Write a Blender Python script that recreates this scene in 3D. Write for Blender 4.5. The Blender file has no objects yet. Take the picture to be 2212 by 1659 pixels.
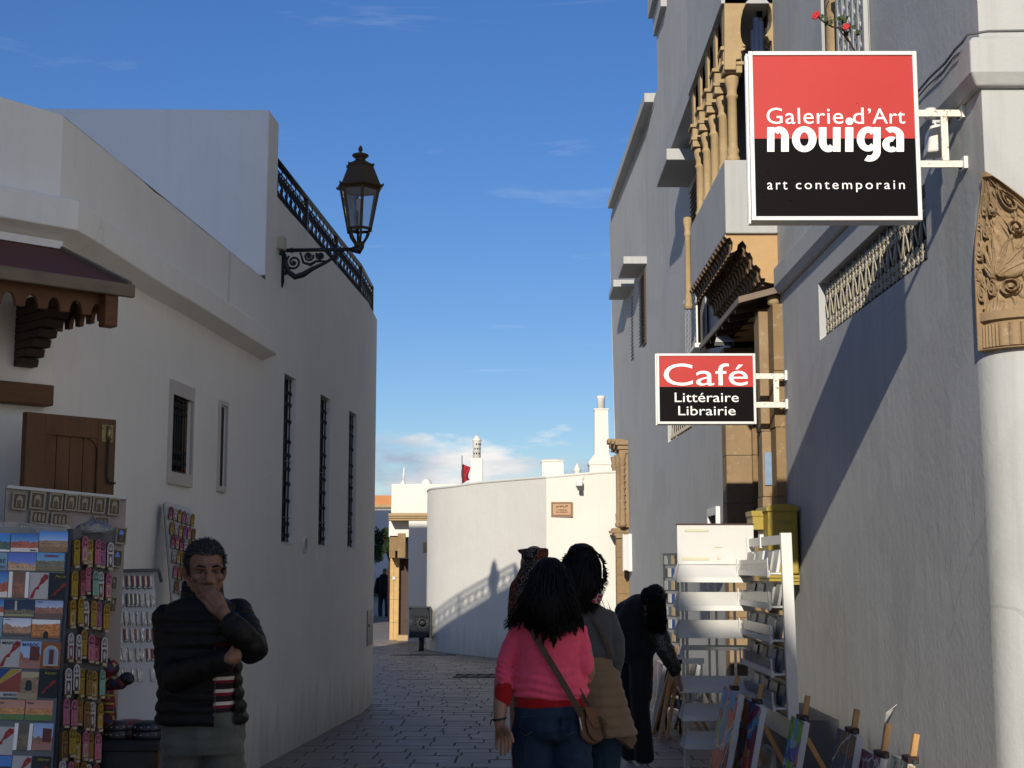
import bpy, bmesh, math, random
from mathutils import Vector, Matrix, noise
R = random.Random(11)
SC = bpy.context.scene
COL = SC.collection
PI = math.pi
# ------------------------------------------------------------------ camera
FP = 3068.0                       # focal length in units of a 2212 px wide picture
CAMZ = 1.52
PITCH = math.atan(395.5 / FP)
YAW = math.atan(14 / FP)
cam_d = bpy.data.cameras.new('camera'); cam = bpy.data.objects.new('camera', cam_d); COL.objects.link(cam)
cam_d.sensor_width = 36; cam_d.lens = 36 * FP / 2212; cam_d.clip_start = .1; cam_d.clip_end = 2000
cam.location = (0, 0, CAMZ); cam.rotation_euler = (PI / 2 + PITCH, 0, YAW)
SC.camera = cam
# ------------------------------------------------------------------ light
SUN_DIR = Vector((.288, 1.48, -.56)).normalized()        # the way the light travels
SUN_EL = math.asin(-SUN_DIR.z)
SUN_AZ = math.atan2(-SUN_DIR.x, -SUN_DIR.y)
SC.view_settings.view_transform = 'Standard'; SC.view_settings.look = 'None'
SC.view_settings.gamma = 1; SC.view_settings.use_curve_mapping = False
SC.view_settings.exposure = 0.25
world = bpy.data.worlds.new('World'); SC.world = world; world.use_nodes = True
wn = world.node_tree; wn.nodes.clear()
w_out = wn.nodes.new('ShaderNodeOutputWorld'); w_bg = wn.nodes.new('ShaderNodeBackground')
sky = wn.nodes.new('ShaderNodeTexSky'); sky.sky_type = 'NISHITA'; sky.sun_disc = False
sky.sun_elevation = SUN_EL; sky.sun_rotation = SUN_AZ; sky.altitude = 900; sky.air_density = 1.0; sky.dust_density = .6; sky.ozone_density = 2.8
w_bg.inputs['Strength'].default_value = 0.118
def wnode(t, **k):
    n = wn.nodes.new(t)
    for a, b in k.items(): setattr(n, a, b)
    return n
tc = wnode('ShaderNodeTexCoord'); sep = wnode('ShaderNodeSeparateXYZ'); wn.links.new(tc.outputs['Generated'], sep.inputs[0])
def wmath(op, a, b=None, clamp=False):
    n = wnode('ShaderNodeMath', operation=op); n.use_clamp = clamp
    for i, v in enumerate((a, b)):
        if v is None: continue
        if isinstance(v, (int, float)): n.inputs[i].default_value = v
        else: wn.links.new(v, n.inputs[i])
    return n.outputs[0]
# wispy cirrus on a high sheet and low cumulus banks near the horizon, all round the sky
zc = wmath('MAXIMUM', sep.outputs['Z'], .03)
cx = wmath('DIVIDE', sep.outputs['X'], zc); cy = wmath('DIVIDE', sep.outputs['Y'], zc)
comb = wnode('ShaderNodeCombineXYZ'); wn.links.new(cx, comb.inputs[0]); wn.links.new(cy, comb.inputs[1])
mp = wnode('ShaderNodeMapping'); wn.links.new(comb.outputs[0], mp.inputs[0]); mp.inputs['Rotation'].default_value = (0, 0, .22); mp.inputs['Scale'].default_value = (.55, 1.15, 1); mp.inputs['Location'].default_value = (3.1, 1.7, 0)
n1 = wnode('ShaderNodeTexNoise'); n1.inputs['Scale'].default_value = 1.35; n1.inputs['Detail'].default_value = 8; n1.inputs['Roughness'].default_value = .62; n1.inputs['Distortion'].default_value = .5
wn.links.new(mp.outputs[0], n1.inputs['Vector'])
cir = wmath('MULTIPLY', wmath('MULTIPLY', wmath('SUBTRACT', n1.outputs[0], .60), 4.5, True), .30)
mp2 = wnode('ShaderNodeMapping'); wn.links.new(tc.outputs['Generated'], mp2.inputs[0]); mp2.inputs['Scale'].default_value = (5.0, 5.0, 15.0); mp2.inputs['Location'].default_value = (.9, .2, .4)
n2 = wnode('ShaderNodeTexNoise'); n2.inputs['Scale'].default_value = 1.6; n2.inputs['Detail'].default_value = 7; n2.inputs['Roughness'].default_value = .58
wn.links.new(mp2.outputs[0], n2.inputs['Vector'])
low = wmath('SUBTRACT', 1.0, wmath('MULTIPLY', wmath('ABSOLUTE', wmath('SUBTRACT', sep.outputs['Z'], .045)), 14.0), True)
cum = wmath('MULTIPLY', wmath('SUBTRACT', wmath('ADD', n2.outputs[0], wmath('MULTIPLY', low, .34)), .685), 9.0, True)
mp3 = wnode('ShaderNodeMapping'); wn.links.new(tc.outputs['Generated'], mp3.inputs[0]); mp3.inputs['Scale'].default_value = (6, 6, 22)
n3 = wnode('ShaderNodeTexNoise'); n3.inputs['Scale'].default_value = 1.3; n3.inputs['Detail'].default_value = 5; wn.links.new(mp3.outputs[0], n3.inputs['Vector'])
mixc = wnode('ShaderNodeMix', data_type='RGBA'); wn.links.new(wmath('MULTIPLY', wmath('SUBTRACT', n3.outputs[0], .42), 5.0, True), mixc.inputs['Factor'])
mixc.inputs['A'].default_value = (2.9, 3.4, 4.3, 1); mixc.inputs['B'].default_value = (6.6, 6.5, 6.3, 1)
hs = wnode('ShaderNodeHueSaturation'); hs.inputs['Hue'].default_value = .513; hs.inputs['Saturation'].default_value = 1.24; hs.inputs['Value'].default_value = .86; skm = wnode('ShaderNodeVectorMath', operation='SCALE'); wn.links.new(sky.outputs[0], skm.inputs[0]); wn.links.new(wmath('ADD', wmath('MULTIPLY', wmath('MULTIPLY', sep.outputs['Z'], 2.4, True), .26), .74), skm.inputs['Scale']); wn.links.new(skm.outputs[0], hs.inputs['Color'])
m1 = wnode('ShaderNodeMix', data_type='RGBA'); wn.links.new(cir, m1.inputs['Factor']); wn.links.new(hs.outputs[0], m1.inputs['A']); m1.inputs['B'].default_value = (7.0, 7.4, 8.2, 1)
m2 = wnode('ShaderNodeMix', data_type='RGBA'); wn.links.new(cum, m2.inputs['Factor']); wn.links.new(m1.outputs['Result'], m2.inputs['A']); wn.links.new(mixc.outputs['Result'], m2.inputs['B'])
wn.links.new(m2.outputs['Result'], w_bg.inputs['Color']); wn.links.new(w_bg.outputs[0], w_out.inputs['Surface'])
sun_d = bpy.data.lights.new('sun', 'SUN'); sun = bpy.data.objects.new('sun', sun_d); COL.objects.link(sun)
sun_d.energy = 4.35; sun_d.angle = math.radians(.55); sun_d.color = (1, .925, .80)
sun.rotation_euler = SUN_DIR.to_track_quat('-Z', 'Y').to_euler()

# ------------------------------------------------------------------ helpers
def at(px, py, d):
    """world point that lies d metres down the street on the sight line through picture point px, py"""
    u = (px - 1106) / FP; v = (829.5 - py) / FP
    cp, sp = math.cos(PITCH), math.sin(PITCH)
    x, y, z = u, cp - v * sp, sp + v * cp
    c, s = math.cos(YAW), math.sin(YAW)
    X, Y = c * x - s * y, s * x + c * y
    t = d / Y
    return Vector((X * t, d, CAMZ + z * t))
def onwall(px, py, x0, k):
    """point of the vertical plane X = x0 + k*Y on the sight line"""
    a = at(px, py, 1.0)
    d = x0 / (a.x - k)
    return at(px, py, d)
LWX, LWK = -2.88, .07
def LW(px, py): return onwall(px, py, LWX, LWK)
RWX = 2.3
def RW(px, py): return onwall(px, py, RWX, 0)
def gz(y): return -.0055 * max(-40, min(60, y))
def V(*a): return Vector(a)

class MB:
    def __init__(s): s.v = []; s.f = []; s.m = []; s.mi = 0; s.sm = []
    def add(s, vs, fs, smooth=False):
        b = len(s.v); s.v.extend(Vector(p) for p in vs)
        for f in fs:
            s.f.append(tuple(i + b for i in f)); s.m.append(s.mi); s.sm.append(smooth)
        return s
    def quad(s, a, b, c, d): return s.add((a, b, c, d), ((0, 1, 2, 3),))
    def box(s, lo, hi):
        x0, y0, z0 = lo; x1, y1, z1 = hi
        return s.hexa([(x0, y0, z0), (x1, y0, z0), (x1, y1, z0), (x0, y1, z0), (x0, y0, z1), (x1, y0, z1), (x1, y1, z1), (x0, y1, z1)])
    def hexa(s, p): return s.add(p, ((3, 2, 1, 0), (4, 5, 6, 7), (0, 1, 5, 4), (1, 2, 6, 5), (2, 3, 7, 6), (3, 0, 4, 7)))
    def obox(s, c, a, b, d):
        """box about c with half-axis vectors a, b, d"""
        c = Vector(c); p = []
        for sz in (-1, 1):
            for (sx, sy) in ((-1, -1), (1, -1), (1, 1), (-1, 1)): p.append(c + a * sx + b * sy + d * sz)
        return s.hexa(p)
    def bar(s, p0, p1, w, h, up=V(0, 0, 1)):
        p0, p1 = Vector(p0), Vector(p1); ax = (p1 - p0); L = ax.length
        if L < 1e-6: return s
        ax = ax / L
        side = ax.cross(up)
        if side.length < 1e-4: side = ax.cross(V(0, 1, 0))
        side.normalize(); u = side.cross(ax)
        return s.obox((p0 + p1) / 2, ax * (L / 2), side * (w / 2), u * (h / 2))
    def prism(s, poly, off):
        """planar polygon (list of points) pushed along off"""
        n = len(poly); off = Vector(off); a = [Vector(p) for p in poly]; vs = a + [p + off for p in a]
        fs = [tuple(range(n))[::-1], tuple(range(n, 2 * n))] + [(i, (i + 1) % n, (i + 1) % n + n, i + n) for i in range(n)]
        return s.add(vs, fs)
    def loft(s, rings, cap=True, closed=True, smooth=True):
        n = len(rings[0]); vs = [p for r in rings for p in r]; fs = []
        for i in range(len(rings) - 1):
            for j in range(n if closed else n - 1):
                k = (j + 1) % n
                fs.append((i * n + j, i * n + k, (i + 1) * n + k, (i + 1) * n + j))
        if cap and closed: fs.append(tuple(range(n))[::-1]); fs.append(tuple(range((len(rings) - 1) * n, len(rings) * n)))
        return s.add(vs, fs, smooth)
    def tube(s, pts, r, n=6, cap=True, smooth=True):
        pts = [Vector(p) for p in pts]; rings = []
        rs = r if isinstance(r, (list, tuple)) else [r] * len(pts)
        prev = None
        for i, p in enumerate(pts):
            t = (pts[min(i + 1, len(pts) - 1)] - pts[max(i - 1, 0)])
            if t.length < 1e-9: t = V(0, 0, 1)
            t.normalize()
            if prev is None:
                a = t.cross(V(0, 0, 1))
                if a.length < .05: a = t.cross(V(1, 0, 0))
            else: a = prev - t * prev.dot(t)
            if a.length < 1e-6: a = t.orthogonal()
            a.normalize(); prev = a; b = t.cross(a)
            rings.append([p + (a * math.cos(2 * PI * j / n) + b * math.sin(2 * PI * j / n)) * rs[i] for j in range(n)])
        return s.loft(rings, cap, True, smooth)
    def lathe(s, prof, n=16, o=(0, 0, 0), phase=0, smooth=True):
        """profile of (radius, z) about the vertical through o"""
        o = Vector(o)
        return s.loft([[o + V(r * math.cos(2 * PI * j / n + phase), r * math.sin(2 * PI * j / n + phase), z) for j in range(n)] for r, z in prof], True, True, smooth)
    def ell(s, c, r, M=None, n=14, m=9):
        c = Vector(c); M = M or Matrix.Identity(3); rings = []
        for i in range(m + 1):
            th = PI * (i + .02) / (m + .04)
            rings.append([c + M @ V(r[0] * math.sin(th) * math.cos(2 * PI * j / n), r[1] * math.sin(th) * math.sin(2 * PI * j / n), -r[2] * math.cos(th)) for j in range(n)])
        return s.loft(rings)
    def cap(s, p0, r0, p1, r1, n=12):
        """tapered capsule"""
        p0, p1 = Vector(p0), Vector(p1); ax = p1 - p0
        if ax.length < 1e-6: ax = V(0, 0, .001)
        ax.normalize(); pts = []; rs = []
        for i in range(5):
            a = PI / 2 * (1 - i / 4.0); pts.append(p0 - ax * r0 * math.sin(a)); rs.append(max(r0 * math.cos(a), .02 * r0))
        for i in range(5):
            a = PI / 2 * i / 4.0; pts.append(p1 + ax * r1 * math.sin(a)); rs.append(max(r1 * math.cos(a), .02 * r1))
        return s.tube(pts, rs, n)
    def chain(s, pts, rs, n=12):
        for i in range(len(pts) - 1): s.cap(pts[i], rs[i], pts[i + 1], rs[i + 1], n)
        return s
    def mesh(s, name, mats):
        me = bpy.data.meshes.new(name)
        me.from_pydata([tuple(p) for p in s.v], [], s.f)
        for m in (mats if isinstance(mats, (list, tuple)) else [mats]): me.materials.append(m)
        me.polygons.foreach_set('material_index', s.m); me.polygons.foreach_set('use_smooth', s.sm)
        me.update()
        return me
    def build(s, name, mats, parent=None, **k):
        me = s.mesh(name, mats)
        if k.pop('fix', True):
            bm = bmesh.new(); bm.from_mesh(me); bmesh.ops.recalc_face_normals(bm, faces=bm.faces); bm.to_mesh(me); bm.free()
        return link(bpy.data.objects.new(name, me), parent, **k)
def link(o, parent=None, label=None, cat=None, group=None, kind=None, local=False, bevel=0):
    COL.objects.link(o)
    if parent is not None:
        o.parent = parent
        if not local and parent.type == 'EMPTY': o.matrix_parent_inverse = parent.matrix_basis.inverted()
    if label: o['label'] = label
    if cat: o['category'] = cat
    if group: o['group'] = group
    if kind: o['kind'] = kind
    if bevel:
        b = o.modifiers.new('bevel', 'BEVEL'); b.width = bevel; b.segments = 2; b.limit_method = 'ANGLE'; b.angle_limit = .7
    return o
def thing(name, label, cat, loc=(0, 0, 0), group=None):
    o = bpy.data.objects.new(name, None); o.location = loc; o.empty_display_size = .1
    return link(o, None, label, cat, group)
def dup(root, M, label, group=None):
    """a copy of a thing with copies of its parts and sub-parts"""
    def cp(o, par):
        c = o.copy(); COL.objects.link(c)
        if par is not None: c.parent = par
        for ch in o.children: cp(ch, c)
        return c
    r = cp(root, None); r.matrix_basis = M; r['label'] = label
    if group: r['group'] = group
    return r
def frame(o, x, z):
    """matrix with local x along x, local z near z, local y = into the surface"""
    x = Vector(x).normalized(); y = Vector(z).cross(x).normalized(); z = x.cross(y)
    return Matrix(((x.x, y.x, z.x, o[0]), (x.y, y.y, z.y, o[1]), (x.z, y.z, z.z, o[2]), (0, 0, 0, 1)))

def wall(mb, A, B, n, zb, zt, holes=(), depth=.2, cuts=()):
    """upright wall from plan point A to B with openings (u0,u1,z0,z1[,depth]) and their reveals; n outward, zb/zt may be pairs (at A, at B)"""
    A = V(A[0], A[1], 0); B = V(B[0], B[1], 0); L = (B - A).length; u_ = (B - A) / L; n = V(n[0], n[1], 0).normalized()
    zbA, zbB = zb if isinstance(zb, tuple) else (zb, zb); ztA, ztB = zt if isinstance(zt, tuple) else (zt, zt)
    us = sorted({0.0, L} | {h[0] for h in holes} | {h[1] for h in holes} | set(cuts))
    zi = sorted({h[2] for h in holes} | {h[3] for h in holes}); zs = [None] + zi + [1e9]
    def P(u, z, e=0):
        t = u / L
        if z is None: z = zbA + (zbB - zbA) * t
        elif z > 1e8: z = ztA + (ztB - ztA) * t - (abs(noise.noise(V(u * 1.7, ztA, A.y))) * .022 if cuts else 0)
        return A + u_ * u + V(0, 0, z) - n * e
    for i in range(len(us) - 1):
        for j in range(len(zs) - 1):
            um = (us[i] + us[i + 1]) / 2
            zm = (P(um, zs[j]).z + P(um, zs[j + 1]).z) / 2
            if any(h[0] < um < h[1] and h[2] < zm < h[3] for h in holes): continue
            mb.quad(P(us[i], zs[j]), P(us[i + 1], zs[j]), P(us[i + 1], zs[j + 1]), P(us[i], zs[j + 1]))
    for h in holes:
        u0, u1, z0, z1 = h[:4]; e = h[4] if len(h) > 4 else depth
        mb.quad(P(u0, z0), P(u1, z0), P(u1, z0, e), P(u0, z0, e)); mb.quad(P(u0, z1), P(u0, z1, e), P(u1, z1, e), P(u1, z1))
        mb.quad(P(u0, z0), P(u0, z0, e), P(u0, z1, e), P(u0, z1)); mb.quad(P(u1, z0), P(u1, z1), P(u1, z1, e), P(u1, z0, e))
    return P

# ------------------------------------------------------------------ materials
def rgb(h):
    h = h.lstrip('#'); c = [int(h[i:i + 2], 16) / 255 for i in (0, 2, 4)]
    return tuple(x / 12.92 if x <= .04045 else ((x + .055) / 1.055) ** 2.4 for x in c)
class NT:
    def __init__(s, name):
        s.m = bpy.data.materials.new(name); s.m.use_nodes = True; s.t = s.m.node_tree; s.b = s.t.nodes['Principled BSDF']
    def n(s, typ, ins=None, **k):
        n = s.t.nodes.new(typ)
        for a, b in k.items(): setattr(n, a, b)
        for a, b in (ins or {}).items():
            if hasattr(b, 'is_output'): s.t.links.new(b, n.inputs[a])
            else: n.inputs[a].default_value = b
        return n
    def math(s, op, a, b=0.0, clamp=False):
        n = s.n('ShaderNodeMath', {0: a, 1: b}, operation=op); n.use_clamp = clamp; return n.outputs[0]
    def mix(s, f, a, b, blend='MIX'):
        n = s.n('ShaderNodeMix', data_type='RGBA', blend_type=blend)
        for i, v in (('Factor', f), ('A', a), ('B', b)):
            if hasattr(v, 'is_output'): s.t.links.new(v, n.inputs[i])
            elif i == 'Factor': n.inputs[i].default_value = v
            else: n.inputs[i].default_value = (*v[:3], 1)
        return n.outputs['Result']
    def pos(s, scale=(1, 1, 1), kind='world', loc=(0, 0, 0)):
        o = s.n('ShaderNodeNewGeometry').outputs['Position'] if kind == 'world' else s.n('ShaderNodeTexCoord').outputs['Generated' if kind == 'gen' else 'Object']
        return s.n('ShaderNodeMapping', {'Vector': o, 'Scale': scale, 'Location': loc}).outputs[0]
    def noise(s, vec, scale, detail=4, rough=.55, dist=0):
        return s.n('ShaderNodeTexNoise', {'Vector': vec, 'Scale': scale, 'Detail': detail, 'Roughness': rough, 'Distortion': dist}).outputs[0]
    def ramp(s, f, stops, interp='LINEAR'):
        n = s.n('ShaderNodeValToRGB', {0: f}); r = n.color_ramp; r.interpolation = interp
        while len(r.elements) < len(stops): r.elements.new(.5)
        for e, (p, c) in zip(r.elements, stops): e.position = p; e.color = (*c[:3], 1) if not isinstance(c, (int, float)) else (c, c, c, 1)
        return n.outputs[0]
    def set(s, **k):
        for a, b in k.items():
            a = {'color': 'Base Color', 'rough': 'Roughness', 'metal': 'Metallic', 'spec': 'Specular IOR Level', 'normal': 'Normal', 'trans': 'Transmission Weight', 'alpha': 'Alpha', 'coat': 'Coat Weight', 'sheen': 'Sheen Weight', 'ior': 'IOR'}[a]
            if hasattr(b, 'is_output'): s.t.links.new(b, s.b.inputs[a])
            elif a == 'Base Color': s.b.inputs[a].default_value = (*b[:3], 1)
            else: s.b.inputs[a].default_value = b
        return s
    def bump(s, h, strength=.3, dist=.01):
        s.set(normal=s.n('ShaderNodeBump', {'Height': h, 'Strength': strength, 'Distance': dist}).outputs[0]); return s
def simple(name, c, rough=.6, var=.18, scale=9, bump=.15, bscale=60, bdist=.004, metal=0, spec=.4, kind='world', stretch=(1, 1, 1), sheen=0, coat=0):
    t = NT(name); p = t.pos(stretch, kind)
    n = t.noise(p, scale, 5)
    t.set(color=t.mix(n, [x * (1 - var) for x in c], [min(1, x * (1 + var)) for x in c]), rough=rough, metal=metal, spec=spec)
    if sheen: t.set(sheen=sheen)
    if coat: t.set(coat=coat)
    if bump: t.bump(t.noise(p, bscale, 3), bump, bdist)
    return t.m
def plaster(name, c=(.73, .712, .672), dirt=.5, seed=0., lump=1.0):
    t = NT(name); p = t.pos((1, 1, 1), loc=(seed, seed * .7, 0))
    big = t.noise(p, 1.1, 5, .6)
    st = t.noise(t.pos((7, 7, .32), loc=(seed, 0, 0)), 1.6, 5, .62)          # rain streaks
    st2 = t.noise(t.pos((22, 22, .9), loc=(0, seed, 0)), 1.0, 4, .6)
    fine = t.noise(p, 35, 3)
    a = t.mix(t.math('MULTIPLY', t.math('SUBTRACT', big, .35, True), 1.3, True), c, [x * .88 for x in c])
    a = t.mix(t.math('MULTIPLY', t.math('SUBTRACT', st, .48, True), 1.5 * dirt, True), a, [c[0] * .70, c[1] * .70, c[2] * .70])
    a = t.mix(t.math('MULTIPLY', t.math('SUBTRACT', st2, .56, True), 1.3 * dirt, True), a, [c[0] * .62, c[1] * .61, c[2] * .58])
    a = t.mix(t.math('MULTIPLY', t.math('SUBTRACT', fine, .62, True), 1.2 * dirt, True), a, [x * .75 for x in c])
    pt_ = t.math('MULTIPLY', t.math('SUBTRACT', t.noise(t.pos((1, 1, 1), loc=(seed, 9, 4)), .75, 3, .5, .6), .54), 40, True); a = t.mix(t.math('MULTIPLY', pt_, .16 * dirt), a, [x * .6 for x in c])          # repaired patches
    ck = t.n('ShaderNodeTexVoronoi', {'Vector': t.mix(.12, t.pos((1, 1, 1), loc=(seed, 0, 0)), t.n('ShaderNodeTexNoise', {'Vector': p, 'Scale': 2.5, 'Detail': 4.0}).outputs['Color']), 'Scale': .8}, feature='DISTANCE_TO_EDGE').outputs[0]
    ckm = t.math('MULTIPLY', t.math('LESS_THAN', ck, .0032), t.math('MULTIPLY', t.math('SUBTRACT', t.noise(p, .9, 2), .54, True), 8, True)); a = t.mix(t.math('MULTIPLY', ckm, .22), a, [x * .4 for x in c])
    z = t.n('ShaderNodeSeparateXYZ', {0: t.n('ShaderNodeNewGeometry').outputs['Position']}).outputs[2]
    g = t.math('SUBTRACT', t.math('MULTIPLY', t.noise(t.pos((3, 3, .8), loc=(seed, 2, 1)), 2.2, 6, .65), .75), t.math('MULTIPLY', t.math('ADD', z, .12), .72))
    a = t.mix(t.math('MULTIPLY', t.math('MULTIPLY', g, 2.6, True), 1.1 * dirt, True), a, (.13, .115, .09))     # splash stains low on the wall
    t.set(color=a, rough=.88, spec=.25)
    h = t.math('ADD', t.math('MULTIPLY', t.noise(p, 4.5, 3), 1.6 * lump), t.math('ADD', t.math('MULTIPLY', t.noise(p, 24, 5, .65), .55), t.math('MULTIPLY', t.noise(p, 110, 3), .18)))
    t.bump(h, .36, .013)
    return t.m
M = {}
M['plaster'] = plaster('whitewash', (.87, .84, .77), dirt=.55)
M['plaster_l'] = plaster('whitewash_aged', (.90, .866, .79), dirt=.36, seed=3.3)
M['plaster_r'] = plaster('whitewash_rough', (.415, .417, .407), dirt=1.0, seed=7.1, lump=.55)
M['plaster_far'] = plaster('whitewash_far', (.66, .637, .58), dirt=.3, seed=5.2)
M['trim'] = simple('white_trim_paint', (.70, .68, .63), .7, .08, 6, .2, 30)
def stone(name, c, seed=0):
    t = NT(name); p = t.pos((1, 1, 1), loc=(seed, 0, seed))
    a = t.mix(t.noise(p, 5, 6, .65), [x * .62 for x in c], [x * 1.18 for x in c])
    a = t.mix(t.math('MULTIPLY', t.math('SUBTRACT', t.noise(p, 16, 5, .7), .58, True), 3, True), a, (.50, .44, .34))
    t.set(color=a, rough=.86, spec=.25); t.bump(t.math('ADD', t.noise(p, 14, 5, .65), t.math('MULTIPLY', t.noise(p, 70, 3), .4)), .5, .012)
    return t.m
M['stone'] = stone('ochre_stone', (.25, .165, .08)); M['stone_dk'] = stone('carved_stone', (.29, .20, .112), 2); M['stone_pale'] = stone('pale_stone', (.40, .285, .15), 4)
M['stone_far'] = stone('gate_stone', (.50, .33, .14), 6)
M['tanplaster'] = simple('tan_plaster', (.42, .265, .125), .85, .12, 12, .3, 40)
M['ochre'] = simple('ochre_wall', (.47, .20, .075), .85, .2, 2, .2, 20)
def wood(name, c, stretch=(14, 14, 1.2), var=.45, rough=.6):
    t = NT(name); p = t.pos(stretch, 'world')
    n = t.noise(p, 2.2, 6, .6, .8); k = t.noise(t.pos((1, 1, 1)), 5, 3)
    a = t.mix(n, [x * (1 - var) for x in c], [min(1, x * (1 + var)) for x in c]); a = t.mix(t.math('MULTIPLY', t.math('SUBTRACT', k, .5, True), 1.8, True), a, [x * .5 for x in c])
    t.set(color=a, rough=rough, spec=.35); t.bump(n, .25, .004); return t.m
M['wood_door'] = wood('door_wood', (.125, .058, .024)); M['wood_beam'] = wood('beam_wood', (.135, .06, .022), (1.5, 1.5, 16)); M['wood_dark'] = wood('dark_wood', (.045, .021, .013), (1.5, 1.5, 14))
M['wood_gray'] = wood('weathered_wood', (.17, .125, .085), (1.5, 1.5, 16), .4); M['wood_valance'] = wood('valance_wood', (.12, .048, .014), (1.5, 1.5, 10))
M['wood_easel'] = wood('easel_wood', (.50, .27, .10), (12, 12, 2), .2, .5); M['wood_corbel'] = wood('corbel_wood', (.15, .092, .05), (8, 2, 8), .3, .8)
M['felt'] = simple('roofing_felt', (.12, .038, .027), .9, .15, 4, .4, 160)
M['iron'] = simple('black_iron', (.012, .013, .015), .45, .2, 20, .1, 50, spec=.45)
M['iron_grey'] = simple('painted_grille', (.42, .37, .28), .6, .3, 22, .2, 60)
M['bronze'] = simple('bronze_paint', (.075, .045, .016), .55, .15, 8, .1, 60)
M['white_metal'] = simple('white_paint_metal', (.62, .61, .575), .45, .05, 4, .05, 20)
M['rusty_white'] = None
t = NT('chipped_white_metal'); p = t.pos(); n = t.noise(p, 42, 5, .7)
t.set(color=t.mix(t.math('MULTIPLY', t.math('SUBTRACT', n, .565, True), 11, True), (.66, .62, .53), (.17, .09, .04)), rough=.6); t.bump(n, .2, .003); M['rusty_white'] = t.m
M['grey_metal'] = simple('grey_metal', (.055, .062, .072), .5, .12, 5, .05, 30)
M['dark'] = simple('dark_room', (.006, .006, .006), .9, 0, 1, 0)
t = NT('dim_glass'); t.set(color=(.015, .018, .02), rough=.12, spec=.6); t.bump(t.noise(t.pos(), 3, 2), .05, .01); M['glass_dark'] = t.m
def glass(name, tint=(1, 1, 1), dirty=.12):
    t = NT(name); tr = t.n('ShaderNodeBsdfTransparent', {0: (*tint, 1)}); gl = t.n('ShaderNodeBsdfGlossy', {'Roughness': .08}); df = t.n('ShaderNodeBsdfDiffuse', {'Color': (.6, .6, .58, 1)})
    fr = t.n('ShaderNodeFresnel', {'IOR': 1.45}); m1 = t.n('ShaderNodeMixShader', {0: fr.outputs[0], 1: tr.outputs[0], 2: gl.outputs[0]})
    d = t.math('MULTIPLY', t.noise(t.pos(), 9, 4), dirty * 2)
    m2 = t.n('ShaderNodeMixShader', {0: d, 1: m1.outputs[0], 2: df.outputs[0]})
    t.t.links.new(m2.outputs[0], t.t.nodes['Material Output'].inputs[0]); return t.m
M['glass'] = glass('lamp_glass', dirty=.10); M['glass_shelf'] = glass('acrylic_sheet', (.93, .95, .94), .10); M['film'] = glass('clear_bag', (.95, .95, .95), .22)
def paint(name, c, rough=.32, spec=.18): 
    t = NT(name); n = t.noise(t.pos(), 3, 5); t.set(color=t.mix(n, [x * .92 for x in c], [min(1, x * 1.06) for x in c]), rough=rough, spec=spec)
    t.bump(t.math('ADD', t.noise(t.pos(), 1.6, 2), t.math('MULTIPLY', t.noise(t.pos(), 90, 2), .01)), .12, .02); return t.m
M['sign_red'] = paint('sign_red', (.43, .042, .036)); M['sign_black'] = paint('sign_black', (.0065, .0052, .0054), .3, .045); M['sign_white'] = paint('sign_lettering', (.82, .80, .78), .5)
M['alu'] = simple('aluminium_frame', (.62, .60, .57), .35, .06, 4, 0, metal=.2)
M['white'] = simple('white_card', (.56, .55, .52), .7, .05, 8, .1, 60)
M['yellow'] = None
t = NT('yellow_box_paint'); p = t.pos(); n = t.noise(t.pos((1, 1, .5)), 14, 6, .7)
t.set(color=t.mix(t.math('MULTIPLY', t.math('SUBTRACT', n, .57, True), 4, True), (.30, .215, .015), (.08, .07, .015)), rough=.5); t.bump(n, .2, .004); M['yellow'] = t.m
def col(name, c, rough=.6, **k): 
    if name not in M: M[name] = simple(name, c, rough, **k)
    return M[name]
# ================================================================== GROUND
def gridsheet(name, x0, x1, y0, y1, dz, m, kind='structure'):
    mb = MB(); ys = sorted({y0, y1, *[y for y in (-40, 60) if y0 < y < y1]})
    for a, b in zip(ys, ys[1:]): mb.quad((x0, a, gz(a) + dz), (x1, a, gz(a) + dz), (x1, b, gz(b) + dz), (x0, b, gz(b) + dz))
    return mb.build(name, m, kind=kind)
t = NT('bedding_mortar'); t.set(color=t.ramp(t.noise(t.pos(), 30, 4), [(0, (.05, .046, .042)), (1, (.10, .093, .083))]), rough=.9); M['joint'] = t.m
def paving(name, brick):
    t = NT(name); p = t.pos()
    n = t.noise(p, 2.4, 6, .65); f = t.noise(t.pos((1, 2.2, 1)), 9, 6, .7); isl = t.n('ShaderNodeNewGeometry').outputs['Random Per Island']
    c = t.ramp(n, [(.25, (.22, .184, .142)), (.75, (.34, .29, .226))])
    if not brick: c = t.mix(t.math('MULTIPLY', isl, .45), c, (.10, .095, .09))
    c = t.mix(t.math('MULTIPLY', t.math('SUBTRACT', f, .55, True), 3.0, True), c, (.30, .285, .26))      # scuffed, polished patches
    h = t.math('ADD', t.noise(p, 18, 4), t.math('MULTIPLY', t.noise(p, 3.2, 3), 1.6))
    if brick:
        b = t.n('ShaderNodeTexBrick', {'Vector': p, 'Color1': (1, 1, 1, 1), 'Color2': (.8, .8, .8, 1), 'Mortar': (.2, .2, .2, 1), 'Scale': 1.0, 'Mortar Size': .008, 'Brick Width': .36, 'Row Height': .24})
        c = t.mix(1.0, c, b.outputs[0], 'MULTIPLY')
    t.set(color=c, rough=t.n('ShaderNodeMapRange', {0: n, 1: .25, 2: .8, 3: .42, 4: .66}).outputs[0], spec=.25)
    t.bump(h, .45, .012); return t.m
M['paver'] = paving('paving_stone', False); M['pave_sheet'] = paving('street_paving', True)
M['terrain'] = simple('dry_ground', (.20, .17, .13), .9, .25, .6, .3, 3)
ground = gridsheet('ground', -400, 400, -400, 900, -.03, M['terrain'])
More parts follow.
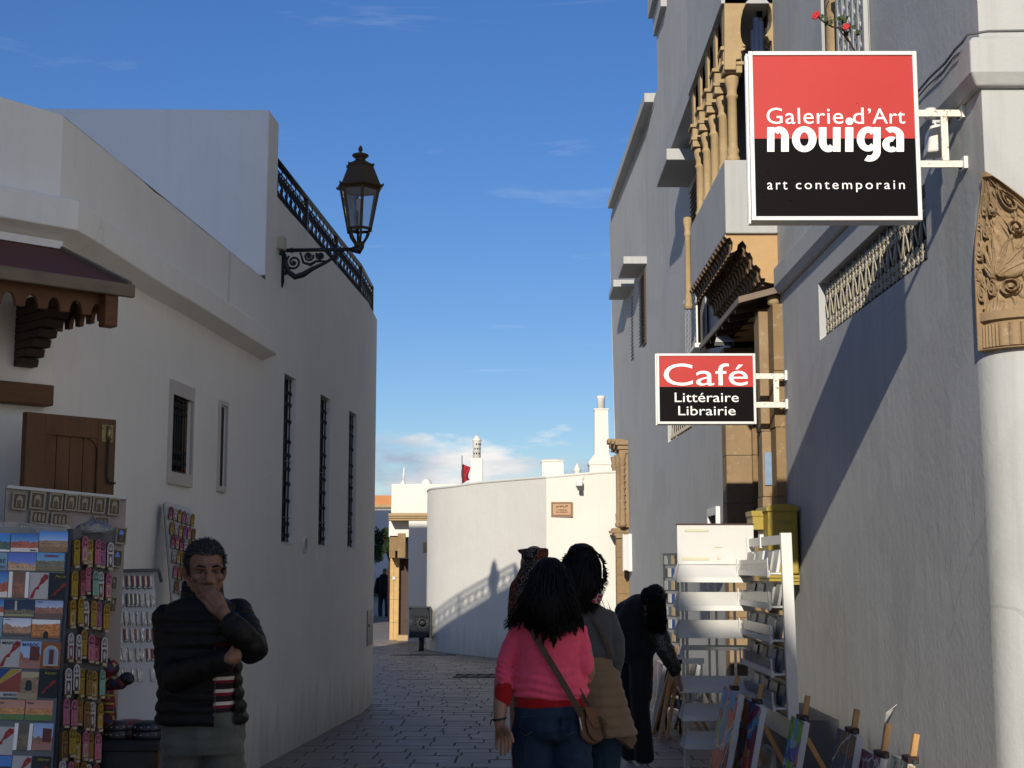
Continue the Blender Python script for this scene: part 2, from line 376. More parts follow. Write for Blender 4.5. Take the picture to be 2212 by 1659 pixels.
gridsheet('street', -16, 14, -40, 10.2, 0, M['pave_sheet']); gridsheet('square', -16, 14, 32.04, 80, 0, M['pave_sheet'])
bed = gridsheet('paving', -3.2, 2.6, 10.2, 32.04, -.008, M['joint'])
pv = []
y = 10.2
while y < 32.0:
    rowd = .24; x = -3.2 + R.uniform(-.3, 0)
    while x < 2.55:
        w = R.choice((.22, .28, .34, .42, .46)); lx = LWX + LWK * y
        if x + w > lx - .25 or y > 16.8: pv.append((x, y, w, rowd))
        x += w
    y += rowd
def paver(mb, x, y, w, dep):
    g = .0032; j = [R.uniform(-.0015, .0015) for _ in range(4)]; tp = R.uniform(-.003, .001)
    a = (x + g, y + g); b = (x + w - g, y + dep - g)
    P = [(a[0], a[1], gz(a[1]) - .03), (b[0], a[1], gz(a[1]) - .03), (b[0], b[1], gz(b[1]) - .03), (a[0], b[1], gz(b[1]) - .03)]
    e = .006
    Tp = [(a[0] + e, a[1] + e, gz(a[1]) + tp + j[0]), (b[0] - e, a[1] + e, gz(a[1]) + tp + j[1]), (b[0] - e, b[1] - e, gz(b[1]) + tp + j[2]), (a[0] + e, b[1] - e, gz(b[1]) + tp + j[3])]
    mb.hexa(P + Tp)
inview = [p for p in pv if -1120 / 3068 * p[1] < p[0] + p[2] and p[0] < .34 * p[1] and p[1] > 10.5]
singles = set(map(id, inview[:300])); rest = MB()
for p in pv:
    if id(p) in singles:
        mb = MB(); paver(mb, *p); mb.build('paving_stone', M['paver'], bed)
    else: paver(rest, *p)
rest.build('paving_stone_field', M['paver'], bed, kind='stuff')

def drain(name, c, w, d, n, label):
    x, y = c; o = thing(name, label, 'drain', (x, y, gz(y)))
    mb = MB(); mb.box((x - w / 2, y - d / 2, gz(y) - .02), (x + w / 2, y + d / 2, gz(y) + .006)); mb.build('drain_pit', M['dark'], o)
    mb = MB(); z0, z1 = gz(y) + .007, gz(y) + .016
    mb.box((x - w / 2 - .03, y - d / 2 - .03, gz(y) - .02), (x + w / 2 + .03, y - d / 2, z1)); mb.box((x - w / 2 - .03, y + d / 2, gz(y) - .02), (x + w / 2 + .03, y + d / 2 + .03, z1))
    mb.box((x - w / 2 - .03, y - d / 2, gz(y) - .02), (x - w / 2, y + d / 2, z1)); mb.box((x + w / 2, y - d / 2, gz(y) - .02), (x + w / 2 + .03, y + d / 2, z1)); mb.build('drain_frame', M['iron'], o)
    for i in range(n):
        u = x - w / 2 + (i + .5) * w / n; mb = MB(); mb.bar((u - .06, y - d / 2, z0 + .003), (u + .06, y + d / 2, z0 + .003), .022, .008); mb.build('drain_bar', M['grey_metal'], o)
drain('drain_grate', (-.53, 21.9), .85, .55, 5, 'iron drain grate with slanted bars set in the paving behind the woman in pink')
mb = MB(); mb.box((-2.45, 27.5, gz(27.5) - .02), (-1.2, 27.95, gz(27.7) + .005)); mb.build('drain_channel', M['iron'], label='long dark drain channel in the paving before the litter bin', cat='drain')

# ================================================================== LEFT LOW HOUSE
dark = M['dark']
LN = V(1, -LWK, 0).normalized()
def lw(d, z, e=0):
    """point on the left wall line d metres down the street, pulled out by e"""
    return V(LWX + LWK * d, d, z) + LN * e
B0 = (LWX + LWK * 7.17, 7.17); A0 = (LWX + LWK * 11.45, 11.45); C0 = (-3.35, 6.20)
house1 = thing('shop_house', 'low white shop house with angled corner and stepped cornice on the left', 'house', (B0[0], B0[1], 0))
def lu(d, d0): return (d - d0) * math.sqrt(1 + LWK ** 2)
wf = LW(365, 850).y, LW(416, 850).y; sf = LW(472, 870).y, LW(489, 870).y
mb = MB()
hol = [(lu(wf[0] + .045, 7.17), lu(wf[1] - .032, 7.17), 2.13, 2.63, .05), (lu(sf[0] + .022, 7.17), lu(sf[1] - .016, 7.17), 2.10, 2.68, .012)]
wall(mb, B0, A0, LN, -.2, 3.86, hol, cuts=[.21 * i for i in range(1, 20)])
sn = V(1, -1, 0).normalized()
wall(mb, C0, B0, sn, -.2, (3.94, 3.86), [(.0, .82, -.1, 2.22, .25)])
mb.quad((C0[0], C0[1], -.2), (C0[0], C0[1], 3.94), (-3.5, -6, 3.94), (-3.5, -6, -.2)); mb.quad((-3.5, -6, -.2), (-3.5, -6, 3.94), (-12, -6, 3.94), (-12, -6, -.2))
mb.quad((-12, -6, -.2), (-12, -6, 3.94), (-12, 11.45, 3.9), (-12, 11.45, -.2))
mb.add([(B0[0], B0[1], 3.86), (A0[0], A0[1], 3.86), (-12, 11.45, 3.9), (-12, -6, 3.94), (-3.5, -6, 3.94), (C0[0], C0[1], 3.94)], ((0, 1, 2, 3, 4, 5),))
mb.build('wall', M['plaster_l'], house1, fix=False)
# cornice band, follows the wall and turns at the splayed corner
def band(pts, outs, z0, z1, prot, sof=0):
    mb = MB(); rings = []; seq = []
    for (a, b), (m_, n_) in zip(zip(pts, pts[1:]), zip(outs, outs[1:])):
        k_ = max(2, int(math.hypot(b[0] - a[0], b[1] - a[1]) / .22)); nw = LN if n_ is LN or (m_ is mid) else sn
        seq += [((a[0] + (b[0] - a[0]) * i / k_, a[1] + (b[1] - a[1]) * i / k_), (m_ if i == 0 else nw)) for i in range(k_)]
    seq.append((pts[-1], outs[-1]))
    for (x, y), n in seq:
        n = Vector(n); a = V(x, y, .007 * noise.noise(V(x * 2.1, y * 2.1, z0 * 3)))
        rings.append([a + V(0, 0, z0) - n * .02, a + n * prot + V(0, 0, z0 + sof), a + n * prot + V(0, 0, z1 - .012), a + n * (prot - .03) + V(0, 0, z1), a - n * .02 + V(0, 0, z1)])
    mb.loft(rings, smooth=False); return mb
mid = (LN + sn).normalized() / ((LN + sn).normalized().dot(LN))
e1 = (LWX + LWK * 11.42, 11.42)
band([C0, B0, e1], [sn, mid, LN], 3.175, 3.40, .12, .06).build('cornice', M['plaster_l'], house1, bevel=.006)
band([C0, B0, (LWX + LWK * 7.3, 7.3)], [sn, mid, LN], 3.08, 3.15, .03).build('moulding', M['plaster_l'], house1, bevel=.006)
# framed window
def wframe(parent, d0, d1, z0, z1, wt, wb, ws, m, prot=.018):
    mb = MB(); L = [(d0, z0, d1, z0 + wb), (d0, z1 - wt, d1, z1), (d0, z0 + wb, d0 + ws, z1 - wt), (d1 - ws * .7, z0 + wb, d1, z1 - wt)]
    for a, za, b, zb in L:
        mb.hexa([lw(a, za, -.02), lw(b, za, -.02), lw(b, za, prot), lw(a, za, prot), lw(a, zb, -.02), lw(b, zb, -.02), lw(b, zb, prot), lw(a, zb, prot)])
    return mb.build('window_frame', m, parent)
def scroll(c, r, turns, ux, uz, start=0, n=22):
    """flat spiral in the plane of ux, uz"""
    pts = []
    for i in range(n):
        t_ = i / (n - 1); a = start + turns * 2 * PI * t_; rr = r * (1 - .82 * t_)
        pts.append(Vector(c) + ux * (rr * math.cos(a)) + uz * (rr * math.sin(a)))
    return pts
marble = simple('pale_marble', (.52, .47, .41), .5, .1, 9, .1)
win = MB(); win.hexa([lw(wf[0] + .03, 2.12, -.055), lw(wf[1] - .02, 2.12, -.055), lw(wf[1] - .02, 2.12, -.045), lw(wf[0] + .03, 2.12, -.045), lw(wf[0] + .03, 2.64, -.055), lw(wf[1] - .02, 2.64, -.055), lw(wf[1] - .02, 2.64, -.045), lw(wf[0] + .03, 2.64, -.045)])
wo = win.build('window', dark, house1)
wframe(wo, wf[0], wf[1], 2.05, 2.72, .09, .08, .045, marble)
mb = MB(); mb.hexa([lw(wf[1] - .085, 2.131, -.044), lw(wf[1] - .034, 2.131, -.044), lw(wf[1] - .034, 2.131, -.02), lw(wf[1] - .085, 2.131, -.036), lw(wf[1] - .085, 2.629, -.044), lw(wf[1] - .034, 2.629, -.044), lw(wf[1] - .034, 2.629, -.02), lw(wf[1] - .085, 2.629, -.036)]); mb.build('shutter', M['wood_beam'], wo)
def grille(parent, d0, d1, z0, z1, n, e, m, rings=(), r=.0055, name='grille', rails=()):
    for z in (z0 + .012, z1 - .012, *rails): 
        mb = MB(); mb.tube([lw(d0, z, e), lw(d1, z, e)], r, 6); mb.build('grille_rail', m, parent)
    for i in range(n):
        d = d0 + (i + .5) * (d1 - d0) / n; mb = MB()
        mb.tube([lw(d, z0, e), lw(d, z1, e)], r, 6)
        for zr, rad in rings:
            ux = lw(d + 1, 0) - lw(d, 0); ux.normalize()
            mb.tube(scroll(lw(d + rad * .8, zr, e + .006), rad, 1.4, ux, V(0, 0, 1), PI, 16), r * .7, 4); mb.tube(scroll(lw(d - rad * .8, zr, e + .006), rad, -1.4, ux, V(0, 0, 1), 0, 16), r * .7, 4)
            mb.ell(lw(d, zr, e), (r * 2.2,) * 3, n=6, m=4)
        mb.build('grille_bar', m, parent)
grille(wo, wf[0] + .05, wf[1] - .08, 2.13, 2.63, 7, -.015, M['iron'], [(2.20, .02), (2.27, .016), (2.53, .018), (2.58, .02)], .005)
mb = MB(); a, b = sf; mb.hexa([lw(a + .018, 2.10, -.025), lw(b - .012, 2.10, -.025), lw(b - .012, 2.10, -.010), lw(a + .018, 2.10, -.010), lw(a + .018, 2.68, -.025), lw(b - .012, 2.68, -.025), lw(b - .012, 2.68, -.010), lw(a + .018, 2.68, -.010)])
wo2 = mb.build('window', M['wood_dark'], house1, label='narrow slot window with brown shutter'); wframe(wo2, a, b, 2.06, 2.72, .03, .04, .02, marble)
# streak of sunlight on the parapet, put in as a pale strip
mb = MB(); d = LW(493, 600).y; mb.hexa([lw(d - .03, 3.42, -.01), lw(d + .03, 3.42, -.01), lw(d + .03, 3.42, .004), lw(d - .03, 3.42, .004), lw(d - .02, 3.85, -.01), lw(d + .05, 3.85, -.01), lw(d + .05, 3.85, .004), lw(d - .02, 3.85, .004)]); mb.build('sun_streak', M['trim'], house1)
# timber lintel, door frame, open door leaf
se = V(1, 1, 0).normalized()                      # along the splayed face towards the street corner
def sw(u, z, e=0): return V(C0[0], C0[1], z) + se * u + sn * e
SL = (V(B0[0], B0[1], 0) - V(C0[0], C0[1], 0)).length
lz1, lz0 = at(60, 822, 6.9).z, at(60, 868, 6.9).z
def sbox(u0, u1, z0, z1, e0, e1): return [sw(u0, z0, e0), sw(u1, z0, e0), sw(u1, z0, e1), sw(u0, z0, e1), sw(u0, z1, e0), sw(u1, z1, e0), sw(u1, z1, e1), sw(u0, z1, e1)]
mb = MB(); mb.hexa(sbox(-.3, SL - .03, lz0, lz1, -.05, .09)); lint = mb.build('lintel', M['wood_beam'], house1, bevel=.006)
mb = MB(); mb.hexa(sbox(.70, .84, 0, lz0 - .002, -.2, .03)); mb.hexa(sbox(-.3, .70, lz0 - .1, lz0 - .002, -.2, .02)); mb.build('door_frame', M['wood_door'], house1, bevel=.005)
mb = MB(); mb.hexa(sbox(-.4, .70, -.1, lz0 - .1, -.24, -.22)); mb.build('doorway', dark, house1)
h0, h1 = at(49, 1000, 6.72), at(243, 1000, 7.10)
xa = V(h1.x - h0.x, h1.y - h0.y, 0); LL = xa.length; xa.normalize(); na = V(xa.y, -xa.x, 0)
ztop = at(49, 890, 6.72).z
def leafp(u, z, e=0): return V(h0.x, h0.y, z) + xa * u + na * e
def lbox(u0, u1, z0, z1, e0, e1): return [leafp(u0, z0, e0), leafp(u1, z0, e0), leafp(u1, z0, e1), leafp(u0, z0, e1), leafp(u0, z1, e0), leafp(u1, z1, e0), leafp(u1, z1, e1), leafp(u0, z1, e1)]
leaf = None
mb = MB(); sw_ = .10
mb.hexa(lbox(0, sw_, .1, ztop, -.02, .02)); mb.hexa(lbox(LL - sw_, LL, .1, ztop, -.02, .02)); mb.hexa(lbox(sw_, LL - sw_, ztop - .10, ztop, -.02, .019)); mb.hexa(lbox(sw_, LL - sw_, 1.42, 1.55, -.02, .019))
# rounded upper corners of the panel
for s_ in (0, 1):
    cu = sw_ if s_ == 0 else LL - sw_; dr = 1 if s_ == 0 else -1
    pl = [leafp(cu, ztop - .10, -.015)] + [leafp(cu + dr * .07 * (1 - math.cos(a)), ztop - .10 - .07 * (1 - math.sin(a)), -.015) for a in [i * PI / 10 for i in range(6)]]
    mb.prism(pl, na * .03)
leaf = mb.build('door', M['wood_door'], house1, label='open brown wooden door leaf', bevel=.004)
nb = 4
for i in range(nb):
    mb = MB(); w = (LL - 2 * sw_) / nb; mb.hexa(lbox(sw_ + i * w + .002, sw_ + (i + 1) * w - .002, 1.55, ztop - .1, -.012, .003 + .001 * (i % 2))); mb.build('board', M['wood_door'], leaf)
brass = simple('tarnished_brass', (.30, .25, .12), .4, .25, 40, .1, metal=.7)
mb = MB(); mb.hexa(lbox(LL - .085, LL - .02, ztop - .115, ztop - .03, .02, .026)); mb.tube([leafp(LL - .05, ztop - .11, .034), leafp(LL - .05, ztop - .035, .034)], .010, 8)
for (a_, b_) in ((-.075, -.045), (-.03, -.045), (-.075, -.10), (-.03, -.10)): mb.ell(leafp(LL + a_, ztop + b_, .026), (.005,) * 3, n=6, m=4)
mb.build('bolt_plate', brass, leaf)
mb = MB(); mb.tube([leafp(LL - .05, ztop - .05, .036), leafp(LL - .052, ztop - .29, .036), leafp(LL - .045, ztop - .315, .036), leafp(LL - .005, ztop - .318, .036)], .006, 8); mb.build('bolt_rod', M['iron'], leaf)
# canopy over the shop door
e0, e1 = at(274, 637, 6.6), at(0, 602, 6.18)
ed = (e1 - e0); ed.z = 0; ed.normalize(); zf = at(274, 637, 6.6).z + .02
f0 = V(e0.x, e0.y, zf); f1 = f0 + ed * 1.6
w0 = sw(SL - .02, at(109, 550, 7.13).z, .05); w1 = w0 + V(ed.x, ed.y, 0) * 1.6
can = thing('door_canopy', 'small brown timber canopy with red felt roof over the shop door', 'canopy', (w0.x, w0.y, w0.z))
upv = V(0, 0, .028)
mb = MB(); mb.hexa([f0, f1, w1, w0, f0 + upv, f1 + upv, w1 + upv, w0 + upv]); mb.build('roof', M['felt'], can)
side = (w0 - f0).normalized(); on = -V(w0.x - f0.x, w0.y - f0.y, 0).normalized()
mb = MB(); mb.bar(f0 - ed * .03 + V(0, 0, -.002) + on * .012, f1 + V(0, 0, -.002) + on * .012, .03, .062); mb.build('fascia', M['wood_gray'], can, bevel=.006)
mb = MB(); mb.bar(f0 - ed * .012 + V(0, 0, .028), w0 - ed * .012 + V(0, 0, .028), .026, .036); mb.build('verge_board', M['wood_gray'], can, bevel=.004)
mb = MB(); mb.bar(w0 + V(0, 0, .045) - ed * .01, w1 + V(0, 0, .045), .05, .04); mb.build('flashing', M['plaster_l'], can)
# scalloped valance
def valance(p0, dirn, L, n, h0_, h1_, nrm):
    pl = []
    for i in range(n):
        u0 = L * i / n; w = L / n
        pl += [p0 + dirn * (u0 + w * .08) - V(0, 0, h1_)]
        for k in range(9):
            a = PI * k / 8; pl.append(p0 + dirn * (u0 + w * .55 - w * .30 * math.cos(a)) - V(0, 0, h1_ - (h1_ - h0_) * math.sin(a)))
    pl += [p0 + dirn * L - V(0, 0, h1_), p0 + dirn * L, p0]
    mb = MB(); mb.prism(pl, nrm * .022); return mb
vz = V(0, 0, -.012)
valance(f0 + vz + ed * .06 - on * .05, ed, 1.5, 14, .055, .115, -on).build('valance', M['wood_valance'], can)
valance(f0 + vz + ed * .045 - on * .06, -on, .55, 5, .055, .115, ed * -1).build('valance', M['wood_valance'], can)
mb = MB(); mb.obox(f0 + V(0, 0, -.105) + ed * .075 - on * .03, ed * .033, on * .033, V(0, 0, .075)); mb.build('corner_drop', M['wood_valance'], can, bevel=.006)
mb = MB(); mb.hexa([f0 + vz * .6, f1 + vz * .6, w1 + vz * .6, w0 + vz * .6, f0, f1, w1, w0]); mb.build('soffit', M['wood_dark'], can)
ba = sw(SL - .16, 0, .0)                                    # stepped bracket on the splayed wall
for i in range(8):
    zt_ = w0.z - .265 - i * .042; rch = .50 - i * .062
    mb = MB(); mb.hexa([ba + V(0, 0, zt_ - .036) - se * .05, ba + V(0, 0, zt_ - .036) + se * .05, ba + se * .05 + sn * rch + V(0, 0, zt_ - .036), ba - se * .05 + sn * rch + V(0, 0, zt_ - .036),
                        ba + V(0, 0, zt_ + .004) - se * .05, ba + V(0, 0, zt_ + .004) + se * .05, ba + se * .05 + sn * (rch + .012) + V(0, 0, zt_ + .003), ba - se * .05 + sn * (rch + .012) + V(0, 0, zt_ + .003)])
    mb.build('bracket_block', M['wood_dark'], can, bevel=.004)

# ================================================================== LEFT HOUSE WITH THE RAILING
house2 = thing('terrace_house', 'white house with roof terrace, iron railing and three slit windows on the left', 'house', (-1.8, 16, 0))
wins = [(LW(607, 1175).y, LW(633, 1175).y), (LW(687, 1182).y, LW(709, 1182).y), (LW(750, 1185).y, LW(767, 1185).y)]
D1 = 16.2; P1 = (LWX + LWK * D1, D1); P2 = (-1.752, 17.35)
mb = MB(); z0w, z1w = 1.72, 3.19
hol = [(lu(a, 11.45), lu(b, 11.45), z0w, z1w, .085) for a, b in wins]
wall(mb, A0, P1, LN, -.25, (4.66, 4.57), hol, cuts=[.23 * i for i in range(1, 20)])
wall(mb, P1, P2, V(1, .0, 0), -.25, (4.57, 4.56))
mb.quad((P2[0], P2[1], -.25), (P2[0], P2[1], 4.56), (-7, 18.0, 4.56), (-7, 18.0, -.25)); mb.quad((-7, 18, -.25), (-7, 18, 4.56), (-12, 18, 4.56), (-12, 18, -.25))
mb.add([(A0[0], A0[1], 4.66), (P1[0], P1[1], 4.57), (P2[0], P2[1], 4.56), (-7, 18, 4.56), (-12, 18, 4.56), (-12, 11.45, 4.66)], ((0, 1, 2, 3, 4, 5),))
mb.quad((A0[0], 11.62, 3.8), (A0[0], 11.62, 4.66), (-12, 11.62, 4.66), (-12, 11.62, 3.8))
mb.build('wall', M['plaster_l'], house2, fix=False)
pz = at(575, 236, 11.45).z
mb = MB(); xr = LWX + LWK * 11.45
mb.hexa([(-9, 11.38, 3.7), (xr, 11.452, 3.9), (LWX + LWK * 11.8, 11.8, 3.9), (-9, 11.7, 3.7), (-9, 11.38, pz + .02), (xr, 11.452, pz), (LWX + LWK * 11.8, 11.8, pz - .01), (-9, 11.7, pz + .02)])
mb.build('parapet_wall', M['plaster_l'], house2, bevel=.012)
mb = MB(); mb.box((-5.15, 19.0, -.2), (-4.35, 20.0, 7.4)); mb.build('shade_tower', M['plaster_far'], house2)  # unseen tower added to shade the front of the gate house
for i, (a, b) in enumerate(wins):
    mb = MB(); e = -.080
    mb.hexa([lw(a, z0w, e - .01), lw(b, z0w, e - .01), lw(b, z0w, e), lw(a, z0w, e), lw(a, z1w, e - .01), lw(b, z1w, e - .01), lw(b, z1w, e), lw(a, z1w, e)])
    wo = mb.build('window', dark, house2)
    grille(wo, a + .01, b - .03, z0w + .01, z1w - .01, 4, -.035, M['iron'], [(zz, .022) for zz in (1.80, 1.9, 2.1, 2.25, 2.38, 2.5, 2.62, 2.8, 2.95, 3.05)], .007, rails=(1.95, 2.44, 2.95))
    mb = MB(); mb.hexa([lw(a, z0w - .0, -.075), lw(b, z0w, -.075), lw(b, z0w, .008), lw(a, z0w, .008), lw(a, z0w + .012, -.075), lw(b, z0w + .012, -.075), lw(b, z0w + .012, .008), lw(a, z0w + .012, .008)]); mb.build('sill', M['trim'], wo)
# railing on the terrace wall
rail = thing('terrace_railing', 'black wrought iron railing with scrollwork along the roof terrace of the left house', 'railing', (P1[0], P1[1], 4.57))
def rl(d, z): return lw(d, z, -.08)
pts_bot = lambda d: 4.66 + (4.57 - 4.66) * (d - 11.45) / (D1 - 11.45)
RH = .40
corner = V(P2[0] - .06, P2[1] - .1, 0)
path = [rl(11.82, 0), rl(13.25, 0), rl(14.7, 0), V(P1[0] - .08, P1[1] - .1, 0), corner, V(-3.2, 17.5, 0), V(-4.9, 17.68, 0), V(-6.6, 17.86, 0)]
zb_ = [pts_bot(11.82), pts_bot(13.25), pts_bot(14.7), 4.57, 4.56, 4.56, 4.56, 4.56]
mb = MB(); mb.tube([p + V(0, 0, z + RH) for p, z in zip(path, zb_)], .026, 8); mb.build('handrail', M['iron'], rail)
for p, z in zip(path, zb_): 
    mb = MB(); mb.box((p.x - .022, p.y - .022, z - .01), (p.x + .022, p.y + .022, z + RH)); mb.build('post', M['iron'], rail)
for k in range(len(path) - 1):
    a, b = path[k], path[k + 1]; L = (b - a).length; ux = (b - a).normalized(); uz = V(0, 0, 1); nu = max(2, int(L / .17)); w = L / nu
    mb = MB(); za, zb2 = zb_[k], zb_[k + 1]
    for zz in (.04, RH - .075): mb.tube([a + V(0, 0, za + zz), b + V(0, 0, zb2 + zz)], .008, 5)
    for i in range(nu):
        c = a + ux * (w * (i + .5)) + V(0, 0, za + (zb2 - za) * (i + .5) / nu); lo, hi = .04, RH - .075; m_ = (lo + hi) / 2
        mb.tube([c + uz * lo, c + uz * (hi + .07)], .006, 5)
        mb.tube(scroll(c + ux * w * .22 + uz * (hi - .06), .055, 1.3, ux, uz, PI, 14), .0095, 4); mb.tube(scroll(c - ux * w * .22 + uz * (lo + .06), .055, 1.3, ux, uz, 0, 14), .0095, 4)
        mb.tube(scroll(c - ux * w * .22 + uz * (hi - .06), .055, -1.3, ux, uz, 0, 14), .0095, 4); mb.tube(scroll(c + ux * w * .22 + uz * (lo + .06), .055, -1.3, ux, uz, PI, 14), .0095, 4)
        mb.tube([c - ux * w * .5 + uz * lo, c - ux * w * .1 + uz * m_, c + ux * w * .5 + uz * hi], .007, 4); mb.tube([c + ux * w * .5 + uz * lo, c + ux * w * .1 + uz * m_, c - ux * w * .5 + uz * hi], .007, 4)
        mb.ell(c + uz * m_, (.018, .018, .026), n=6, m=5)
    mb.build('scroll_panel', M['iron'], rail)
ur = MB(); ur.lathe([(.07, 0), (.10, .03), (.06, .08), (.13, .20), (.15, .32), (.12, .42), (.07, .48), (.09, .51), (.02, .66)], 16, (-2.30, 17.40, 4.56)); ur.build('clay_urn', M['stone_pale'], label='clay urn on the terrace corner behind the iron railing', cat='urn')
# round vent cover and meter door on the wall
vp = LW(657, 1177); o = thing('wall_vent', 'round white vent cover on the left wall between the slit windows', 'vent', vp)
ux = (lw(2, 0) - lw(1, 0)).normalized(); Mv = frame(vp + LN * .002, ux, (0, 0, 1))
mb = MB(); rings = []
for r_, e in ((.075, 0), (.075, .018), (.06, .022), (.055, .010)): rings.append([vp + (ux * math.cos(a) + V(0, 0, 1) * math.sin(a)) * r_ + LN * e for a in [2 * PI * i / 20 for i in range(20)]])
mb.loft(rings, smooth=False); mb.build('vent_rim', M['trim'], o)
mb = MB()
for i in range(-3, 4): mb.bar(vp + ux * -.05 * math.cos(i / 4) + V(0, 0, .014 * i) + LN * .014, vp + ux * .05 * math.cos(i / 4) + V(0, 0, .014 * i) + LN * .014, .006, .006)
mb.build('vent_louvre', M['grey_metal'], o)
mp_ = [V(P2[0] + .012, 16.6, 0), V(P2[0] + .012, 17.1, 0)]
mb = MB(); mb.box((P2[0] - .02, 16.55, .62), (P2[0] + .018, 17.15, 1.02)); o = mb.build('meter_cupboard', simple('grey_meter_paint', (.22, .225, .23), .5, .1, 5), label='flat grey meter cupboard door low on the end of the left wall', cat='cupboard', bevel=.004)
mb = MB(); mb.ell((P2[0] + .022, 16.65, .85), (.008, .014, .02), n=8, m=6); mb.build('cupboard_knob', M['iron'], o)

# ================================================================== HOUSES BEHIND THE CAMERA AND OUT OF SIGHT (placed and sized for the shade and bounced light they give the street)
def block(name, label, lo, hi, m='plaster'):
    mb = MB(); mb.box(lo, hi); o = mb.build(name, M[m], label=label, cat='house'); return o
block('corner_house', 'plain white two storey house behind the camera on the left of the street', (-5.45, -14, -.5), (-3.0, -10, 9.75))
block('stair_house', 'narrow white house behind the camera, a little lower than the one beside it', (-2.995, -14, -.5), (-2.2, -10, 9.0))
block('tall_house', 'tall plain white house behind the camera, above its lower neighbour', (-17, -14, -.5), (-5.46, -10, 13.6))
mb = MB(); fa = [(3.45, 5.4), (6.6, -1.7), (12, -1.7), (12, 5.4)]; mb.prism([V(x, y, -.4) for x, y in fa], V(0, 0, 10.4)); mb.build('reflector_house', M['plaster'], label='added white house right of the camera, out of view, bouncing sunlight onto the left wall', cat='house')  # out of view, added to bounce sun onto the shaded left wall
block('back_house', 'white house hidden behind the terrace house, shading the far square', (-16, 36, -.5), (-6.5, 40, 9.0))
# ================================================================== RIGHT HOUSE, NEAR PART
gal = thing('gallery_house', 'tall whitewashed corner house with carved stonework and barred window on the right', 'house', (RWX, 9.5, 0))
CY = RW(2127, 360).y                                                # the street corner of the house
zs_prof = [(-.3, .20), (.6, .20), (1.6, .20), (2.2, .22), (2.56, .24), (2.9, .24), (3.15, .225), (3.3, .17), (3.40, .09), (3.46, .004), (4.02, .004)]
def rcorner(z):
    for (a, ra), (b, rb) in zip(zs_prof, zs_prof[1:]):
        if a <= z <= b: return ra + (rb - ra) * (z - a) / (b - a)
    return .004
gw0, gw1 = RW(1770, 700).y, RW(2004, 560).y               # grille window, far and near end
gz0, gz1 = 3.235, 3.675
mb = MB()
NA = 10
def cornerring(z):
    r = rcorner(z); return [V(RWX + r - r * math.cos(a), CY + r - r * math.sin(a), z) for a in [PI / 2 * i / NA for i in range(NA + 1)]]
zl = [-.3, .3, .6, 1.1, 1.6, 2.0, 2.3, 2.56, 2.7, 2.9, 3.05, 3.15, 3.24, 3.3, 3.36, 3.40, 3.44, 3.46, 3.9]
rr = [cornerring(z) for z in zl]
mb.loft(rr, cap=False, closed=False)
for i in range(len(zl) - 1):                               # flat strip from the rounded corner to the fixed edge
    a, b = rr[i][0], rr[i + 1][0]; mb.quad((RWX, 7.46, zl[i]), a, b, (RWX, 7.46, zl[i + 1]))
    a, b = rr[i][-1], rr[i + 1][-1]; mb.quad(a, (RWX + .46, CY, zl[i]), (RWX + .46, CY, zl[i + 1]), b)
wall(mb, (RWX + .46, CY), (9, CY), (0, -1), -.3, 3.9)
DN = 12.70
L0 = DN - 7.46
# lower wall below the ledge
wall(mb, (RWX, 7.46), (RWX, DN), (-1, 0), -.3, 3.9, [(gw1 - 7.46, gw0 - 7.46, gz0, gz1, .32)])
# upper wall above the ledge, with a recess for the stone column
wall(mb, (RWX, CY), (RWX, DN), (-1, 0), 3.9, 10.2, [(9.62 - CY, 10.35 - CY, 4.7, 6.4, .35)])
wall(mb, (RWX, CY), (9, CY), (0, -1), 3.9, 10.2)
mb.add([(RWX, CY, 10.2), (9, CY, 10.2), (9, 27, 10.2), (RWX, 20.4, 10.2)], ((0, 1, 2, 3),))
mb.quad((9, CY, -.3), (9, CY, 10.2), (9, 27, 10.2), (9, 27, -.3))
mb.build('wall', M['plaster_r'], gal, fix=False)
mb = MB(); mb.box((RWX + .30, gw1 - .05, gz0 - .02), (RWX + .34, gw0 + .05, gz1 + .02)); go = mb.build('window', dark, gal)
mb = MB(); mb.box((RWX + .34, 9.6, 4.68), (RWX + .36, 10.4, 6.45)); mb.build('niche_back', M['tanplaster'], gal)
# string course round the corner
mb = MB(); led = []
for (x, y, n) in ((9, CY, (0, -1, 0)), (RWX, CY, (-1, -1, 0)), (RWX, 12.2, (-1, 0, 0))):
    n = Vector(n); a = V(x, y, 0); led.append([a - n * .0 + V(0, 0, 3.875), a + n * .035 + V(0, 0, 3.88), a + n * .07 + V(0, 0, 3.94), a + n * .07 + V(0, 0, 4.10), a + n * .05 + V(0, 0, 4.125), a + V(0, 0, 4.14)])
mb.loft(led, smooth=False); mb.build('ledge', M['plaster_r'], gal, bevel=.01)
